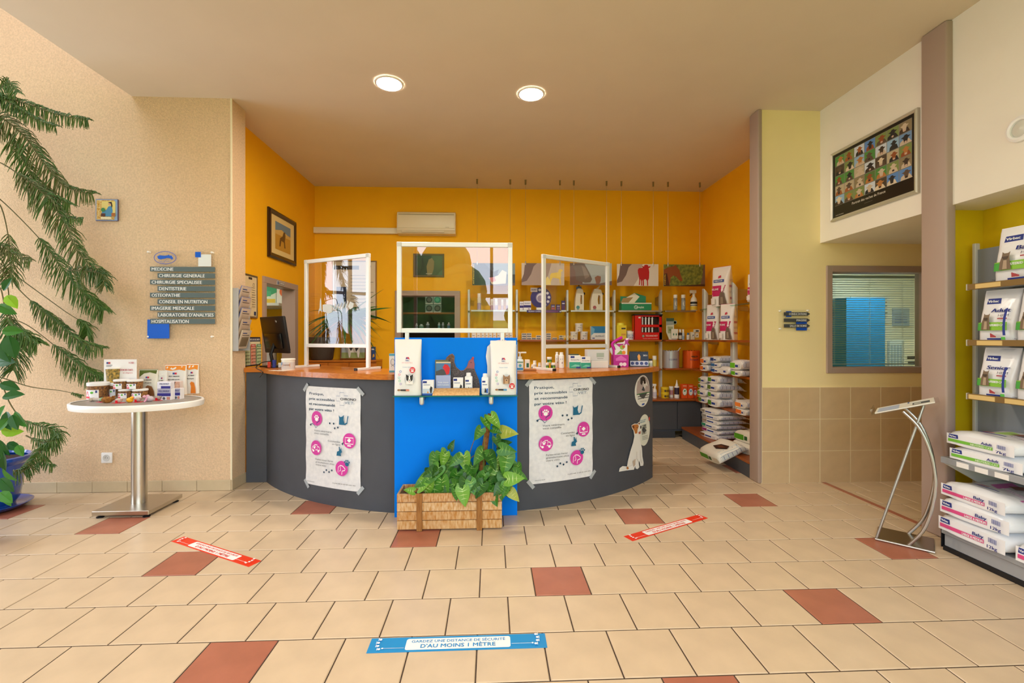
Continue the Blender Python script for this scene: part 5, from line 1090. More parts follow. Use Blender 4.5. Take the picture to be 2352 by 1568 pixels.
for k, (u0, u1) in enumerate(((1497, 1507), (1501.5, 1512))):
    x, w, h = on(u0, u1, 882, ZW4, 6.9 + .1 * (1 - k)); trigger_spray('small white trigger spray on the base cabinet, %s' % ('rear', 'front')[k], 'spray bottle', (x, 6.95 + .12 * (1 - k), ZW4), w * .42, h, '#EDEBE8', ((.15, .6, '#C9C6D8'),), group=G4)

# ================================================================ bags on the right yellow wall (fronts face the aisle)
def pinkbag(a, w, h):
    a.rect(-w * .48, h * .25, w * .1, h * .52, '#C2185B', 6, 4); a.poly([(-w * .46, h * .52), (w * .35, h * .52), (w * .1, h * .25), (-w * .46, h * .25)], '#C01F66')
    a.rect(-w * .35, h * .6, w * .25, h * .67, '#2A4FA0', 4, 1); a.poly([(-w * .1, h * .7), (w * .08, h * .72), (w * .05, h * .78), (-w * .08, h * .76)], '#C8324A'); a.text('SCIENCE PLAN', -w * .05, h * .62, h * .03, '#FFFFFF', True, w * .45, 'C'); a.text('FELINE', -w * .42, h * .40, h * .05, '#F6E6EE', True, w * .4); a.disc(w * .2, h * .4, w * .07, '#F6E6EE')
    a.poly([(w * .0, h * .02), (w * .02, h * .22), (w * .1, h * .33), (w * .14, h * .37), (w * .2, h * .33), (w * .3, h * .34), (w * .32, h * .25), (w * .4, h * .1), (w * .42, h * .02)], '#6E5A4A'); a.poly([(w * .1, h * .05), (w * .12, h * .22), (w * .25, h * .22), (w * .26, h * .05)], '#93806A'); a.rect(-w * .45, h * .05, -w * .2, h * .2, '#E8E0DC', 3, 1)
def pinkside(a, h):
    for k in range(4): a.rect(-.7, h * (.16 + k * .15), .7, h * (.22 + k * .15), '#C98A9A' if k % 2 == 0 else '#D8D2D4', 6, 1)
rb = lambda y: PX(0, 0, 1)
def rx(u, v, x): return PX(u, v, x)
ROT = -math.pi / 2
for (u0, u1, vt, vb, z, x0, lb, w_, d_) in ((1634, 1678, 616, 694, ZG, 3.17, 'large white and pink cat food bag on the upper glass shelf of the right wall', .26, .17), (1715, 1760, 631, 684, ZG, 3.18, 'white and pink cat food bag on the glass shelf, mostly hidden by the taupe post', .24, .14), (1620, 1653, 701, 760, ZW2, 3.17, 'white and pink cat food bag on the right wall middle shelf, far one', .20, .14), (1654, 1682, 700, 759, ZW2, 3.17, 'white and pink cat food bag on the right wall middle shelf, near one', .20, .14)):
    pc = PX(u0 + (u1 - u0) * .35, vb, x0 - .07); yy = pc.y - w_ * .2; h = PX((u0 + u1) / 2, vt, x0).z - z
    pouch('pet_food_bag', lb, 'pet food bag', (x0 - .03, yy, z), w_, h, d_, '#EDE8E4', pinkbag, ROT + .55, 'pink and white cat food bags', seal='#C2407A', side=pinkside, full=2.8, lean=-.02)
def gus(bandc, bandw=.45, name='#1B3F94'):
    def f(a, w, th):
        a.rect(-w * .45, th * .12, w * .45, th * .72, '#F0EFEC'); a.rect(-w * .45 , th * .15, -w * .45 + w * bandw, th * .68, bandc); a.rect(-w * .42 + w * bandw, th * .25, w * .05 + w * bandw * .5, th * .5, name); a.rect(w * .22, th * .2, w * .38, th * .6, '#D9DCE0')
    return f
def stack(prefix, u, v_unused, z, x, w, L, ths, cols, c='#ECEBE8', plastic='#C2C9DC', group=None, yaw=0.0, jit=.012, y=None, wb=.4, cat='pet food bag'):
    rn = random.Random(int(u)); yy = y if y is not None else PX(u, 850, x).y; zz = z
    for k, th in enumerate(ths):
        wh = ORD[k] if len(ths) > 1 else ''
        lb = prefix + (', %s from the bottom' % wh if len(ths) > 1 else '')
        lying('pet_food_bag', lb, (x + L / 2 + rn.uniform(-jit, jit), yy + rn.uniform(-jit, jit), zz), w, L, th, c, gus(cols[k % len(cols)], wb), ROT + yaw + rn.uniform(-.05, .05), group, plastic=plastic); zz += th * .985
GB = 'small bags on the lower right wall shelf'
stack('small orange-labelled bag, lower right wall shelf', 1615, 0, ZW3, 3.05, .24, .33, (.10, .11), ('#E8762A', '#E8762A'), group=GB, y=6.40)
stack('small blue-labelled bag on the lower right wall shelf', 1650, 0, ZW3, 3.05, .24, .33, (.075, .075, .08), ('#1F4F94', '#2A6AA8', '#1B3F84'), group=GB, y=6.08)
stack('small plain white bag on the lower right wall shelf', 1670, 0, ZW3, 3.02, .26, .33, (.10,), ('#E4E4E2',), group=GB, y=5.80)
stack('small green-labelled bag, lower right wall shelf', 1697, 0, ZW3, 3.02, .26, .33, (.085, .12), ('#5FB81E', '#6CC22A'), group=GB, y=5.50)
GC = 'grey bags on the second lowest right wall shelf'
stack('green-tagged grey bag, far stack under the lower right shelf', 1602, 0, ZW4, 3.03, .27, .34, (.10, .10, .09, .09), ('#5A8A2A', '#6A9A3A', '#4F7A2A'), group=GC, y=6.42, wb=.3)
stack('green-tagged grey bag, near stack under the lower right shelf', 1634, 0, ZW4, 3.0, .30, .38, (.115, .105, .105, .10), ('#4F8A2A', '#5FA03A', '#5A7A3A'), group=GC, y=6.05, wb=.3)
pb = PX(1690, 930, 3.03); carton('pet_food_box', 'white carton with green stripe on the second lowest right wall shelf', 'box', (3.13, pb.y - .06, ZW4), .17, .18, .165, '#E6E4E8', lambda a, w, h: (a.rect(-w * .4, h * .3, -w * .1, h * .42, '#5A9A3A'), a.rect(-w * .4, h * .8, -w * .2, h * .9, '#2A3F8A'), a.rect(w * .0, h * .3, w * .4, h * .34, '#B9B8CC')), ROT)
stack('white bag with orange band by the taupe post', 1700, 0, ZW4, 3.02, .24, .33, (.085, .09), ('#E8762A', '#F08A3A'), group=GC, y=5.38, wb=.5)
GD = 'bags on the right wall plinth'
stack('grey plaid plastic bag in the tall plinth stack', 1600, 0, .181, 2.93, .40, .46, (.068, .066, .066, .064, .064, .062), ('#7A4A2A', '#8A2A6A', '#2A8A6A', '#9A8A7A', '#8A8A84', '#8A847A'), group=GD, y=6.02, wb=.25, jit=.02, yaw=.12)
def royal(a, w, th): a.rect(-w * .45, th * .15, -w * .05, th * .62, '#4F9A1E'); a.rect(-w * .02, th * .2, w * .1, th * .55, '#2A5A2A'); a.rect(w * .2, th * .2, w * .42, th * .6, '#E0D8C8')
def royal_top(a, w, L): a.poly([(-w * .1, -L * .2), (w * .15, -L * .28), (w * .38, -L * .1), (w * .3, L * .05), (0, 0)], '#3A1A10'); a.poly([(w * .0, -L * .15), (w * .2, -L * .2), (w * .3, -L * .08), (w * .1, -L * .05)], '#6A3A22')
zz = .181
for k, (lb, th, y, x) in enumerate((('cream and green kibble bag on the plinth by the taupe post, bottom one', .13, 5.22, 2.93), ('cream and green kibble bag on the plinth by the taupe post, top one', .13, 5.19, 2.95))):
    lying('pet_food_bag', lb, (x + .22, y, zz), .40, .46, th, '#E9E4D8', royal, ROT + .15, GD, plastic='#D8DAD8', top=royal_top); zz += th * .985
t = lying('pet_food_bag', 'large cream bag with green label sagging over the front of the plinth', (2.76, 5.25, .155), .42, .40, .13, '#EAE5D8', royal, ROT + .10, GD, plastic='#D8DCD8', top=royal_top, tilt=.42, roll=0)
# ================================================================ back-left corner of the alcove
cbx0, cbx1 = -2.785, -1.73
t = thing('drawer_cabinet', 'orange wood drawer cabinet in the back left corner of the alcove', 'cabinet', ((cbx0 + cbx1) / 2, 6.9, 0)); hw = (cbx1 - cbx0) / 2
obj('carcass', B().rbox(-hw, hw, .02, .38, 0, 1.165, M_WOOD, .003, 1), t); obj('top', B().rbox(-hw, hw, -.01, .39, 1.165, 1.19, M_WOOD, .004, 1), t)
for r_ in range(4):
    for k, (u0, u1) in enumerate(((702, 753), (753.5, 801), (801.5, 842))):
        xa, xb = PY(u0, 840, 6.9).x - t.location.x, PY(u1, 840, 6.9).x - t.location.x; z1 = 1.155 - r_ * .27
        d_ = obj('drawer', B().rbox(max(xa, -hw) + .003, xb - .003, 0, .02, z1 - .262, z1, M_WOOD, .003, 1), t)
        obj('knob', B().lathe([(.006, 0), (.006, .012), (.014, .018), (.011, .026), (0.0005, .028)], M_METAL, 14, mtx=Matrix.Translation(((max(xa, -hw) + xb) / 2, 0, z1 - .12)) @ Matrix.Rotation(math.pi / 2, 4, 'X')), d_)
x, w, h = on(778, 838, 791, 1.19, 7.1); t = thing('cow_painting', 'small wood-framed painting of a black and white cow standing on the drawer cabinet', 'painting', (x, 7.17, 1.19)); t.rotation_euler = (D(-8), 0, 0)
b = frame4(w, h, .018, .02, mat('#8A4A16', .4)); b.v = [(p[0], p[1], p[2] + h / 2) for p in b.v]; obj('frame', b, t, .3); obj('backing', B().box(-w / 2 + .01, w / 2 - .01, -.01, 0, .01, h - .01, mat('#C9B98A', .6)), t)
a = art0(-.0105); W, H = w / 2 - .018, h - .018; a.rect(-W, .018, W, H, '#9AA86A'); a.rect(-W, H * .5, W, H, '#B8C4C8'); a.poly([(-W * .5, H * .9), (-W * .45, H * .5), (-W * .35, .03), (-W * .25, .03), (-W * .2, H * .5), (W * .3, H * .5), (W * .4, .03), (W * .5, .03), (W * .55, H * .6), (W * .6, H * .95)], '#EDE8E0'); a.poly([(-W * .4, H * .9), (-W * .2, H * .6), (0, H * .9)], '#2A2426'); a.poly([(W * .1, H * .9), (W * .25, H * .55), (W * .5, H * .9)], '#2A2426'); a.obj('picture', t)
x, w, h = on(852, 862, 796, 1.19, 7.1); carton('blue_card', 'small blue card with yellow print at the end of the drawer cabinet', 'card', (min(x, cbx1 - w / 2 - .005), 7.12, 1.19), w, .012, h, '#2A4A86', lambda a, w, h: (a.rect(-w * .4, h * .75, w * .3, h * .85, '#D8DCE8'), a.poly([(-w * .2, h * .15), (w * .3, h * .25), (w * .2, h * .45), (-w * .1, h * .4)], '#D8A83A')))
# rooms beyond the doorways
t = thing('store_shelf_unit', 'dark shelf unit with orange shelf inside the doorway of the back wall', 'shelf', (-1.0, 8.2, 0))
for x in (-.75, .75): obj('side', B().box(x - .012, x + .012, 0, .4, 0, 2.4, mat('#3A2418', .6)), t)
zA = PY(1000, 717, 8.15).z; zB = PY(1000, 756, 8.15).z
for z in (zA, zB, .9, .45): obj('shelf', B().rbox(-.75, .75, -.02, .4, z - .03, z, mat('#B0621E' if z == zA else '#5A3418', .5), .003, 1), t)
x, w, h = on(976, 1013, 678, zA, 8.2)
for r_ in range(2):
    for c_ in range(2):
        carton('collar_box', 'round-windowed product box in the back doorway, %s %s' % (('lower', 'upper')[r_], ('left', 'right')[c_]), 'box', (x + (c_ - .5) * w / 2 * 1.03, 8.3, zA + r_ * h * .5), w / 2, .12, h * .48, '#8A9A8A', lambda a, w, h, q=(r_, c_): (a.disc(0, h * .52, w * .4, '#2E8A6A' if q == (1, 1) else '#3A3A36'), a.disc(0, h * .52, w * .25, '#5FB08A' if q == (1, 1) else '#6A665A'), a.rect(-w * .45, 0, w * .45, h * .12, '#E0DCC8')), group='round-windowed boxes in the back doorway')
for k, (u0, u1, vt, c, bc) in enumerate(((953, 959, 742, '#D8D6D0', '#8A9AA0'), (962, 972, 744, '#BFD0C4', '#5A8A7A'), (977.5, 986, 739, '#C9CDD2', '#5A5E66'), (1005, 1011, 740, '#CFE0E0', '#6AA8A8'), (1014, 1020, 740, '#D8DDE0', '#8A949A'), (1027, 1034, 740, '#E0C8D8', '#6A9AC8'))):
    x, w, h = on(u0, u1, vt, zB, 8.2); can('lotion_bottle', 'small bottle on the shelf in the back doorway, %s from left' % ORD[k], 'bottle', (x, 8.24, zB), w / 2, h, c, '#EDEDE8', .2, (.1, .7, bc), 'bottles in the back doorway', .5)
room_fill_lamp(-1.0, 7.9, 2.69, 2.0, 'unseen square fill light added inside the back doorway')  # weak added lamp, unseen, lifts the store room shelves
t = thing('open_cupboard', 'white open cupboard seen through the left doorway', 'cupboard', (-4.2, 6.55, 0))
zs = PY(635, 692, 7.0).z
obj('shelf', B().rbox(-.9, 1.2, 0, .85, 1.98, 2.02, mat('#E6EAE2', .5), .003, 1), t); obj('side', B().box(-.9, -.87, 0, .85, 1.0, 2.6, mat('#E0E6DE', .5)), t); obj('back', B().box(-.9, 1.2, .83, .86, 0, 1.98, mat('#E6B818', .6)), t)
obj('rail', B().rbox(-.9, 1.2, .02, .06, 1.72, 1.80, mat('#D8DCD2', .5), .003, 1), t); obj('body', B().box(-.9, 1.2, 0, .85, 0, .9, mat('#DDE6E6', .5)), t)
obj('fridge', B().rbox(.66, 1.06, -.05, .25, .9, 1.70, mat('#DCE6EC', .3), .01, 2), t)  # white fridge, built as a part of the cupboard
xg = PY(625, 690, 6.85).x; xh = PY(650, 690, 6.85).x
carton('storage_box', 'white and green box on the shelf in the left doorway', 'box', (xg - .12, 6.95, 2.02), .42, .3, .38, '#DCEAD8', lambda a, w, h: (a.rect(0, h * .05, w * .45, h * .2, '#E8C23A'), a.poly([(w * .0, h * .2), (w * .5, h * .45), (w * .5, h * .9), (w * .05, h * .7)], '#3FA878'), a.rect(-w * .3, h * .3, w * .3, h * .5, '#4FB888')))
carton('storage_box', 'white box with orange disc on the shelf in the left doorway', 'box', (xh + .05, 6.95, 2.02), .26, .3, .36, '#EFEFE8', lambda a, w, h: (a.disc(0, h * .5, w * .3, '#E8763A'), a.disc(0, h * .5, w * .12, '#3F8A4A'), a.rect(-w * .4, h * .85, w * .2, h * .9, '#C05A4A')))
room_fill_lamp(-4.1, 6.0, 2.69, 12.0, 'unseen square fill light added in the room through the left doorway')  # added lamp out of view, lights the side room
t = wallthing('door_sign', 'small grey sign above the left doorway', 'sign', (-2.764, 6.08, 2.235), '+x'); obj('plate', B().rbox(-.11, .11, -.008, 0, -.028, .028, mat('#C9C2B8', .4), .002, 1), t); a = art0(-.009); a.rect(-.10, -.02, -.07, .02, '#3A5A9A'); a.rect(-.06, -.018, .1, .018, '#8A8078'); a.text('CHIRURGIE', .02, -.008, .018, '#EEEAE4', True, .13, 'C'); a.obj('print', t)

# ================================================================ on the left counter
CT = 1.21
def onC(u0, u1, vt, vb, z=CT):
    """footprint on a top of height z from the foot of the thing in the picture"""
    p = PZ((u0 + u1) / 2, vb, z); y = p.y; x0, x1 = PY(u0, vb, y).x, PY(u1, vb, y).x
    return p.x, y, x1 - x0, PY((u0 + u1) / 2, vt, y).z - z
mx, my = PY(632, 840, 5.02).x, 5.08
t = thing('computer_monitor', 'black computer monitor seen from behind on the left counter', 'monitor', (mx, my, CT), D(-38))
mt = Matrix.Translation((0, 0, .15)) @ Matrix.Rotation(D(9), 4, 'X')
obj('screen_shell', B().rbox(-.25, .25, -.012, .012, .0, .40, mat('#1B1A1C', .4), .006, 2, mt), t)
obj('rear_housing', B().rbox(-.17, .17, -.035, -.012, .05, .22, mat('#121214', .25), .01, 2, mt), t)
obj('display', B().box(-.25, .25, .012, .0125, .03, .39, mat('#2A3038', .2), mt), t)
obj('stand_arm', B().tube([(0, -.05, .02), (0, -.075, .14), (0, -.035, .26)], .018, M_BLACK, 10), t)
obj('foot', B().rbox(-.12, .12, -.14, .06, 0, .014, M_BLACK, .006, 2), t)
a = Art(lambda u, v: (mt @ Vector((u, -.0125, v)), Vector((0, -1, 0)))); a.text('hp', .08, .34, .022, '#E8E8E8', True); a.obj('logo', t)
pts = [PZ(588, 845, CT) + Vector((0, 0, .006)), PZ(600, 853, CT) + Vector((0, 0, .006)), PZ(606, 856, CT) + Vector((0, -.02, .0)), Vector((PY(597, 866, 4.84).x, 4.835, PY(597, 866, 4.84).z))]
tag(obj('power_cable', B().tube(smooth_path([(mx - .05, my - .03, CT + .06), (mx - .12, my - .10, CT + .05)] + [tuple(p) for p in pts]), .0045, M_BLACK, 8)), 'black cable hanging over the left counter edge', 'cable')
t = thing('desk_tray', 'clear desk tray of small items in front of the monitor', 'desk tray', (PZ(632, 845, CT).x, PZ(632, 845, CT).y, CT)); b = B(); b.box(-.11, .11, -.04, .04, 0, .004, ACRYL); obj('tray', b, t); obj('lip', B().box(-.11, .11, -.04, -.037, .004, .05, ACRYL), t)
for k, (dx, c, hh, nm) in enumerate(((-.06, '#C8402E', .06, 'stamp'), (-.01, '#2A3A8A', .08, 'marker'), (.05, '#D8D8D4', .05, 'eraser'), (.08, '#E0D23A', .04, 'note_block'))):
    tag(obj(nm, B().rbox(-.014, .014, -.012, .012, 0, hh, mat(c, .4), .003, 1), None, loc=(t.location.x + dx, t.location.y, CT + .0045)), {'stamp': 'red stamp in the desk tray', 'marker': 'blue marker standing in the desk tray', 'eraser': 'pale eraser block in the desk tray', 'note_block': 'yellow note block in the desk tray'}[nm], nm.replace('_', ' '))
x, y, w, h = onC(644, 676, 823, 849); tub('printed_tin', 'squat white printed tin at the front of the left counter', 'tin', (x, y + .02, CT), w / 2 * .93, h, '#E9E4DA', '#F2EFE8', .14, .99, (.1, .8, '#CFC6C4'), None, lambda a, r, hb: (a.rect(-r * .5, hb * .3, r * .7, hb * .7, '#E0A880'), a.rect(-r * .9, hb * .5, -r * .5, hb * .8, '#7A9AC0'), a.text('SOLIDAIRE', .01, hb * .45, .012, '#8A4A2A', True, r * 1.0, 'C')))
p = PZ(640, 851, CT); tag(obj('paper_slip', B().box(-.09, .09, -.035, .035, 0, .001, mat('#E9E2D2', .6)), None, None, loc=(p.x, p.y, CT), rot=(0, 0, -.35)), 'cream paper slip at the edge of the left counter', 'paper')
x, y, w, h = onC(893.5, 910, 812, 855); carton('dental_box', 'white and teal box with dog drawing beside the left bag', 'box', (x, y + .03, CT), w, .05, h, '#F2F1EC', lambda a, w, h: (a.rect(-w / 2, h * .88, w / 2, h, '#5FB0C4'), a.rect(-w / 2, 0, w / 2, h * .1, '#5FB0C4'), a.ring(0, h * .55, w * .3, .003, '#4A4A4A', h * .18), a.line([(-w * .2, h * .3), (0, h * .42), (w * .2, h * .3)], .003, '#4A4A4A')))

# ================================================================ on the right counter
x, y, w, h = onC(1187, 1203, 808, 853); t = thing('hand_gel', 'clear hand gel pump bottle at the left end of the right counter', 'pump bottle', (x, y + .04, CT)); hb = h * .62
obj('body', B().rbox(-w / 2, w / 2, -.025, .025, 0, hb, mat('#DCE8E4', .12, coat=.5), .012, 3), t); obj('neck', B().lathe([(.018, hb), (.018, hb + .025)], M_WHITEP, 14), t)
b = B(); b.lathe([(.006, hb + .02), (.006, h - .015), (.016, h - .014), (.016, h)], M_WHITEP, 12); b.rbox(-.012, .06, -.008, .008, h - .014, h, M_WHITEP, .004, 2); obj('pump', b, t)
a = art0(-.0255); a.rect(-w * .42, hb * .12, w * .42, hb * .85, '#EEF4F6'); a.rect(-w * .42, hb * .72, w * .42, hb * .8, '#5A9A6A'); a.rect(-w * .42, hb * .12, w * .42, hb * .3, '#3F9ADA'); a.disc(0, hb * .48, .014, '#5FB8C8'); a.obj('label', t)
x, y, w, h = onC(1206, 1217, 826, 848); carton('remedy_box', 'small white carton with green label beside the hand gel', 'box', (x, y + .03, CT), w, .05, h, '#ECEAE4', lambda a, w, h: a.rect(-w * .2, h * .2, w * .3, h * .65, '#2A6A4A'))
for k, (u0, u1, vt, vb, lb, c) in enumerate(((1224, 1233, 828, 846, 'little white pill bottle, rear', '#EDEBE6'), (1220, 1229, 837, 846.5, 'little white pill bottle, front left', '#E6E3DC'), (1236, 1243, 833, 847, 'little white bottle behind the right screen post', '#E9EAEE'))):
    x, y, w, h = onC(u0, u1, vt, vb); can('pill_bottle', lb, 'bottle', (x, y + .02, CT), w / 2 * .95, h, c, '#F6F4F0', .3, (.15, .7, '#D6D8E2'), 'pill bottles on the right counter', .75)
p = PZ(1215, 852, CT); tag(obj('wooden_block', B().rbox(-.07, .07, -.03, .03, 0, .022, mat('#B9742E', .5, h2='#A5601E', vs=8), .004, 1), None, loc=(p.x, p.y + .02, CT)), 'small wooden block beside the hand gel', 'wooden block')
jz = None
for nm, u0, u1, vt, vb in (('lower left', 1250.5, 1262, 833.5, 846), ('lower right', 1265.5, 1277, 833, 846)):
    x, y, w, h = onC(u0, u1, vt, vb); tub('green_label_jar', 'small white jar with green label, the %s of three' % nm, 'jar', (x, y + .03, CT), w / 2 * .95, h, '#EDEBE4', '#F6F4F0', .24, .97, (.1, .75, '#3E6A3A'), 'green-label jars', lambda a, r, hb: (a.rect(-r * .6, hb * .3, r * .5, hb * .6, '#24301E'), a.disc(r * .2, hb * .3, .01, '#8AC83A'))); jz = (y, h)
x, _, w, _ = onC(1257, 1268.5, 820, 846); tub('green_label_jar', 'small white jar with green label, the top of three', 'jar', (x, jz[0] + .03, CT + jz[1] + .0005), w / 2 * .95, jz[1], '#EDEBE4', '#F6F4F0', .24, .97, (.1, .75, '#3E6A3A'), 'green-label jars', lambda a, r, hb: (a.rect(-r * .6, hb * .3, r * .5, hb * .6, '#24301E'), a.disc(r * .2, hb * .3, .01, '#8AC83A')))
for k, (u0, u1) in enumerate(((1278.5, 1288, ), (1284, 1297))):
    x, y, w, h = onC(u0, u1, 809, 845.5); can('lotion_bottle', 'tall white bottle with rounded cap behind the right screen, %s' % ('rear', 'front')[k], 'bottle', (x, y + .03 + (1 - k) * .09, CT), w / 2 * .95, h, '#EFEDE8', '#F4F2EE', .14, None, 'white bottles behind the right screen', .6, lambda a, r, hb: (a.rect(-r * .5, hb * .62, r * .3, hb * .7, '#2A2A4A'), a.poly([(-r * .1, hb * .35), (r * .2, hb * .5), (r * .3, hb * .35)], '#6A2A2A')))
for k, (u0, u1, vt) in enumerate(((1308, 1334, 816), (1334.5, 1357, 819))):
    x, y, w, h = onC(u0, u1, vt, 845.5); carton('shampoo_box', 'white and green box behind the right screen, %s of two' % ('left', 'right')[k], 'box', (x, y + .05, CT), w, .09, h, '#F0EFEC', lambda a, w, h: (a.rect(-w / 2, 0, w / 2, h * .48, '#2FA88A'), a.rect(w * .1, 0, w / 2, h * .14, '#1B3F94'), a.rect(-w * .4, h * .8, -w * .05, h * .95, '#1B2F86'), a.text('Imexopet Plus', 0, h * .62, h * .08, '#2A3A6A', True, w * .75, 'C'), a.poly([(-w * .4, h * .12), (0, h * .3), (w * .4, h * .25), (w * .4, h * .12)], '#7FD0B8')))
x, y, w, h = onC(1309, 1332, 815, 845.5); t = carton('flat_carton', 'thin dark-edged carton lying on the left green and white box', 'box', (x, y + .05, CT + PY(1320, 816, y).z - CT + .0005), w * .9, .07, .012, '#3A4A3A')
x, y, w, h = onC(1358, 1398, 828, 845); t1_ = carton('white_carton', 'plain white carton behind the right screen, lower one', 'box', (x, y + .09, CT), w, .16, h, '#E4E1DC'); h1 = h
x, y2, w, h = onC(1351, 1399, 803, 845); carton('white_carton', 'large pale grey carton with green stamp, resting on the white carton', 'box', (x, y + .10, CT + h1 + .0005), w, .16, h - h1, '#D6D6D8', lambda a, w, h: (a.rect(-w * .08, h * .3, w * .28, h * .7, '#A9B8AC'), a.rect(-w * .05, h * .15, w * .25, h * .2, '#8A9A8E')))
x, y, w, h = onC(1409, 1444, 776, 843); t = thing('snack_display', 'magenta and white cardboard display shaped like a house on the right counter', 'display', (x, y + .05, CT)); M_MAG = mat('#C4149A', .4); hw = w / 2
obj('body', B().rbox(-hw, hw, -.05, .05, 0, h * .42, M_MAG, .002, 1), t); k_ = h
b = B(); b.prism([(-hw, h * .42), (hw, h * .42), (hw, h * .86), (hw * 1.2, h * .98), (hw * .9, h * 1.0), (hw * .5, h * .86), (-hw * .2, h * .84), (-hw * 1.0, h * .72), (-hw * 1.35, h * .62), (-hw * 1.2, h * .5)], 0, .008, mat('#F4EFF2', .4), 'xz'); obj('back_card', b, t)
obj('tier', B().rbox(-hw * .8, hw * .85, -.035, .0, h * .42, h * .60, mat('#F2EDEE', .4), .002, 1), t)
obj('bone_tube', B().tube(smooth_path([(-hw * 1.0, -.02, h * .28), (-hw * .85, -.02, h * .33), (-hw * .8, -.02, h * .6), (-hw * 1.05, -.02, h * .80), (-hw * .3, -.02, h * .95), (hw * .25, -.02, h * 1.02)], 20), .016, M_MAG, 8), t)
obj('bow', B().prism([(hw * .55, h * .72), (hw * .85, h * .80), (hw * 1.3, h * .74), (hw * 1.05, h * .86), (hw * 1.3, h * .98), (hw * .9, h * .92), (hw * .6, h * 1.0), (hw * .7, h * .86)], -.004, .002, mat('#B83AA0', .4), 'xz'), t)
a = art0(-.052); a.poly([(-hw * .7, h * .3), (0, h * .40), (hw * .7, h * .28), (hw * .7, h * .22), (-hw * .7, h * .22)], '#E46AC8'); a.disc(0, h * .1, .02, '#F4E4F0'); a.disc(hw * .45, h * .1, .02, '#F4E4F0'); a.obj('print', t)
a = art0(-.037); a.poly([(-hw * .6, h * .44), (0, h * .58), (hw * .6, h * .44)], '#8AA84A'); a.disc(hw * .4, h * .5, .02, '#E88A2A'); a.obj('tier_print', t)
a = art0(-.002); a.poly([(-hw * .6, h * .8), (hw * .6, h * .8), (0, h * .68)], '#C4149A'); a.disc(hw * .3, h * .68, .025, '#A8C04A'); a.disc(hw * .5, h * .7, .016, '#D85A3A'); a.obj('back_print', t)
x, y, w, h = onC(1450, 1492, 806, 842); t = thing('desk_calendar', 'dark blue spiral desk calendar standing near the right counter end', 'calendar', (x, y + .06, CT), D(-10)); hh = h
mt1 = Matrix.Rotation(D(-18), 4, 'X')
obj('front_leaf', B().box(-w / 2, w / 2, -.002, .002, 0, hh, mat('#22344E', .4), Matrix.Translation((0, -.055, 0)) @ mt1), t); obj('rear_leaf', B().box(-w / 2, w / 2, -.002, .002, 0, hh, mat('#2A3468', .5), Matrix.Translation((0, .055, 0)) @ Matrix.Rotation(D(18), 4, 'X')), t)
m_ = Matrix.Translation((0, -.055, 0)) @ mt1; a = Art(lambda u, v: (m_ @ Vector((u, -.0025, v)), Vector((0, -1, 0))))
a.rect(-w * .48, hh * .06, w * .48, hh * .38, '#C9CCE0'); a.poly([(-w * .05, hh * .42), (-w * .08, hh * .7), (0, hh * .85), (w * .08, hh * .7), (w * .06, hh * .42)], '#E0A050'); a.text('2021', w * .22, hh * .7, hh * .1, '#E8E8E8', True)
for k in range(4): a.disc(-w * .36 + k * w * .24, hh * .22, w * .09, '#3A4A8A', n=12)
a.obj('print', t); b = B()
for k in range(12): b.tube([(-w * .44 + k * w * .08, .012 * math.cos(q), hh * .95 + .014 * math.sin(q)) for q in [i * math.pi / 3 for i in range(7)]], .0012, M_BLACK, 5)
obj('spiral_binding', b, t)['kind'] = 'stuff'
x, y, w, h = onC(1492.5, 1499, 824, 841); can('small_bottle', 'tiny white bottle at the right end of the right counter', 'bottle', (x + .01, y + .03, CT), w / 2, h, '#E8E6E2', '#3A3A3A', .25, (.1, .6, '#C9D2C8'), None, .6)

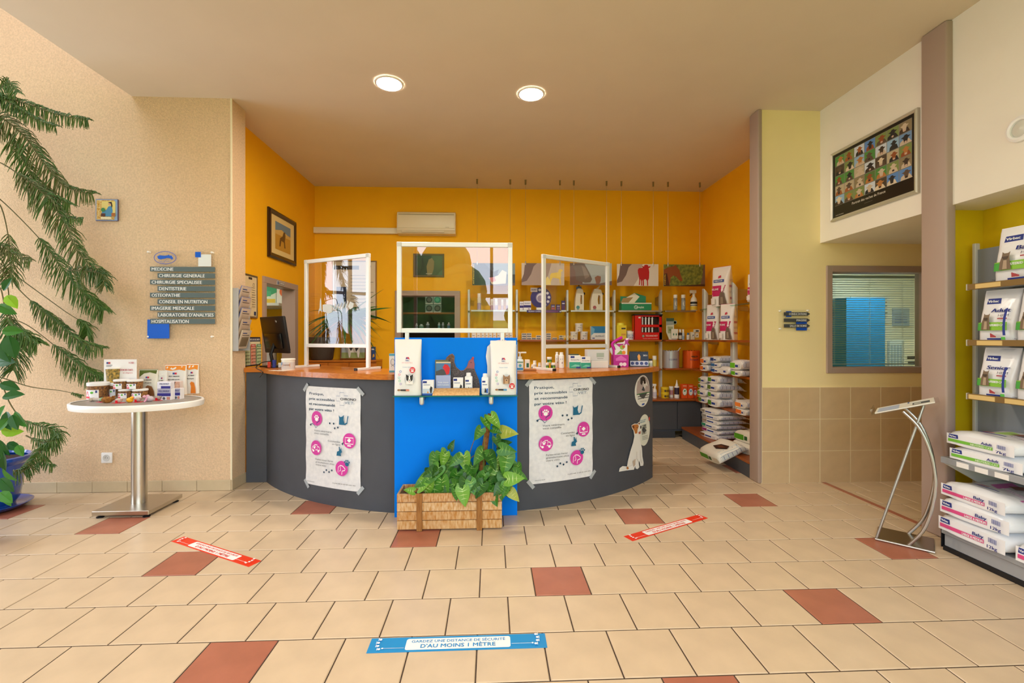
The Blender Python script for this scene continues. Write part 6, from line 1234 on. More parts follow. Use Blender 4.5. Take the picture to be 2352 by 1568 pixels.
# ================================================================ on the glass shelf of the blue panel
GS = 1.0555
def dogbag(top_c, dogc, badge):
    def f(a, w, h):
        a.poly([(-w * .07, h * .645), (w * .03, h * .655), (w * .09, h * .64), (w * .05, h * .685), (-w * .05, h * .685)], '#D0283C'); a.rect(-w * .06, h * .655, w * .0, h * .675, '#2A4FA0'); a.text("Hill's", 0, h * .615, h * .022, '#2A4FA0', True, w * .14, 'C'); a.text('VET ESSENTIALS', 0, h * .575, h * .022, top_c, False, w * .42, 'C'); a.text('Canine Adult', 0, h * .50, h * .018, '#7A9AC8', False, w * .34, 'C')
        for k, c in enumerate(('#4A7AC8', '#E06AA0', '#6AC8C0', '#5FC89A', '#8A7AC8')): a.ring(-w * (.24 + .05 * math.sin(k * .9)), h * (.43 - k * .055), w * .042, .003, c, n=14)
        a.cut('benefit_icons', a.t)['kind'] = 'stuff'; x0 = w * .12; a.disc(x0, h * .29, w * .19, '#C9CCD0', h * .095, 24)
        if dogc == 'collie':
            BK, WH = '#22201F', '#F4F2EE'
            a.poly([(x0 - w * .13, h * .205), (x0 - w * .12, h * .27), (x0, h * .29), (x0 + w * .12, h * .27), (x0 + w * .13, h * .205)], WH)
            a.disc(x0, h * .305, w * .12, BK, h * .055, 20); a.poly([(x0 - w * .12, h * .32), (x0 - w * .14, h * .385), (x0 - w * .04, h * .355)], BK); a.poly([(x0 + w * .12, h * .32), (x0 + w * .14, h * .385), (x0 + w * .04, h * .355)], BK)
            a.poly([(x0 - w * .022, h * .36), (x0 + w * .022, h * .36), (x0 + w * .03, h * .30), (x0 + w * .055, h * .272), (x0 + w * .03, h * .248), (x0 - w * .03, h * .248), (x0 - w * .055, h * .272), (x0 - w * .03, h * .30)], WH)
            a.disc(x0, h * .281, w * .024, '#161414', h * .009, 10); a.poly([(x0 - w * .02, h * .258), (x0 + w * .02, h * .258), (x0, h * .238)], '#D87A80'); a.disc(x0 - w * .055, h * .318, w * .014, '#8A6A3A', h * .006, 8); a.disc(x0 + w * .055, h * .318, w * .014, '#8A6A3A', h * .006, 8)
        else:
            a.poly([(x0 - w * .13, h * .21), (x0 - w * .14, h * .30), (x0 - w * .13, h * .38), (x0 - w * .05, h * .345), (x0 + w * .05, h * .345), (x0 + w * .13, h * .38), (x0 + w * .14, h * .30), (x0 + w * .12, h * .21)], '#9A7350'); a.poly([(x0 - w * .06, h * .21), (x0 - w * .06, h * .30), (x0 + w * .06, h * .30), (x0 + w * .06, h * .21)], '#C9A078'); a.disc(x0, h * .275, w * .025, '#2A2220', h * .012, 10); a.disc(x0 - w * .05, h * .305, w * .014, '#2A2220', h * .007, 8); a.disc(x0 + w * .05, h * .305, w * .014, '#2A2220', h * .007, 8)
        a.cut('dog_portrait', a.t); bx, bz = badge; a.disc(bx * w, bz * h, w * .11, '#D8202C', w * .11, 20); a.rect(bx * w - w * .05, bz * h - w * .07, bx * w + w * .05, bz * h, '#F4E8E8'); a.rect(bx * w - w * .07, bz * h + w * .02, bx * w + w * .07, bz * h + w * .05, '#F4C8C8')
        a.cut('badge', a.t); a.disc(-w * .26, h * .105, w * .06, '#9A7350', h * .018, 14); a.poly([(-w * .2, h * .09), (w * .12, h * .085), (w * .12, h * .12), (-w * .2, h * .12)], '#3A3432'); a.rect(w * .0, h * .09, w * .13, h * .115, '#E8907A' if dogc == 'collie' else '#5FA8E0')
    return f
def bluepos(u0, u1, vt, y, z=GS): x, w, h = on(u0, u1, vt, z, y); return x, w, h
x, w, h = bluepos(905, 967, 780, 3.76); pouch('dog_food_bag', 'tall white dog food bag with black and white dog, left end of the glass shelf', 'pet food bag', (x, 3.795, GS), w, h, .125, '#F2F1F0', dogbag('#E89AA0', 'collie', (.24, .46)), 0, 'dog food bags on the glass shelf', seal='#EDECEA')
x, w, h = bluepos(1126, 1186, 783, 3.76); pouch('dog_food_bag', 'tall white dog food bag with small brown terrier, right end of the glass shelf', 'pet food bag', (x, 3.795, GS), w, h, .125, '#F2F1F0', dogbag('#D88A90', 'terrier', (.33, .17)), 0, 'dog food bags on the glass shelf', seal='#EDECEA')
x, w, h = bluepos(1118, 1142, 779, 3.87); t = thing('round_header_card', 'round white card with magenta edge behind the right dog food bag', 'card', (x + .01, 3.880, GS)); obj('card', B().prism([(-.05, 0), (-.05, h * .5), (-.062, h * .68), (-.05, h * .86), (0, h * .97), (.09, h), (.2, h * .9), (.2, 0)], -.003, .003, mat('#EDEDEE', .5), 'xz'), t); a = art0(-.0035); a.poly([(0, h * .9), (.02, h * .97), (.09, h * .995), (.16, h * .93), (.09, h * .95)], '#D83AA8'); a.obj('print', t)
def shelfbox(a, w, h): a.rect(-w * .46, h * .8, -w * .1, h * .94, '#1B2F86'); a.rect(-w / 2, 0, w / 2, h * .1, '#2A5FC0'); a.rect(-w / 2, h * .1, w / 2, h * .42, '#C9D6E6'); a.poly([(w * .2, h * .12), (w * .15, h * .4), (w * .25, h * .6), (w * .4, h * .5), (w * .32, h * .12)], '#26262A'); a.poly([(-w * .1, h * .12), (0, h * .28), (w * .08, h * .12)], '#E89A3A'); a.rect(-w * .4, h * .66, w * .2, h * .70, '#7A86A8')
x, w, h = bluepos(970, 996, 873, 3.76); carton('flea_box', 'white and blue box beside the left dog food bag', 'box', (x, 3.79, GS), w, .06, h, '#F2F3F5', shelfbox)
x, w, h = bluepos(993, 1101, 900, 3.71); t = thing('display_plank', 'pale chipboard-print card sloping on the glass shelf before the hen cut-out', 'card', (x, 3.76, GS)); obj('card', B().prism([(-.052, 0), (-.047, 0), (.038, .046), (.038, .050), (.034, .050)], -w / 2, w / 2, mat('#DDB47A', .7, h2='#C9985A', vs=60), 'yz'), t); PZT = GS
x, w, h = bluepos(1021, 1102, 812, 3.86, PZT); t = thing('hen_standee', 'cut-out standee of a grey speckled hen behind the leaflet holder', 'standee', (x, 3.880, PZT)); HEN = [(545, 1130), (560, 1095), (590, 1072), (615, 1065), (635, 1085), (632, 1130), (650, 1170), (690, 1198), (720, 1195), (750, 1165), (765, 1125), (790, 1105), (800, 1090), (815, 1092), (812, 1115), (822, 1150), (818, 1180), (835, 1220), (858, 1265), (870, 1320), (868, 1372), (560, 1372), (550, 1300)]
hx = [((px - 707) / 325 * w, (1372 - py) / 307 * h) for px, py in HEN]
M_HEN = mat('#6A5C5E', .5, h2='#2E282B', vs=70, stretch=(1, 1, 2.2)); obj('cutout', B().prism(hx, 0, .006, mat('#8A5A4A', .5), 'xz', m2=mat('#EDEAE4', .5)), t)
a = art0(-.0005, step=.0005); q = lambda *pp: [((px - 707) / 325 * w, (1372 - py) / 307 * h) for px, py in pp]
a.poly(q((560, 1368), (552, 1300), (600, 1150), (632, 1132), (650, 1172), (690, 1200), (722, 1197), (755, 1180), (818, 1185), (835, 1222), (857, 1265), (868, 1320), (866, 1368)), M_HEN); a.poly(q((548, 1130), (562, 1097), (592, 1075), (614, 1068), (632, 1086), (630, 1130), (600, 1150)), mat('#7A5A48', .5, h2='#4A3A34', vs=60)); a.poly(q((752, 1178), (766, 1128), (790, 1108), (812, 1118), (820, 1150), (817, 1184)), '#9A5A66'); a.poly(q((790, 1108), (800, 1092), (816, 1092), (812, 1116)), '#B83A4A'); a.disc(*q((788, 1135))[0], .004, '#201818', n=8); a.obj('print', t)
x, w, h = bluepos(1000, 1034, 829, 3.80, PZT); t = thing('leaflet_holder', 'leaflet with rooster picture in a holder on the glass shelf', 'leaflet', (x, 3.845, PZT)); obj('sheet', B().rbox(-w / 2, w / 2, -.004, .004, 0, h * .97, mat('#A9B4DE', .4), .001, 1), t); obj('holder_back', B().box(-w / 2 - .008, w / 2 - .02, .006, .010, 0, h * 1.03, mat('#6A6A4A', .3)), t)
a = art0(-.0045); a.rect(-w / 2, h * .56, w / 2, h * .95, '#4A7AA8'); a.rect(-w / 2, h * .93, w / 2, h * .97, '#D8C8A8'); a.poly([(-w * .5, h * .56), (-w * .5, h * .68), (-w * .1, h * .75), (w * .15, h * .72), (w * .2, h * .58), (0, h * .56)], '#4A4A4E'); a.poly([(-w * .05, h * .80), (w * .1, h * .9), (w * .3, h * .88), (w * .46, h * .78), (w * .4, h * .6), (w * .22, h * .57), (w * .1, h * .70)], '#D0242E'); a.text('Poule vivante', 0, h * .32, h * .05, '#F4F6FC', True, w * .7, 'C'); a.text('sujette à parasites', 0, h * .25, h * .045, '#F4F6FC', True, w * .8, 'C'); a.rect(-w * .22, h * .06, w * .22, h * .15, '#2A5FC0'); a.text('Virbac', 0, h * .08, h * .045, '#FFFFFF', True, w * .3, 'C'); a.obj('print', t)
x, w, h = bluepos(1040, 1063, 868, 3.77, PZT); carton('flea_box', 'white and blue box behind the sloping card in front of the hen', 'box', (x, 3.828, PZT), w, .045, h, '#F2F3F5', shelfbox)
def lotion(label, u0, u1, vt, y, z):
    x, w, h = bluepos(u0, u1, vt, y, z); t = thing('lotion_bottle', label, 'bottle', (x, y + .03, z), 0, 'white lotion bottles on the blue panel shelf'); M = mat('#F1F2F4', .3)
    obj('body', B().rbox(-w / 2, w / 2, -.022, .022, 0, h * .84, M, .012, 3), t); obj('shoulder', B().lathe([(w * .38, h * .82), (w * .30, h * .88)], M, 16), t); obj('cap', B().lathe([(w * .33, h * .86), (w * .32, h * .97), (w * .26, h)], M, 16), t)
    a = art0(-.0225); a.rect(-w * .4, h * .58, w * .05, h * .66, '#1B2F86'); a.rect(-w * .42, h * .08, w * .42, h * .3, '#C9D2DC'); a.poly([(-w * .1, h * .1), (0, h * .34), (w * .25, h * .2), (w * .3, h * .1)], '#2A2A2E'); a.rect(w * .2, h * .08, w * .42, h * .3, '#2A5FC0'); a.rect(-w * .35, h * .46, w * .3, h * .5, '#7A86A8'); a.obj('label', t)
lotion('white lotion bottle with blue label in front of the hen', 1067, 1085, 856, 3.802, PZT); lotion('white lotion bottle with blue label beside the right dog food bag', 1106, 1122, 858, 3.735, GS)

# ================================================================ bistro table with snacks
TX_, TY_, TZ = -3.07, 4.10, .975
t = thing('bistro_table', 'oval bistro table with white rim on a brushed steel pedestal', 'table', (TX_, TY_, 0))
obj('table_top', B().lathe([(.475, .945), (.485, .95), (.485, TZ), (0.0005, TZ)], mat('#9C948A', .4, var=.08, vs=9), 48, sy=.72), t)
obj('rim', B().lathe([(.485, .925), (.503, .928), (.508, .95), (.508, .972), (.5, .981), (.485, .979)], M_WHITEP, 48, sy=.72, cap=False), t)
obj('column', B().lathe([(.058, .062), (.058, .945)], M_STEEL, 28, (-.065, .09, 0)), t); obj('collar', B().lathe([(.14, .925), (.14, .943)], M_STEEL, 24, (-.065, .06, 0)), t)
obj('base_plate', B().rbox(-.295, .17, -.125, .30, .025, .062, M_STEEL, .004, 1), t)
for x in (-.25, .13):
    for y in (-.09, .26): obj('foot', B().lathe([(.028, 0), (.028, .008), (.012, .014), (.010, .026)], M_BLACK, 14, (x, y, 0)), t)
def onT(u0, u1, vt, vb, dz=0.0): return onC(u0, u1, vt, vb, TZ + dz)
M_KIB = mat('#A8743A', .6, h2='#5A3A2A', vs=70)
def treat(label, u0, u1, vt, vb, zadd=0.0, y=None, hfix=None):
    x, yy, w, h = onT(u0, u1, vt, vb)
    if y is not None: x0, x1 = PY(u0, vb, y).x, PY(u1, vb, y).x; x, w, yy = (x0 + x1) / 2, x1 - x0, y - w * 0
    h = hfix or h; r = w / 2 * .93
    def art(a, r, hb): a.rect(-r * 1.05, hb * .04, r * .75, hb * .72, '#F4F4F6', 8, 1); a.poly([(-r * .62, hb * .28), (-r * .55, hb * .5), (-r * .45, hb * .64), (-r * .3, hb * .58), (-r * .22, hb * .28)], '#E02A3C'); a.rect(-r * .72, hb * .1, -r * .1, hb * .25, '#E8283C', 4, 1); a.disc(r * .12, hb * .52, r * .16, '#5FB83A', r * .13, 14); a.rect(r * .45, hb * .5, r * .62, hb * .68, '#3A4A8A', 2, 1)
    t = tub('treat_tub', label, 'tub', (x, yy + r * (1 if y is None else 0), TZ + zadd), r, h, M_KIB, '#F1F0EE', .2, .9, None, 'tubs of pet treats', art); return yy + r, h
treat('tub of treats with white label at the left end of the bistro table', 186, 231, 879, 918)
y0, h0 = treat('tub of treats under the tall patterned tub', 239, 268, 879, 913.5)
x, yy, w, h = onT(246, 281, 843, 913.5); t = tub('treat_tub', 'tall tub of colourful kibble rings stacked on another tub', 'tub', (PY(262, 870, y0).x, y0, TZ + h0 + .0005), w / 2 * .92, h - h0, mat('#C9A24A', .6, h2='#4A4A2A', vs=55), '#F0EEE8', .12, .84, None, 'tubs of pet treats')
y1, h1 = treat('tub of treats in the left pile of two, lower', 263, 294, 894, 916); treat('tub of treats in the left pile of two, upper', 263, 294, 872, 916, h1 + .0005, y1, h1)
y1, h1 = treat('tub of treats in the right pile of two, lower', 294, 327, 894, 915.5); treat('tub of treats in the right pile of two, upper', 294, 327, 872, 916, h1 + .0005, y1, h1)
yb_ = 4.36; xa, xb = PY(239, 830, yb_).x, PY(314, 830, yb_).x; hh = PY(276, 825, yb_).z - TZ
t = thing('notice_sheet', 'white notice sheet standing at the back of the bistro table', 'notice', ((xa + xb) / 2, yb_, TZ)); w = xb - xa
obj('sheet', B().box(-w / 2, w / 2, -.002, .002, 0, hh, mat('#F3F0EE', .5)), t); a = art0(-.0025); a.rect(-w * .42, hh * .88, -w * .36, hh * .93, '#3A4A8A'); a.rect(-w * .36, hh * .88, -w * .30, hh * .93, '#C03A3A'); scribble(a, -w * .42, hh * .85, w * .2, hh * .008, 4, '#8A8A8A'); a.text('I-CAD', w * .28, hh * .89, hh * .045, '#C85A6A', True, w * .15); a.text("L'IDENTIFICATION DES CHATS", w * .4, hh * .70, hh * .045, '#C03A4A', True, w * .66, 'R'); a.text('est obligatoire', w * .4, hh * .63, hh * .035, '#C03A4A', False, w * .3, 'R'); a.ring(w * .2, hh * .2, .04, .006, '#A04A50'); a.obj('print', t)
def treatpouch(label, u0, u1, vt, vb, topc, body, dog, zoff=0, lean=0.0):
    x, y, w, h = onT(u0, u1, vt, vb)
    def art(a, w, h):
        a.poly([(-w * .47, h * .97), (w * .47, h * .97), (w * .47, h * .80), (w * .2, h * .84), (-w * .2, h * .80), (-w * .47, h * .83)], topc) if topc != '#5A6A2A' else a.poly([(-w * .46, h * .98), (w * .46, h * .98), (w * .44, h * .84), (w * .1, h * .90), (-w * .2, h * .86), (-w * .46, h * .72)], topc)
        a.rect(-w * .1, h * .68, w * .0, h * .74, '#2A4FA0'); a.rect(w * .0, h * .68, w * .1, h * .74, '#D0283C'); a.text('PET TREATS', 0, h * .6, h * .035, '#3A3434', True, w * .5, 'C'); a.text('Hypoallergenic', 0, h * .5, h * .03, '#4A4444', True, w * .6, 'C')
        a.poly([(w * .05, h * .02), (w * .1, h * .25), (w * .0, h * .36), (w * .12, h * .42), (w * .34, h * .38), (w * .44, h * .2), (w * .45, h * .02)], dog)
    return pouch('treat_pouch', label, 'pet treat pouch', (x, y + .03, TZ), w, h, .05, body, art, 0, 'treat pouches on the bistro table', seal=topc, sealh=.10)
treatpouch('orange-topped treat pouch at the back of the bistro table, left one', 322, 372, 836, 901, '#F0922E', '#EFEDE8', '#E8862A')
treatpouch('orange-topped treat pouch on the bistro table, middle one', 374, 424, 838, 906, '#F0922E', '#EFEDE8', '#E8862A')
treatpouch('orange-topped treat pouch on the bistro table, right one', 424, 452, 836, 904, '#F0922E', '#EFEDE8', '#E8862A')
treatpouch('green-topped treat pouch with brown dog on the bistro table', 314, 358, 849, 910, '#5A6A2A', '#E9E4D6', '#8A5A34')
treatpouch('plain white treat pouch behind the purple boxes', 359, 379, 852, 909, '#EDECE8', '#E9E8E4', '#C9C6BE')
def fbox(label, u0, u1, vt, vb, zadd=0.0, hfix=None, y=None):
    x, yy, w, h = onT(u0, u1, vt, vb); h = hfix or h; yy = y or yy
    carton('calming_box', label, 'box', (x, yy + .03, TZ + zadd), w, .055, h, '#F2F0F4', lambda a, w, h: (a.rect(-w / 2, h * .62, w / 2, h, '#A9A6BE'), a.text('FELIWAY', 0, h * .72, h * .17, '#3A3A7A', True, w * .8, 'C'), a.rect(-w / 2, h * .36, w / 2, h * .62, '#2E2A86'), a.disc(w * .0, h * .17, h * .12, '#5A5A66'), a.rect(w * .2, h * .05, w * .45, h * .3, '#C98A7A')), group='purple boxes on the bistro table'); return yy, h
yq, hq = fbox('purple and white box at the front right of the bistro table, left one', 361, 392, 893, 919); fbox('purple and white box at the front right of the bistro table, right one', 394, 413.5, 892, 917)
x, yy, w, h = onT(360, 391, 877, 919); carton('calming_box', 'purple and white box lying on top of the left purple box', 'box', (x, yq + .03, TZ + hq + .0005), w, .055, h - hq, '#E6E4F0', lambda a, w, h: (a.rect(-w * .2, h * .05, w / 2, h * .4, '#2E2A86'), a.text('FELIWAY', w * .05, h * .6, h * .22, '#3A3A7A', True, w * .7, 'C')), group='purple boxes on the bistro table')
x, yy, w, h = onT(391, 409, 876, 912); carton('photo_box', 'box printed with a face photo behind the purple boxes', 'box', (x, yy + .05, TZ), w, .04, h, '#E8D8D4', lambda a, w, h: (a.rect(-w * .45, h * .55, w * .45, h * .97, '#D8A890'), a.poly([(-w * .45, h * .6), (-w * .45, h * .97), (-w * .1, h * .97), (-w * .25, h * .7)], '#4A2A22'), a.disc(w * .1, h * .7, .015, '#E8C0A8')))
# small toys along the table front
def toy(name, label, u, v, cat='pet toy'): p = PZ(u, v, TZ); o = thing(name, label, cat, (p.x, p.y, TZ), random.uniform(-.4, .4), 'pet toys along the table front'); o.scale = (.82, .82, .82); return o
def blob(b, c, r, m, sx=1, sy=1, sz=1, n=14): b.lathe([(max(.0004, r * math.sin(math.pi * k / 8)), r * sz * -math.cos(math.pi * k / 8)) for k in range(9)], m, n, c, cap=False, sx=sx, sy=sy); return b
t = toy('rubber_bone', 'grey-beige rubber bone lying at the table front, leftmost toy', 222, 922); b = B(); M = mat('#B5A898', .5); b.tube([(-.05, 0, .022), (.05, 0, .022)], .016, M, 10); [blob(b, (sx * .055, sy * .012, .021), .02, M) for sx in (-1, 1) for sy in (-1, 1)]; obj('bone', b, t)
t = toy('green_ball_toy', 'small green toy on a red card at the table front', 236, 923); obj('card', B().box(-.05, .05, -.03, .03, 0, .003, mat('#D81E3A', .4)), t); obj('toy', blob(B(), (0, 0, .026), .023, mat('#6AA878', .5), 1.5), t)
t = toy('plush_toy', 'brown plush toy at the table front', 246, 925); b = B(); M = mat('#A8702E', .9, h2='#7A4A1A', vs=40, bump=.6, bs=120); blob(b, (0, 0, .032), .034, M, 1.6, 1); blob(b, (.05, 0, .045), .022, M); blob(b, (.06, .012, .066), .008, M); blob(b, (.06, -.012, .066), .008, M); obj('body', b, t)
for k, (u, v, c, lb) in enumerate(((273, 925, '#C9B5A8', 'grey toy mouse on a red card, left one'), (317, 923, '#B9A9A0', 'grey toy mouse on a red card, middle one'), (364, 919, '#A8988E', 'grey toy mouse on a red card, right one'))):
    t = toy('toy_mouse', lb, u, v); t.rotation_euler.z = 0; obj('card', B().box(-.045, .045, -.035, .035, 0, .003, mat('#DC1428', .35)), t); b = B(); M = mat(c, .8, bump=.4, bs=120); blob(b, (0, 0, .026), .024, M, 1.35); blob(b, (.03, .008, .04), .009, M); blob(b, (.03, -.008, .04), .009, M); obj('mouse', b, t); obj('strap', B().box(-.009, .009, -.036, -.03, .002, .03, mat('#DC1428', .35)), t)
t = toy('rubber_duck', 'yellow rubber duck toy at the table front', 298, 924); b = B(); M = mat('#F5B81E', .4); blob(b, (0, 0, .025), .026, M, 1.5); blob(b, (.03, 0, .048), .017, M); obj('body', b, t); obj('beak', B().lathe([(.007, 0), (.002, .016)], mat('#E8761E', .4), 8, mtx=Matrix.Translation((.044, 0, .047)) @ Matrix.Rotation(math.pi / 2, 4, 'Y')), t)
t = toy('pink_mouse_toy', 'pink and grey plush mouse toy at the table front', 343, 922); b = B(); M = mat('#C9B8C0', .8, bump=.4, bs=120); blob(b, (0, 0, .03), .03, M, 1.5); blob(b, (-.03, .02, .055), .016, mat('#E0A8B8', .7)); blob(b, (-.035, -.02, .055), .016, mat('#E0A8B8', .7)); obj('body', b, t); obj('ribbon', B().tube([(0, -.03, .05), (-.01, -.035, .02), (-.015, -.05, .004)], .008, mat('#E8A0C0', .5), 6), t)

# ================================================================ shelf unit on the right with large bags
M_GON = mat('#A9ADB2', .4, metal=.3); M_GONB = mat('#8F959B', .5); M_RAIL = mat('#84683A', .5)
gd = thing('shop_shelving', 'grey metal shop shelving unit in the olive niche at the right edge', 'shelving', (0, 0, 0)); YE = 1.2
obj('back_panel', B().box(3.735, 3.75, YE, 3.33, .1, 2.2, M_GONB), gd)
for y in (3.34, 2.2): obj('upright', B().rbox(3.715, 3.755, y - .012, y + .012, 0, 2.25, mat('#D5D3CC', .4), .003, 1), gd)
for z, lbz in ((1.905, [(2.99, .16)]), (1.505, [(2.98, .16)]), (1.12, [(3.03, .17), (2.8, .17)])):
    s_ = obj('shelf', B().rbox(3.445, 3.735, YE, 3.126, z - .03, z - .002, M_GON, .003, 1), gd)
    obj('price_rail', B().rbox(3.428, 3.446, YE, 3.128, z - .038, z + .004, M_RAIL, .003, 1), s_); obj('rail_end', B().rbox(3.426, 3.448, 3.126, 3.134, z - .04, z + .006, mat('#B9B4A8', .4), .002, 1), s_)
    for y, w in lbz:
        l_ = obj('price_label', B().box(3.4262, 3.4278, y - w / 2, y + w / 2, z - .033, z - .002, mat('#DDBF7C', .7)), s_)
lowz = .67
s_ = obj('shelf', B().rbox(3.235, 3.735, YE, 3.136, lowz - .045, lowz, M_GON, .004, 1), gd)
for y in (2.98, 2.86, 2.74): obj('price_label', B().box(3.2335, 3.235, y - .04, y + .04, lowz - .042, lowz - .008, M_WHITEP), s_)
b = B(); b.prism([(3.24, lowz - .045), (3.70, lowz - .045), (3.70, lowz - .30)], 3.10, 3.115, mat('#D5D3CC', .4), 'xz'); obj('shelf_bracket', b, gd)
obj('base_shelf', B().rbox(3.235, 3.735, YE, 3.13, .12, .155, M_GON, .004, 1), gd); obj('base_kick', B().rbox(3.25, 3.73, YE, 3.12, .035, .12, M_GON, .003, 1), gd); obj('base_foot_strip', B().box(3.245, 3.73, YE, 3.125, 0.001, .035, M_BLACK), gd); obj('base_end', B().box(3.24, 3.735, 3.13, 3.136, .02, .155, M_BLACK), gd)
def catbag(word):
    def f(a, w, h):
        logo_flag(a, -w * .36, h * .73, w * .40, h * .11); a.text('Virbac', -w * .32, h * .76, h * .05, '#FFFFFF', True, w * .3); a.text(word, w * .38, h * .56, h * .075, '#1B2F86', True, w * (.105 * len(word)), 'R', slant=.1)
        a.text('HPM', w * .1, h * .47, h * .05, '#5A5A66', False, w * .28); a.rect(w * .1, h * .42, w * .36, h * .445, '#A84A50', 4, 1)
        a.rect(-w * .46, h * .20, w * .38, h * .36, '#8CC63F', 10, 2); a.rect(-w * .46, h * .20, -w * .25, h * .34, '#4FAE4A', 4, 2); a.text('NEUTERED CAT', -w * .15, h * .28, h * .045, '#FFFFFF', True, w * .5)
        a.poly([(-w * .30, h * .21), (-w * .29, h * .36), (-w * .26, h * .46), (-w * .27, h * .54), (-w * .22, h * .51), (-w * .14, h * .51), (-w * .10, h * .54), (-w * .10, h * .45), (-w * .07, h * .34), (-w * .04, h * .21)], '#7A6650'); a.poly([(-w * .22, h * .22), (-w * .21, h * .38), (-w * .14, h * .38), (-w * .12, h * .22)], '#B09A80'); a.poly([(-w * .25, h * .45), (-w * .12, h * .45), (-w * .14, h * .40), (-w * .22, h * .40)], '#4A3A2E')
        for k in range(5): a.rect(-w * (.02 - k * .035), h * .06, -w * (.0 - k * .035) + w * .0 + .004, h * (.14 - k * .012), '#B0464A')
        a.rect(-w * .08, h * .015, w * .30, h * .045, '#1B2F86', 6, 1); a.rect(w * .30, h * .015, w * .40, h * .07, '#5FBF4A', 3, 1); a.text('1,5kg', -w * .44, h * .02, h * .03, '#3A3A4A'); a.rect(w * .36, h * .10, w * .42, h * .62, '#1B2F86', 2, 6)
    return f
GG = 'standing cat food bags in the right shelving'
for z, Yc, word, lb, w, h in ((1.905, 2.87, 'Baby', 'standing cat food bag marked Baby on the top shelf of the right shelving', .27, .37), (1.505, 3.0, 'Adult', 'standing cat food bag marked Adult on the right shelving, left one', .215, .35), (1.505, 2.765, 'Adult', 'standing cat food bag on the right shelving cut by the picture edge, second shelf', .215, .35), (1.12, 3.005, 'Senior', 'standing cat food bag marked Senior on the right shelving, left one', .215, .33), (1.12, 2.765, 'Senior', 'standing cat food bag on the right shelving cut by the picture edge, third shelf', .215, .34)):
    pouch('cat_food_bag', lb, 'pet food bag', (3.545, Yc, z), w, h, .13, '#F3F3F5', catbag(word), ROT + .10, GG, lean=.02, rough=.22)
def gbig(stripe, word, wordc, top_word, kg):
    def f(a, w, th):
        a.rect(-w * .47, th * .06, w * .47, th * .78, '#F3F3F5'); logo_flag(a, -w * .44, th * .48, w * .15, th * .26); a.text('Virbac', -w * .425, th * .55, th * .13, '#FFFFFF', True, w * .11)
        a.rect(-w * .44, th * .22, w * .20, th * .42, stripe); a.text(word, -w * .10, th * .25, th * .13, wordc, True, w * .29); a.text(top_word, w * .05, th * .48, th * .17, '#1B2F86', True, w * .15, slant=.12)
        for k in range(9): a.rect(w * (.27 + k * .014), th * .44, w * (.277 + k * .014), th * .68, '#4A5AA0')
        a.text(kg, w * .27, th * .16, th * .16, '#1B2F86', True, w * .13)
    return f
def ltop(stripe, word):
    def f(a, w, L): a.poly([(-w * .2, -L * .05), (w * .46, -L * .28), (w * .46, L * .05), (-w * .2, L * .25)], stripe); a.text(word, w * .0, -L * .08, .03, '#F6E6F0', True, w * .42, rot=-.35); a.poly([(-w * .05, L * .05), (w * .1, L * .0), (w * .2, L * .12), (w * .05, L * .2)], '#8A5A4A'); [a.rect(-w * .15 + k * .016, -L * .3, -w * .15 + k * .016 + .008, -L * (.2 + .01 * k), '#A82A4A') for k in range(5)]; a.rect(-w * .1, -L * .38, w * .25, -L * .35, '#1B2F86', 4, 1)
    return f
GH = 'large bags lying in the right shelving'; PK = '#E0508A'
zz = .1555
for k, (th, dx, yaw, lb) in enumerate(((.125, 0, .0, 'large white and pink bag marked Baby on the shelving base, bottom of the pile'), (.12, .01, .03, 'large white and pink bag marked Baby on the shelving base, second in the pile'), (.11, .02, -.04, 'large white and pink bag with dog photo on top of the base pile'))):
    lying('dog_food_bag', lb, (3.455 + dx, 2.905, zz), .45, .5, th, '#F1F2F4', gbig(PK, 'LARGE & MEDIUM', '#FFFFFF', 'Baby', '12kg'), ROT + yaw, GH, tp=.88, rough=.2, top=ltop('#D070B0', 'LARGE & MEDIUM') if k == 2 else None); zz += th * .99
lying('dog_food_bag', 'large white and pink bag cut by the picture edge on the shelving base', (3.46, 2.43, .1555), .45, .5, .125, '#F1F2F4', gbig(PK, 'LARGE & MEDIUM', '#FFFFFF', 'Baby', '12kg'), ROT, GH, tp=.88, rough=.2)
zz = lowz + .0005
for k, (th, yaw, lb) in enumerate(((.10, .03, 'large white and green bag on the grey shelf, lower one'), (.10, -.03, 'large white and green bag on the grey shelf, upper one'))):
    lying('dog_food_bag', lb, (3.475, 2.865 + .02 * k, zz), .46, .45, th, '#F1F2F4', gbig('#7CC242', 'NEUTERED CAT', '#EAF6D8', 'Adult', '7kg'), ROT + yaw, GH, tp=.88, rough=.2, top=ltop('#A8CC6A', 'NEUTERED')); zz += th * .99
# ================================================================ planter with arrowhead plant
plx0, plx1 = -.745, .082
t = thing('wooden_planter', 'whitewashed wooden plank planter box standing before the blue panel', 'planter', ((plx0 + plx1) / 2, 3.735, 0)); hw = (plx1 - plx0) / 2; dp = .115
def plankmat(k): return mat(['#C08A48', '#B9803E', '#C59050', '#B57A3A'][k % 4], .8, h2=['#D6B384', '#D2AC7C', '#DCBE94', '#D4B084'][k % 4], vs=9 + k, stretch=(7, 2.0, 2.0), bump=.3, bs=40)
for k in range(4):
    z0 = .012 + k * .0715
    for s, nm in ((-1, 'front_plank'), (1, 'back_plank')): obj('plank', B().rbox(-hw, hw, s * dp - .009, s * dp + .009, z0, z0 + .067, plankmat(k), .003, 1), t)
    for s in (-1, 1): obj('plank', B().rbox(s * (hw - .009) - .009, s * (hw - .009) + .009, -dp + .009, dp - .009, z0, z0 + .067, plankmat(k + 1), .003, 1), t)
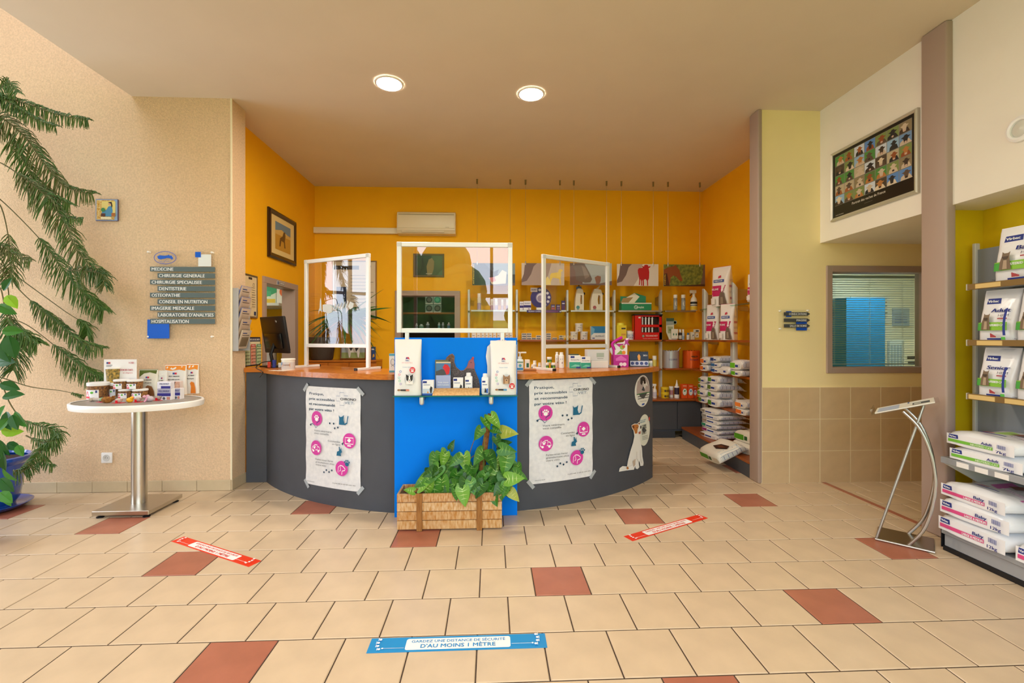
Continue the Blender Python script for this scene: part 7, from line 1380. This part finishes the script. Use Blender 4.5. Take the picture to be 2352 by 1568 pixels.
for u in (963, 1101):
    x = PY(u, 1180, 3.6).x - t.location.x; obj('batten', B().rbox(x - .022, x + .022, -dp - .023, -dp - .0095, 0, .30, mat('#A8743A', .8, h2='#8A5A2A', vs=10, stretch=(9, 9, 1)), .003, 1), t)
obj('bottom', B().box(-hw + .01, hw - .01, -dp + .01, dp - .01, .012, .03, plankmat(2)), t); obj('soil', B().box(-hw + .019, hw - .019, -dp + .0095, dp - .0095, .03, .225, mat('#3A2A1C', .95, bump=.8, bs=60)), t)
pl = thing('arrowhead_plant', 'variegated arrowhead plant climbing a moss pole in the wooden planter', 'plant', (t.location.x, 3.735, .226))
def leaf_mesh(name, c1, c2, L=1.0, W=1.0):
    """arrowhead leaf along +y, cupped about its midrib, 48 triangles"""
    half = [(.02, -.02), (.10, -.17), (.23, -.25), (.36, -.15), (.41, .04), (.38, .26), (.29, .50), (.17, .74), (.0, 1.0)]; my = [0, .02, .06, .12, .22, .36, .55, .77, 1.0]
    b = B()
    def zf(x, y): return abs(x) * .30 - .50 * x * x - .16 * y * y + .02 * math.sin(y * 9 + x * 4)
    for s in (-1, 1):
        o = [(s * x * W, y, zf(x, y)) for x, y in half]; m_ = [(0, y, zf(0, y)) for y in my]; n = len(half)
        b.add([(x * L, y * L, z * L) for x, y, z in o + m_], [(k, k + 1, n + k + 1, n + k) if s > 0 else (n + k, n + k + 1, k + 1, k) for k in range(n - 1)], c1)
        for y0, (tx, ty) in ((.03, (.27, -.16)), (.12, (.32, .06)), (.30, (.26, .34)), (.50, (.18, .56))):
            pts = [(0, y0, zf(0, y0)), (0, y0 + .05, zf(0, y0 + .05)), (s * tx * W, ty, zf(tx, ty))]
            b.add([(x * L, y * L, z * L + .012 * L) for x, y, z in pts], [(0, 1, 2)], c2)
        b.add([(0, -.02 * L, .012 * L), (s * .022 * L, .1 * L, (zf(.02, .1) + .012) * L), (0, .9 * L, (zf(0, .9) + .010) * L)], [(0, 1, 2)], c2)
    return b.mesh(name, 1.2, False)
LG = [leaf_mesh('leaf', mat(c, .4), mat(d, .4)) for c, d in (('#488628', '#9CC468'), ('#37741F', '#7FAE50'), ('#265A1A', '#5C9038'), ('#6CA232', '#BCD888'), ('#9CA83A', '#C8C870'))]
base = Vector(pl.location); rl = random.Random(11)
moss = [(1125, 950), (1120, 985), (1113, 1030), (1108, 1075), (1105, 1110)]
pm = [PY(u, v, 3.76) - base for u, v in moss] + [Vector((PY(1104, 1120, 3.76).x - base.x, .025, -.02))]
obj('moss_pole', B().tube(pm, [.018, .022, .026, .028, .028, .028], mat('#9A6432', .9, h2='#6E4420', vs=30, bump=.9, bs=60), 10), pl)
for pts in ([(1118, 990), (1095, 1000), (1082, 1030), (1075, 1060)], [(1120, 1010), (1105, 1030), (1090, 1045), (1075, 1060), (1060, 1110)], [(1135, 1000), (1145, 1040), (1150, 1080)]):
    obj('stem', B().tube(smooth_path([PY(u, v, 3.74) - base for u, v in pts], 10), .0035, mat('#7A5A3A', .8), 6), pl)
def add_leaf(parent, base, mesh, u, v, y, px, ang, pitch, roll=0.0, stem=None):
    """tip direction ang in the picture plane (degrees, 0 = right, 90 = up)"""
    p = PY(u, v, y); s = px * (y / FPX)
    o = link('leaf', mesh, parent); o.scale = (s, s, s)
    ez = Vector((rl.uniform(-.75, .75), -1, rl.uniform(-.1, 1.0))).normalized(); d = Vector((math.cos(D(ang)), pitch, math.sin(D(ang)))).normalized()
    ex = d.cross(ez).normalized(); ez = ex.cross(d).normalized()
    m = Matrix(((ex.x, d.x, ez.x), (ex.y, d.y, ez.y), (ex.z, d.z, ez.z))).to_4x4()
    o.matrix_local = Matrix.Translation(p - base) @ m @ Matrix.Diagonal((s, s, s, 1))
    if stem is not None: obj('petiole', B().tube(smooth_path([stem, (stem + p - base) / 2 + Vector((0, 0, .02)), p - base], 6), .0022, mat('#6A8A3A', .6), 5), parent)
    return o
LEAVES = [(1112, 960, 34, -60, 0), (1128, 955, 40, -50, 3), (1132, 985, 26, -20, 1), (1105, 985, 34, -120, 1), (1150, 992, 46, 0, 4), (1140, 1005, 30, -70, 2), (1150, 1030, 42, -10, 1), (1146, 1022, 36, 20, 2),
          (1110, 1035, 44, -130, 1), (1122, 1042, 46, -60, 2), (1140, 1052, 50, -80, 3), (1165, 1045, 54, -100, 0), (1172, 1070, 48, -60, 0), (1180, 1085, 40, -20, 1), (1165, 1100, 46, 10, 3), (1160, 1090, 54, -80, 1), (1140, 1075, 50, -110, 3), (1150, 1100, 50, -60, 2),
          (1065, 1045, 44, -80, 3), (1055, 1050, 34, -140, 1), (1085, 1070, 46, -110, 0), (1080, 1090, 40, -60, 3), (1100, 1062, 40, -70, 2), (1110, 1090, 50, -90, 2),
          (1000, 1045, 38, -110, 1), (1012, 1038, 38, -60, 0), (1022, 1042, 36, -100, 3), (1035, 1030, 26, 70, 2), (1028, 1055, 40, -80, 1), (1005, 1060, 46, -70, 1), (990, 1075, 46, -40, 2), (1020, 1080, 52, -20, 1), (1040, 1075, 46, -60, 2), (1050, 1085, 40, -120, 1),
          (985, 1095, 44, -150, 1), (1000, 1105, 60, -95, 0), (1015, 1100, 56, -80, 0), (1030, 1095, 44, -60, 2), (1040, 1110, 40, -30, 1), (1058, 1105, 44, -100, 1), (1066, 1110, 48, -80, 3), (1078, 1105, 40, -60, 3), (1090, 1110, 40, -100, 1), (1062, 1122, 46, -80, 3), (1085, 1120, 54, -75, 2),
          (1110, 1110, 44, -120, 2), (1120, 1105, 54, -90, 2), (1135, 1110, 56, -90, 1), (1150, 1115, 40, -90, 2), (1160, 1120, 36, -30, 1), (1128, 1125, 44, -70, 1), (968, 1112, 34, 70, 3), (962, 1122, 30, 30, 3), (950, 1128, 26, 160, 3), (975, 1128, 40, 45, 3), (1172, 1128, 34, -45, 4), (1100, 1130, 36, -80, 2), (1045, 1125, 36, -140, 0), (1188, 1068, 30, -70, 1)]
for k in range(34): LEAVES.append((rl.uniform(990, 1165), rl.uniform(1070, 1125), rl.uniform(24, 40), rl.uniform(-150, -30), rl.choice((1, 2, 2, 0))))
for k, (u, v, px, ang, g) in enumerate(LEAVES):
    px *= .9 if k < 59 else 1
    y = 3.735 + rl.uniform(-.10, .06); 
    if v > 1095: y = 3.735 - rl.uniform(.04, .16)
    root = Vector((PY(min(max(u, 940), 1140), 1100, 3.735).x - base.x, 0, 0))
    add_leaf(pl, base, LG[g], u, v, y, px, ang, rl.uniform(-.5, -.05), 0, root if k % 2 == 0 else None)

# ================================================================ pine with drooping fronds in the blue pot, left edge
base = Vector((PY(-28, 1166, 4.22).x, 4.22, 0))
M_POT = mat('#1B55B8', .18, coat=.6, h2='#1645A0', vs=4)
pt = thing('blue_plant_pot', 'glazed blue plant pot on a blue saucer at the left edge', 'plant pot', base)
obj('pot', B().lathe([(.17, .045), (.20, .10), (.225, .28), (.245, .40), (.27, .42), (.285, .44), (.285, .465), (.265, .472), (.25, .45)], M_POT, 36, cap=False), pt); obj('saucer', B().lathe([(.0005, .006), (.20, .002), (.25, .02), (.285, .05), (.275, .052), (.235, .03), (.0005, .028)], M_POT, 36, cap=False), pt)
obj('foot_ring', B().lathe([(.17, .028), (.17, .05)], M_POT, 36), pt); obj('soil', B().lathe([(.0005, .43), (.25, .43)], mat('#3A2618', .95, bump=.9, bs=50), 30, cap=False), pt)
M_NEED = [mat(c, .6) for c in ('#42661F', '#55702A', '#34581C', '#5E6430')]; M_BARK = mat('#6A4A34', .9, bump=.5, bs=60); M_TWIG = mat('#5E5A34', .8)
pine = thing('norfolk_pine', 'tall indoor pine with drooping feathery fronds against the beige wall', 'plant', (base.x, base.y, .431))
obj('trunk', B().tube([(0, 0, 0), (-.02, 0, .8), (-.0, .02, 1.8), (.02, 0, 2.8), (0, 0, 3.4)], [.028, .026, .022, .018, .010], M_BARK, 10), pine)
rp = random.Random(5); org = Vector(pine.location)
def frond(path, y0, y1, a0=0.0, leng=.14, m=0, dens=95, both=True, left=1.0, mirror=False):
    P3 = []
    if path[0][0] <= 5: P3.append(Vector((0, 0, PY(path[0][0], path[0][1], y0).z - org.z - .03)))
    for k, (u, v) in enumerate(path): P3.append(PY(u, v, y0 + (y1 - y0) * k / (len(path) - 1)) - org)
    if mirror: P3 = [Vector((-p.x, p.y * .6, p.z + .06)) for p in P3]
    sp = smooth_path([tuple(p) for p in P3], 30); b = B(); n_ = len(sp)
    b.tube(sp, [.006 * (1 - .65 * i / (n_ - 1)) for i in range(n_)], M_TWIG, 6)
    tot = sum((sp[i + 1] - sp[i]).length for i in range(n_ - 1)); N = int(tot * dens * (1 - a0)); mt_ = M_NEED[m]; mt2 = M_NEED[(m + 1) % 4]
    for k in range(N):
        s = a0 + (1 - a0) * (k + .5) / N; f_ = s * (n_ - 1); i = min(int(f_), n_ - 2); p = sp[i].lerp(sp[i + 1], f_ - i); tg = (sp[i + 1] - sp[i]).normalized()
        side = tg.cross(Vector((0, 1, 0))).normalized()
        for sg in ((-1, 1) if both else (1,)):
            L = leng * rp.uniform(.7, 1.05) * (1.0 - .45 * s ** 3) * min(1, (s - a0) * 8 + .35) * (left if sg < 0 else 1)
            d = (side * sg * .75 + tg * .40 + Vector((rp.uniform(-.12, .12), rp.uniform(-.55, .35), -.38))).normalized(); dn = Vector((0, -.05, -1))
            q = [p, p + d * L * .35, p + d * L * .7 + dn * L * .12, p + d * L * .92 + dn * L * .36]
            b.tube(q, [.0030, .0040, .0036, .0010], mt_ if rp.random() < .7 else mt2, 4)
            nn = 5
            for e in range(nn):
                w0 = (e + .6) / nn; j = min(int(w0 * 3), 2); c = q[j].lerp(q[j + 1], w0 * 3 - j); dd_ = (q[j + 1] - q[j]).normalized(); sv = dd_.cross(Vector((0, 1, 0))).normalized()
                for g in (-1, 1):
                    b.add([c, c + dd_ * .006, c + sv * g * .0062 + dd_ * .008], [(0, 1, 2)], mt2)
    return obj('frond', b, pine, None, fix=False)
F = [([(-4, 205), (20, 190), (40, 212)], 4.2, 4.1, 0, .10, 0), ([(-2, 222), (60, 238), (130, 262), (202, 276)], 4.22, 4.0, .25, .10, 1), ([(0, 224), (40, 248), (80, 272), (128, 290)], 4.2, 4.05, .1, .085, 1), ([(-2, 268), (55, 312), (105, 380), (150, 428), (212, 446)], 4.22, 4.2, .05, .15, 3), ([(20, 300), (45, 350), (70, 400), (98, 440)], 4.25, 4.25, .05, .13, 0),
     ([(-3, 372), (50, 405), (105, 450), (145, 505), (180, 580), (236, 632)], 4.24, 4.1, .3, .17, 3), ([(90, 440), (130, 455), (160, 470)], 4.2, 4.15, .2, .10, 0), ([(130, 490), (160, 500), (190, 503)], 4.15, 4.1, .3, .06, 1), ([(-3, 455), (50, 505), (105, 565), (160, 640), (210, 690), (238, 712)], 4.25, 4.15, .45, .17, 0), ([(150, 620), (195, 622), (235, 630), (240, 655)], 4.12, 4.05, .05, .12, 2),
     ([(-2, 468), (15, 520), (25, 600), (22, 640)], 4.3, 4.3, .55, .16, 3), ([(-2, 560), (30, 580), (70, 600)], 4.3, 4.2, .3, .10, 3), ([(-3, 603), (60, 650), (150, 715), (195, 745), (200, 770)], 4.28, 4.2, .70, .13, 0), ([(-2, 590), (40, 660), (100, 715), (150, 755), (205, 805)], 4.3, 4.15, .5, .12, 1), ([(-3, 727), (60, 745), (140, 805), (200, 850), (238, 868)], 4.3, 4.2, .55, .17, 0), ([(160, 770), (200, 790), (236, 800)], 4.18, 4.1, .0, .10, 1),
     ([(-3, 610), (18, 660), (24, 740), (40, 800), (30, 850)], 4.1, 4.05, .5, .18, 2), ([(0, 660), (20, 740), (60, 770), (85, 788)], 4.05, 4.0, .45, .14, 0), ([(-3, 866), (70, 888), (140, 897), (188, 908)], 4.3, 4.1, .85, .03, 1), ([(-3, 868), (25, 930), (60, 968), (118, 985), (130, 1005), (95, 1035), (60, 1078)], 4.1, 4.0, .42, .11, 0), ([(60, 1000), (95, 1015), (132, 1010)], 4.05, 4.0, .2, .06, 1), ([(90, 1035), (105, 1060), (122, 1070)], 4.0, 4.0, .1, .06, 1), ([(30, 1080), (55, 1080), (90, 1060)], 3.95, 3.98, .0, .08, 2)]
for path, y0, y1, a0, ln, m in F: frond(path, y0 + (.22 if max(q[0] for q in path) > 190 and max(q[1] for q in path) > 700 else 0), y1 + (.36 if max(q[0] for q in path) > 180 and max(q[1] for q in path) > 700 else 0), a0, ln * 1.2, m, dens=112)
for k in (1, 3, 5, 8, 12, 14, 16, 19): frond(F[k][0], 4.1, 3.9, F[k][3], F[k][4] * 1.2, F[k][5], dens=80, mirror=True)

# ficus close to the left edge
def ovate(name, c, d):
    half = [(0, 0), (.16, .12), (.28, .36), (.25, .62), (.12, .85), (0, 1.0)]; b = B()
    for s in (-1, 1):
        o = [(s * x, y, abs(x) * .35 - .10 * y * y) for x, y in half]; b.add(o + [(0, .4, -.016), (0, .7, -.05)], [(0, 1, 2, 6), (2, 3, 7, 6), (3, 4, 7), (4, 5, 7)], c)
        b.add([(0, .02, .012), (s * .012, .3, .004), (0, .95, -.085)], [(0, 1, 2)], d)
    return b.mesh(name, None, True)
OV = [ovate('leaf', mat(c, .5), mat(d, .5)) for c, d in (('#1F5A1E', '#4A8A3A'), ('#3A7A22', '#6AA03A'), ('#86B81E', '#B0CC4A'))]
fbase = Vector((PY(-95, 1200, 3.45).x, 3.45, 0)); fx_ = thing('ficus_plant', 'leafy ficus with oval green leaves at the left edge', 'plant', fbase)
obj('pot', B().lathe([(.13, .002), (.17, .25), (.18, .27), (.165, .27), (.16, .24), (.0005, .24)], mat('#8A5A42', .7), 28, cap=False), fx_)
for pts in ([(0, 0, .24), (.05, 0, .8), (.12, -.02, 1.2), (.2, 0, 1.6)], [(0, 0, .24), (.1, .02, .5), (.2, 0, .75), (.28, 0, .8)], [(0, 0, .24), (.08, -.03, .4), (.2, -.03, .45)], [(.05, 0, .8), (.18, 0, 1.05), (.26, 0, 1.2)]): obj('stem', B().tube(smooth_path(pts, 12), .005, mat('#6A5A3A', .8), 6), fx_)
for u, v, px, ang, g in ((8, 668, 34, 60, 0), (16, 678, 40, -45, 2), (4, 760, 40, 0, 1), (20, 770, 52, -80, 0), (38, 782, 36, -110, 1), (0, 790, 46, -60, 0), (5, 912, 42, 10, 0), (12, 930, 40, -100, 1), (14, 945, 46, -60, 0), (28, 952, 36, -70, 0), (34, 945, 44, -50, 1), (2, 988, 44, -5, 2), (16, 1018, 34, -20, 0), (40, 1022, 30, -50, 1), (0, 1010, 40, -70, 0), (4, 1030, 52, -90, 0), (6, 1075, 40, -50, 1), (0, 1098, 44, -40, 0), (14, 1118, 46, -60, 1), (0, 1130, 40, -30, 1), (2, 1050, 44, -120, 0), (20, 960, 34, -120, 1), (0, 880, 40, -20, 0), (-6, 830, 46, 0, 0), (-4, 700, 40, -30, 1)):
    add_leaf(fx_, fbase, OV[g], u, v, 3.45 + rl.uniform(-.08, .08), px, ang, rl.uniform(-.4, .1))

# yucca in the dark tub on the drawer cabinet
x, w, h = on(707, 768, 774, 1.19, 7.02); t = thing('dark_planter_tub', 'dark ribbed plant tub on the drawer cabinet', 'plant pot', (x, 7.06, 1.19)); r = w / 2
obj('tub', B().lathe([(r * .72, 0), (r * .80, .02), (r * .95, h * .8), (r, h * .82), (r, h), (r * .93, h), (r * .9, h * .85)], mat('#4A4038', .6, bump=.3, bs=40), 32, cap=False), t); obj('soil', B().lathe([(.0005, h * .86), (r * .91, h * .86)], mat('#2A1E14', .95), 24, cap=False), t)
yk = thing('yucca_plant', 'yucca with long arching strap leaves in the dark tub', 'plant', (x, 7.06, 1.19 + h * .86 + .001)); yo = Vector(yk.location)
stemp = smooth_path([(0, 0, 0), (.08, -.02, .12), (.20, -.03, .2), (.34, -.03, .33)], 12); obj('trunk', B().tube(stemp, [.03] * 13, mat('#7A5A3A', .9, bump=.6, bs=50), 10), yk)
M_YU = [mat(c, .4) for c in ('#2E5A24', '#3F7030', '#4A7A34')]; ry = random.Random(9); hub = Vector(stemp[-1])
def strap(d, L, m, wd=.022, droop=.5):
    b = B(); pts = []; n = 8; d = d.normalized(); sv = d.cross(Vector((0, 0, 1)))
    sv = sv.normalized() if sv.length > .1 else Vector((1, 0, 0))
    q_ = ry.uniform(-1.2, 1.2); sv = sv * math.cos(q_) + d.cross(sv) * math.sin(q_)
    for k in range(n + 1):
        s = k / n; p = hub + d * L * s + Vector((0, 0, -droop * L * s * s)); w_ = wd * (.5 + 1.2 * s) if s < .35 else wd * .92 * (1 - (s - .35) / .65) ** .8 + .0006
        up = Vector((0, 0, 1)) * w_ * .3
        pts += [p - sv * w_ + up, p, p + sv * w_ + up]
    b.add(pts, [(3 * k + q, 3 * k + q + 1, 3 * k + q + 4, 3 * k + q + 3) for k in range(n) for q in (0, 1)], m); obj('leaf', b, yk, .8, fix=False)
for k in range(50):
    a_ = ry.uniform(0, 2 * math.pi); e = ry.uniform(-.25, 1.0); d = Vector((max(-.6, math.cos(a_) * 1.25), math.sin(a_) * .3 - .24, e)); strap(d, ry.uniform(.35, .62), M_YU[k % 3], .032, ry.uniform(.35, .9))
for u, v, dr in ((885, 661, .05), (876, 700, .2), (905, 705, .15), (903, 741, .35), (882, 760, .5), (868, 783, .6), (735, 754, .3), (770, 702, .15), (790, 680, .05), (800, 775, .7), (830, 790, .8), (850, 770, .6)):
    tip = PY(u, v, 6.85) - yo; L = (tip - hub).length; d = (tip - hub) / L + Vector((0, 0, dr)); L2 = L; b = None; strap(d * 1, L2, M_YU[ry.randrange(3)], .034, dr)

# trees and hedge outside, mirrored in the screens
for k, (x, y, z, s, lb) in enumerate(((-11.5, -16, 0.5, 2.4, 'large leafy tree outside, mirrored at the left of the middle screen'), (-3.1, -15, .3, 2.7, 'tall rounded tree outside, mirrored in the middle screen'), (2.2, -16.5, .8, 1.35, 'smaller tree outside, mirrored at the right of the middle screen'))):
    t = thing('garden_tree', lb, 'tree', (x, y, z)); obj('trunk', B().tube([(0, 0, 0), (.1, 0, 1.2), (0, .1, 2.2)], [.18, .15, .1], M_BARK, 8), t)
    b = B(); rr = random.Random(k); m = mat('#4A6A2E', .9, h2='#2E4A20', vs=2.5, bump=1, bs=8)
    for q in range(16):
        c = Vector((rr.uniform(-1, 1), rr.uniform(-.8, .8), rr.uniform(.6, 2.2))) * s * .75; c.z += .6
        blob(b, c, s * rr.uniform(.35, .6), m, 1, 1, 1, 10)
    obj('crown', b, t)['kind'] = 'stuff'
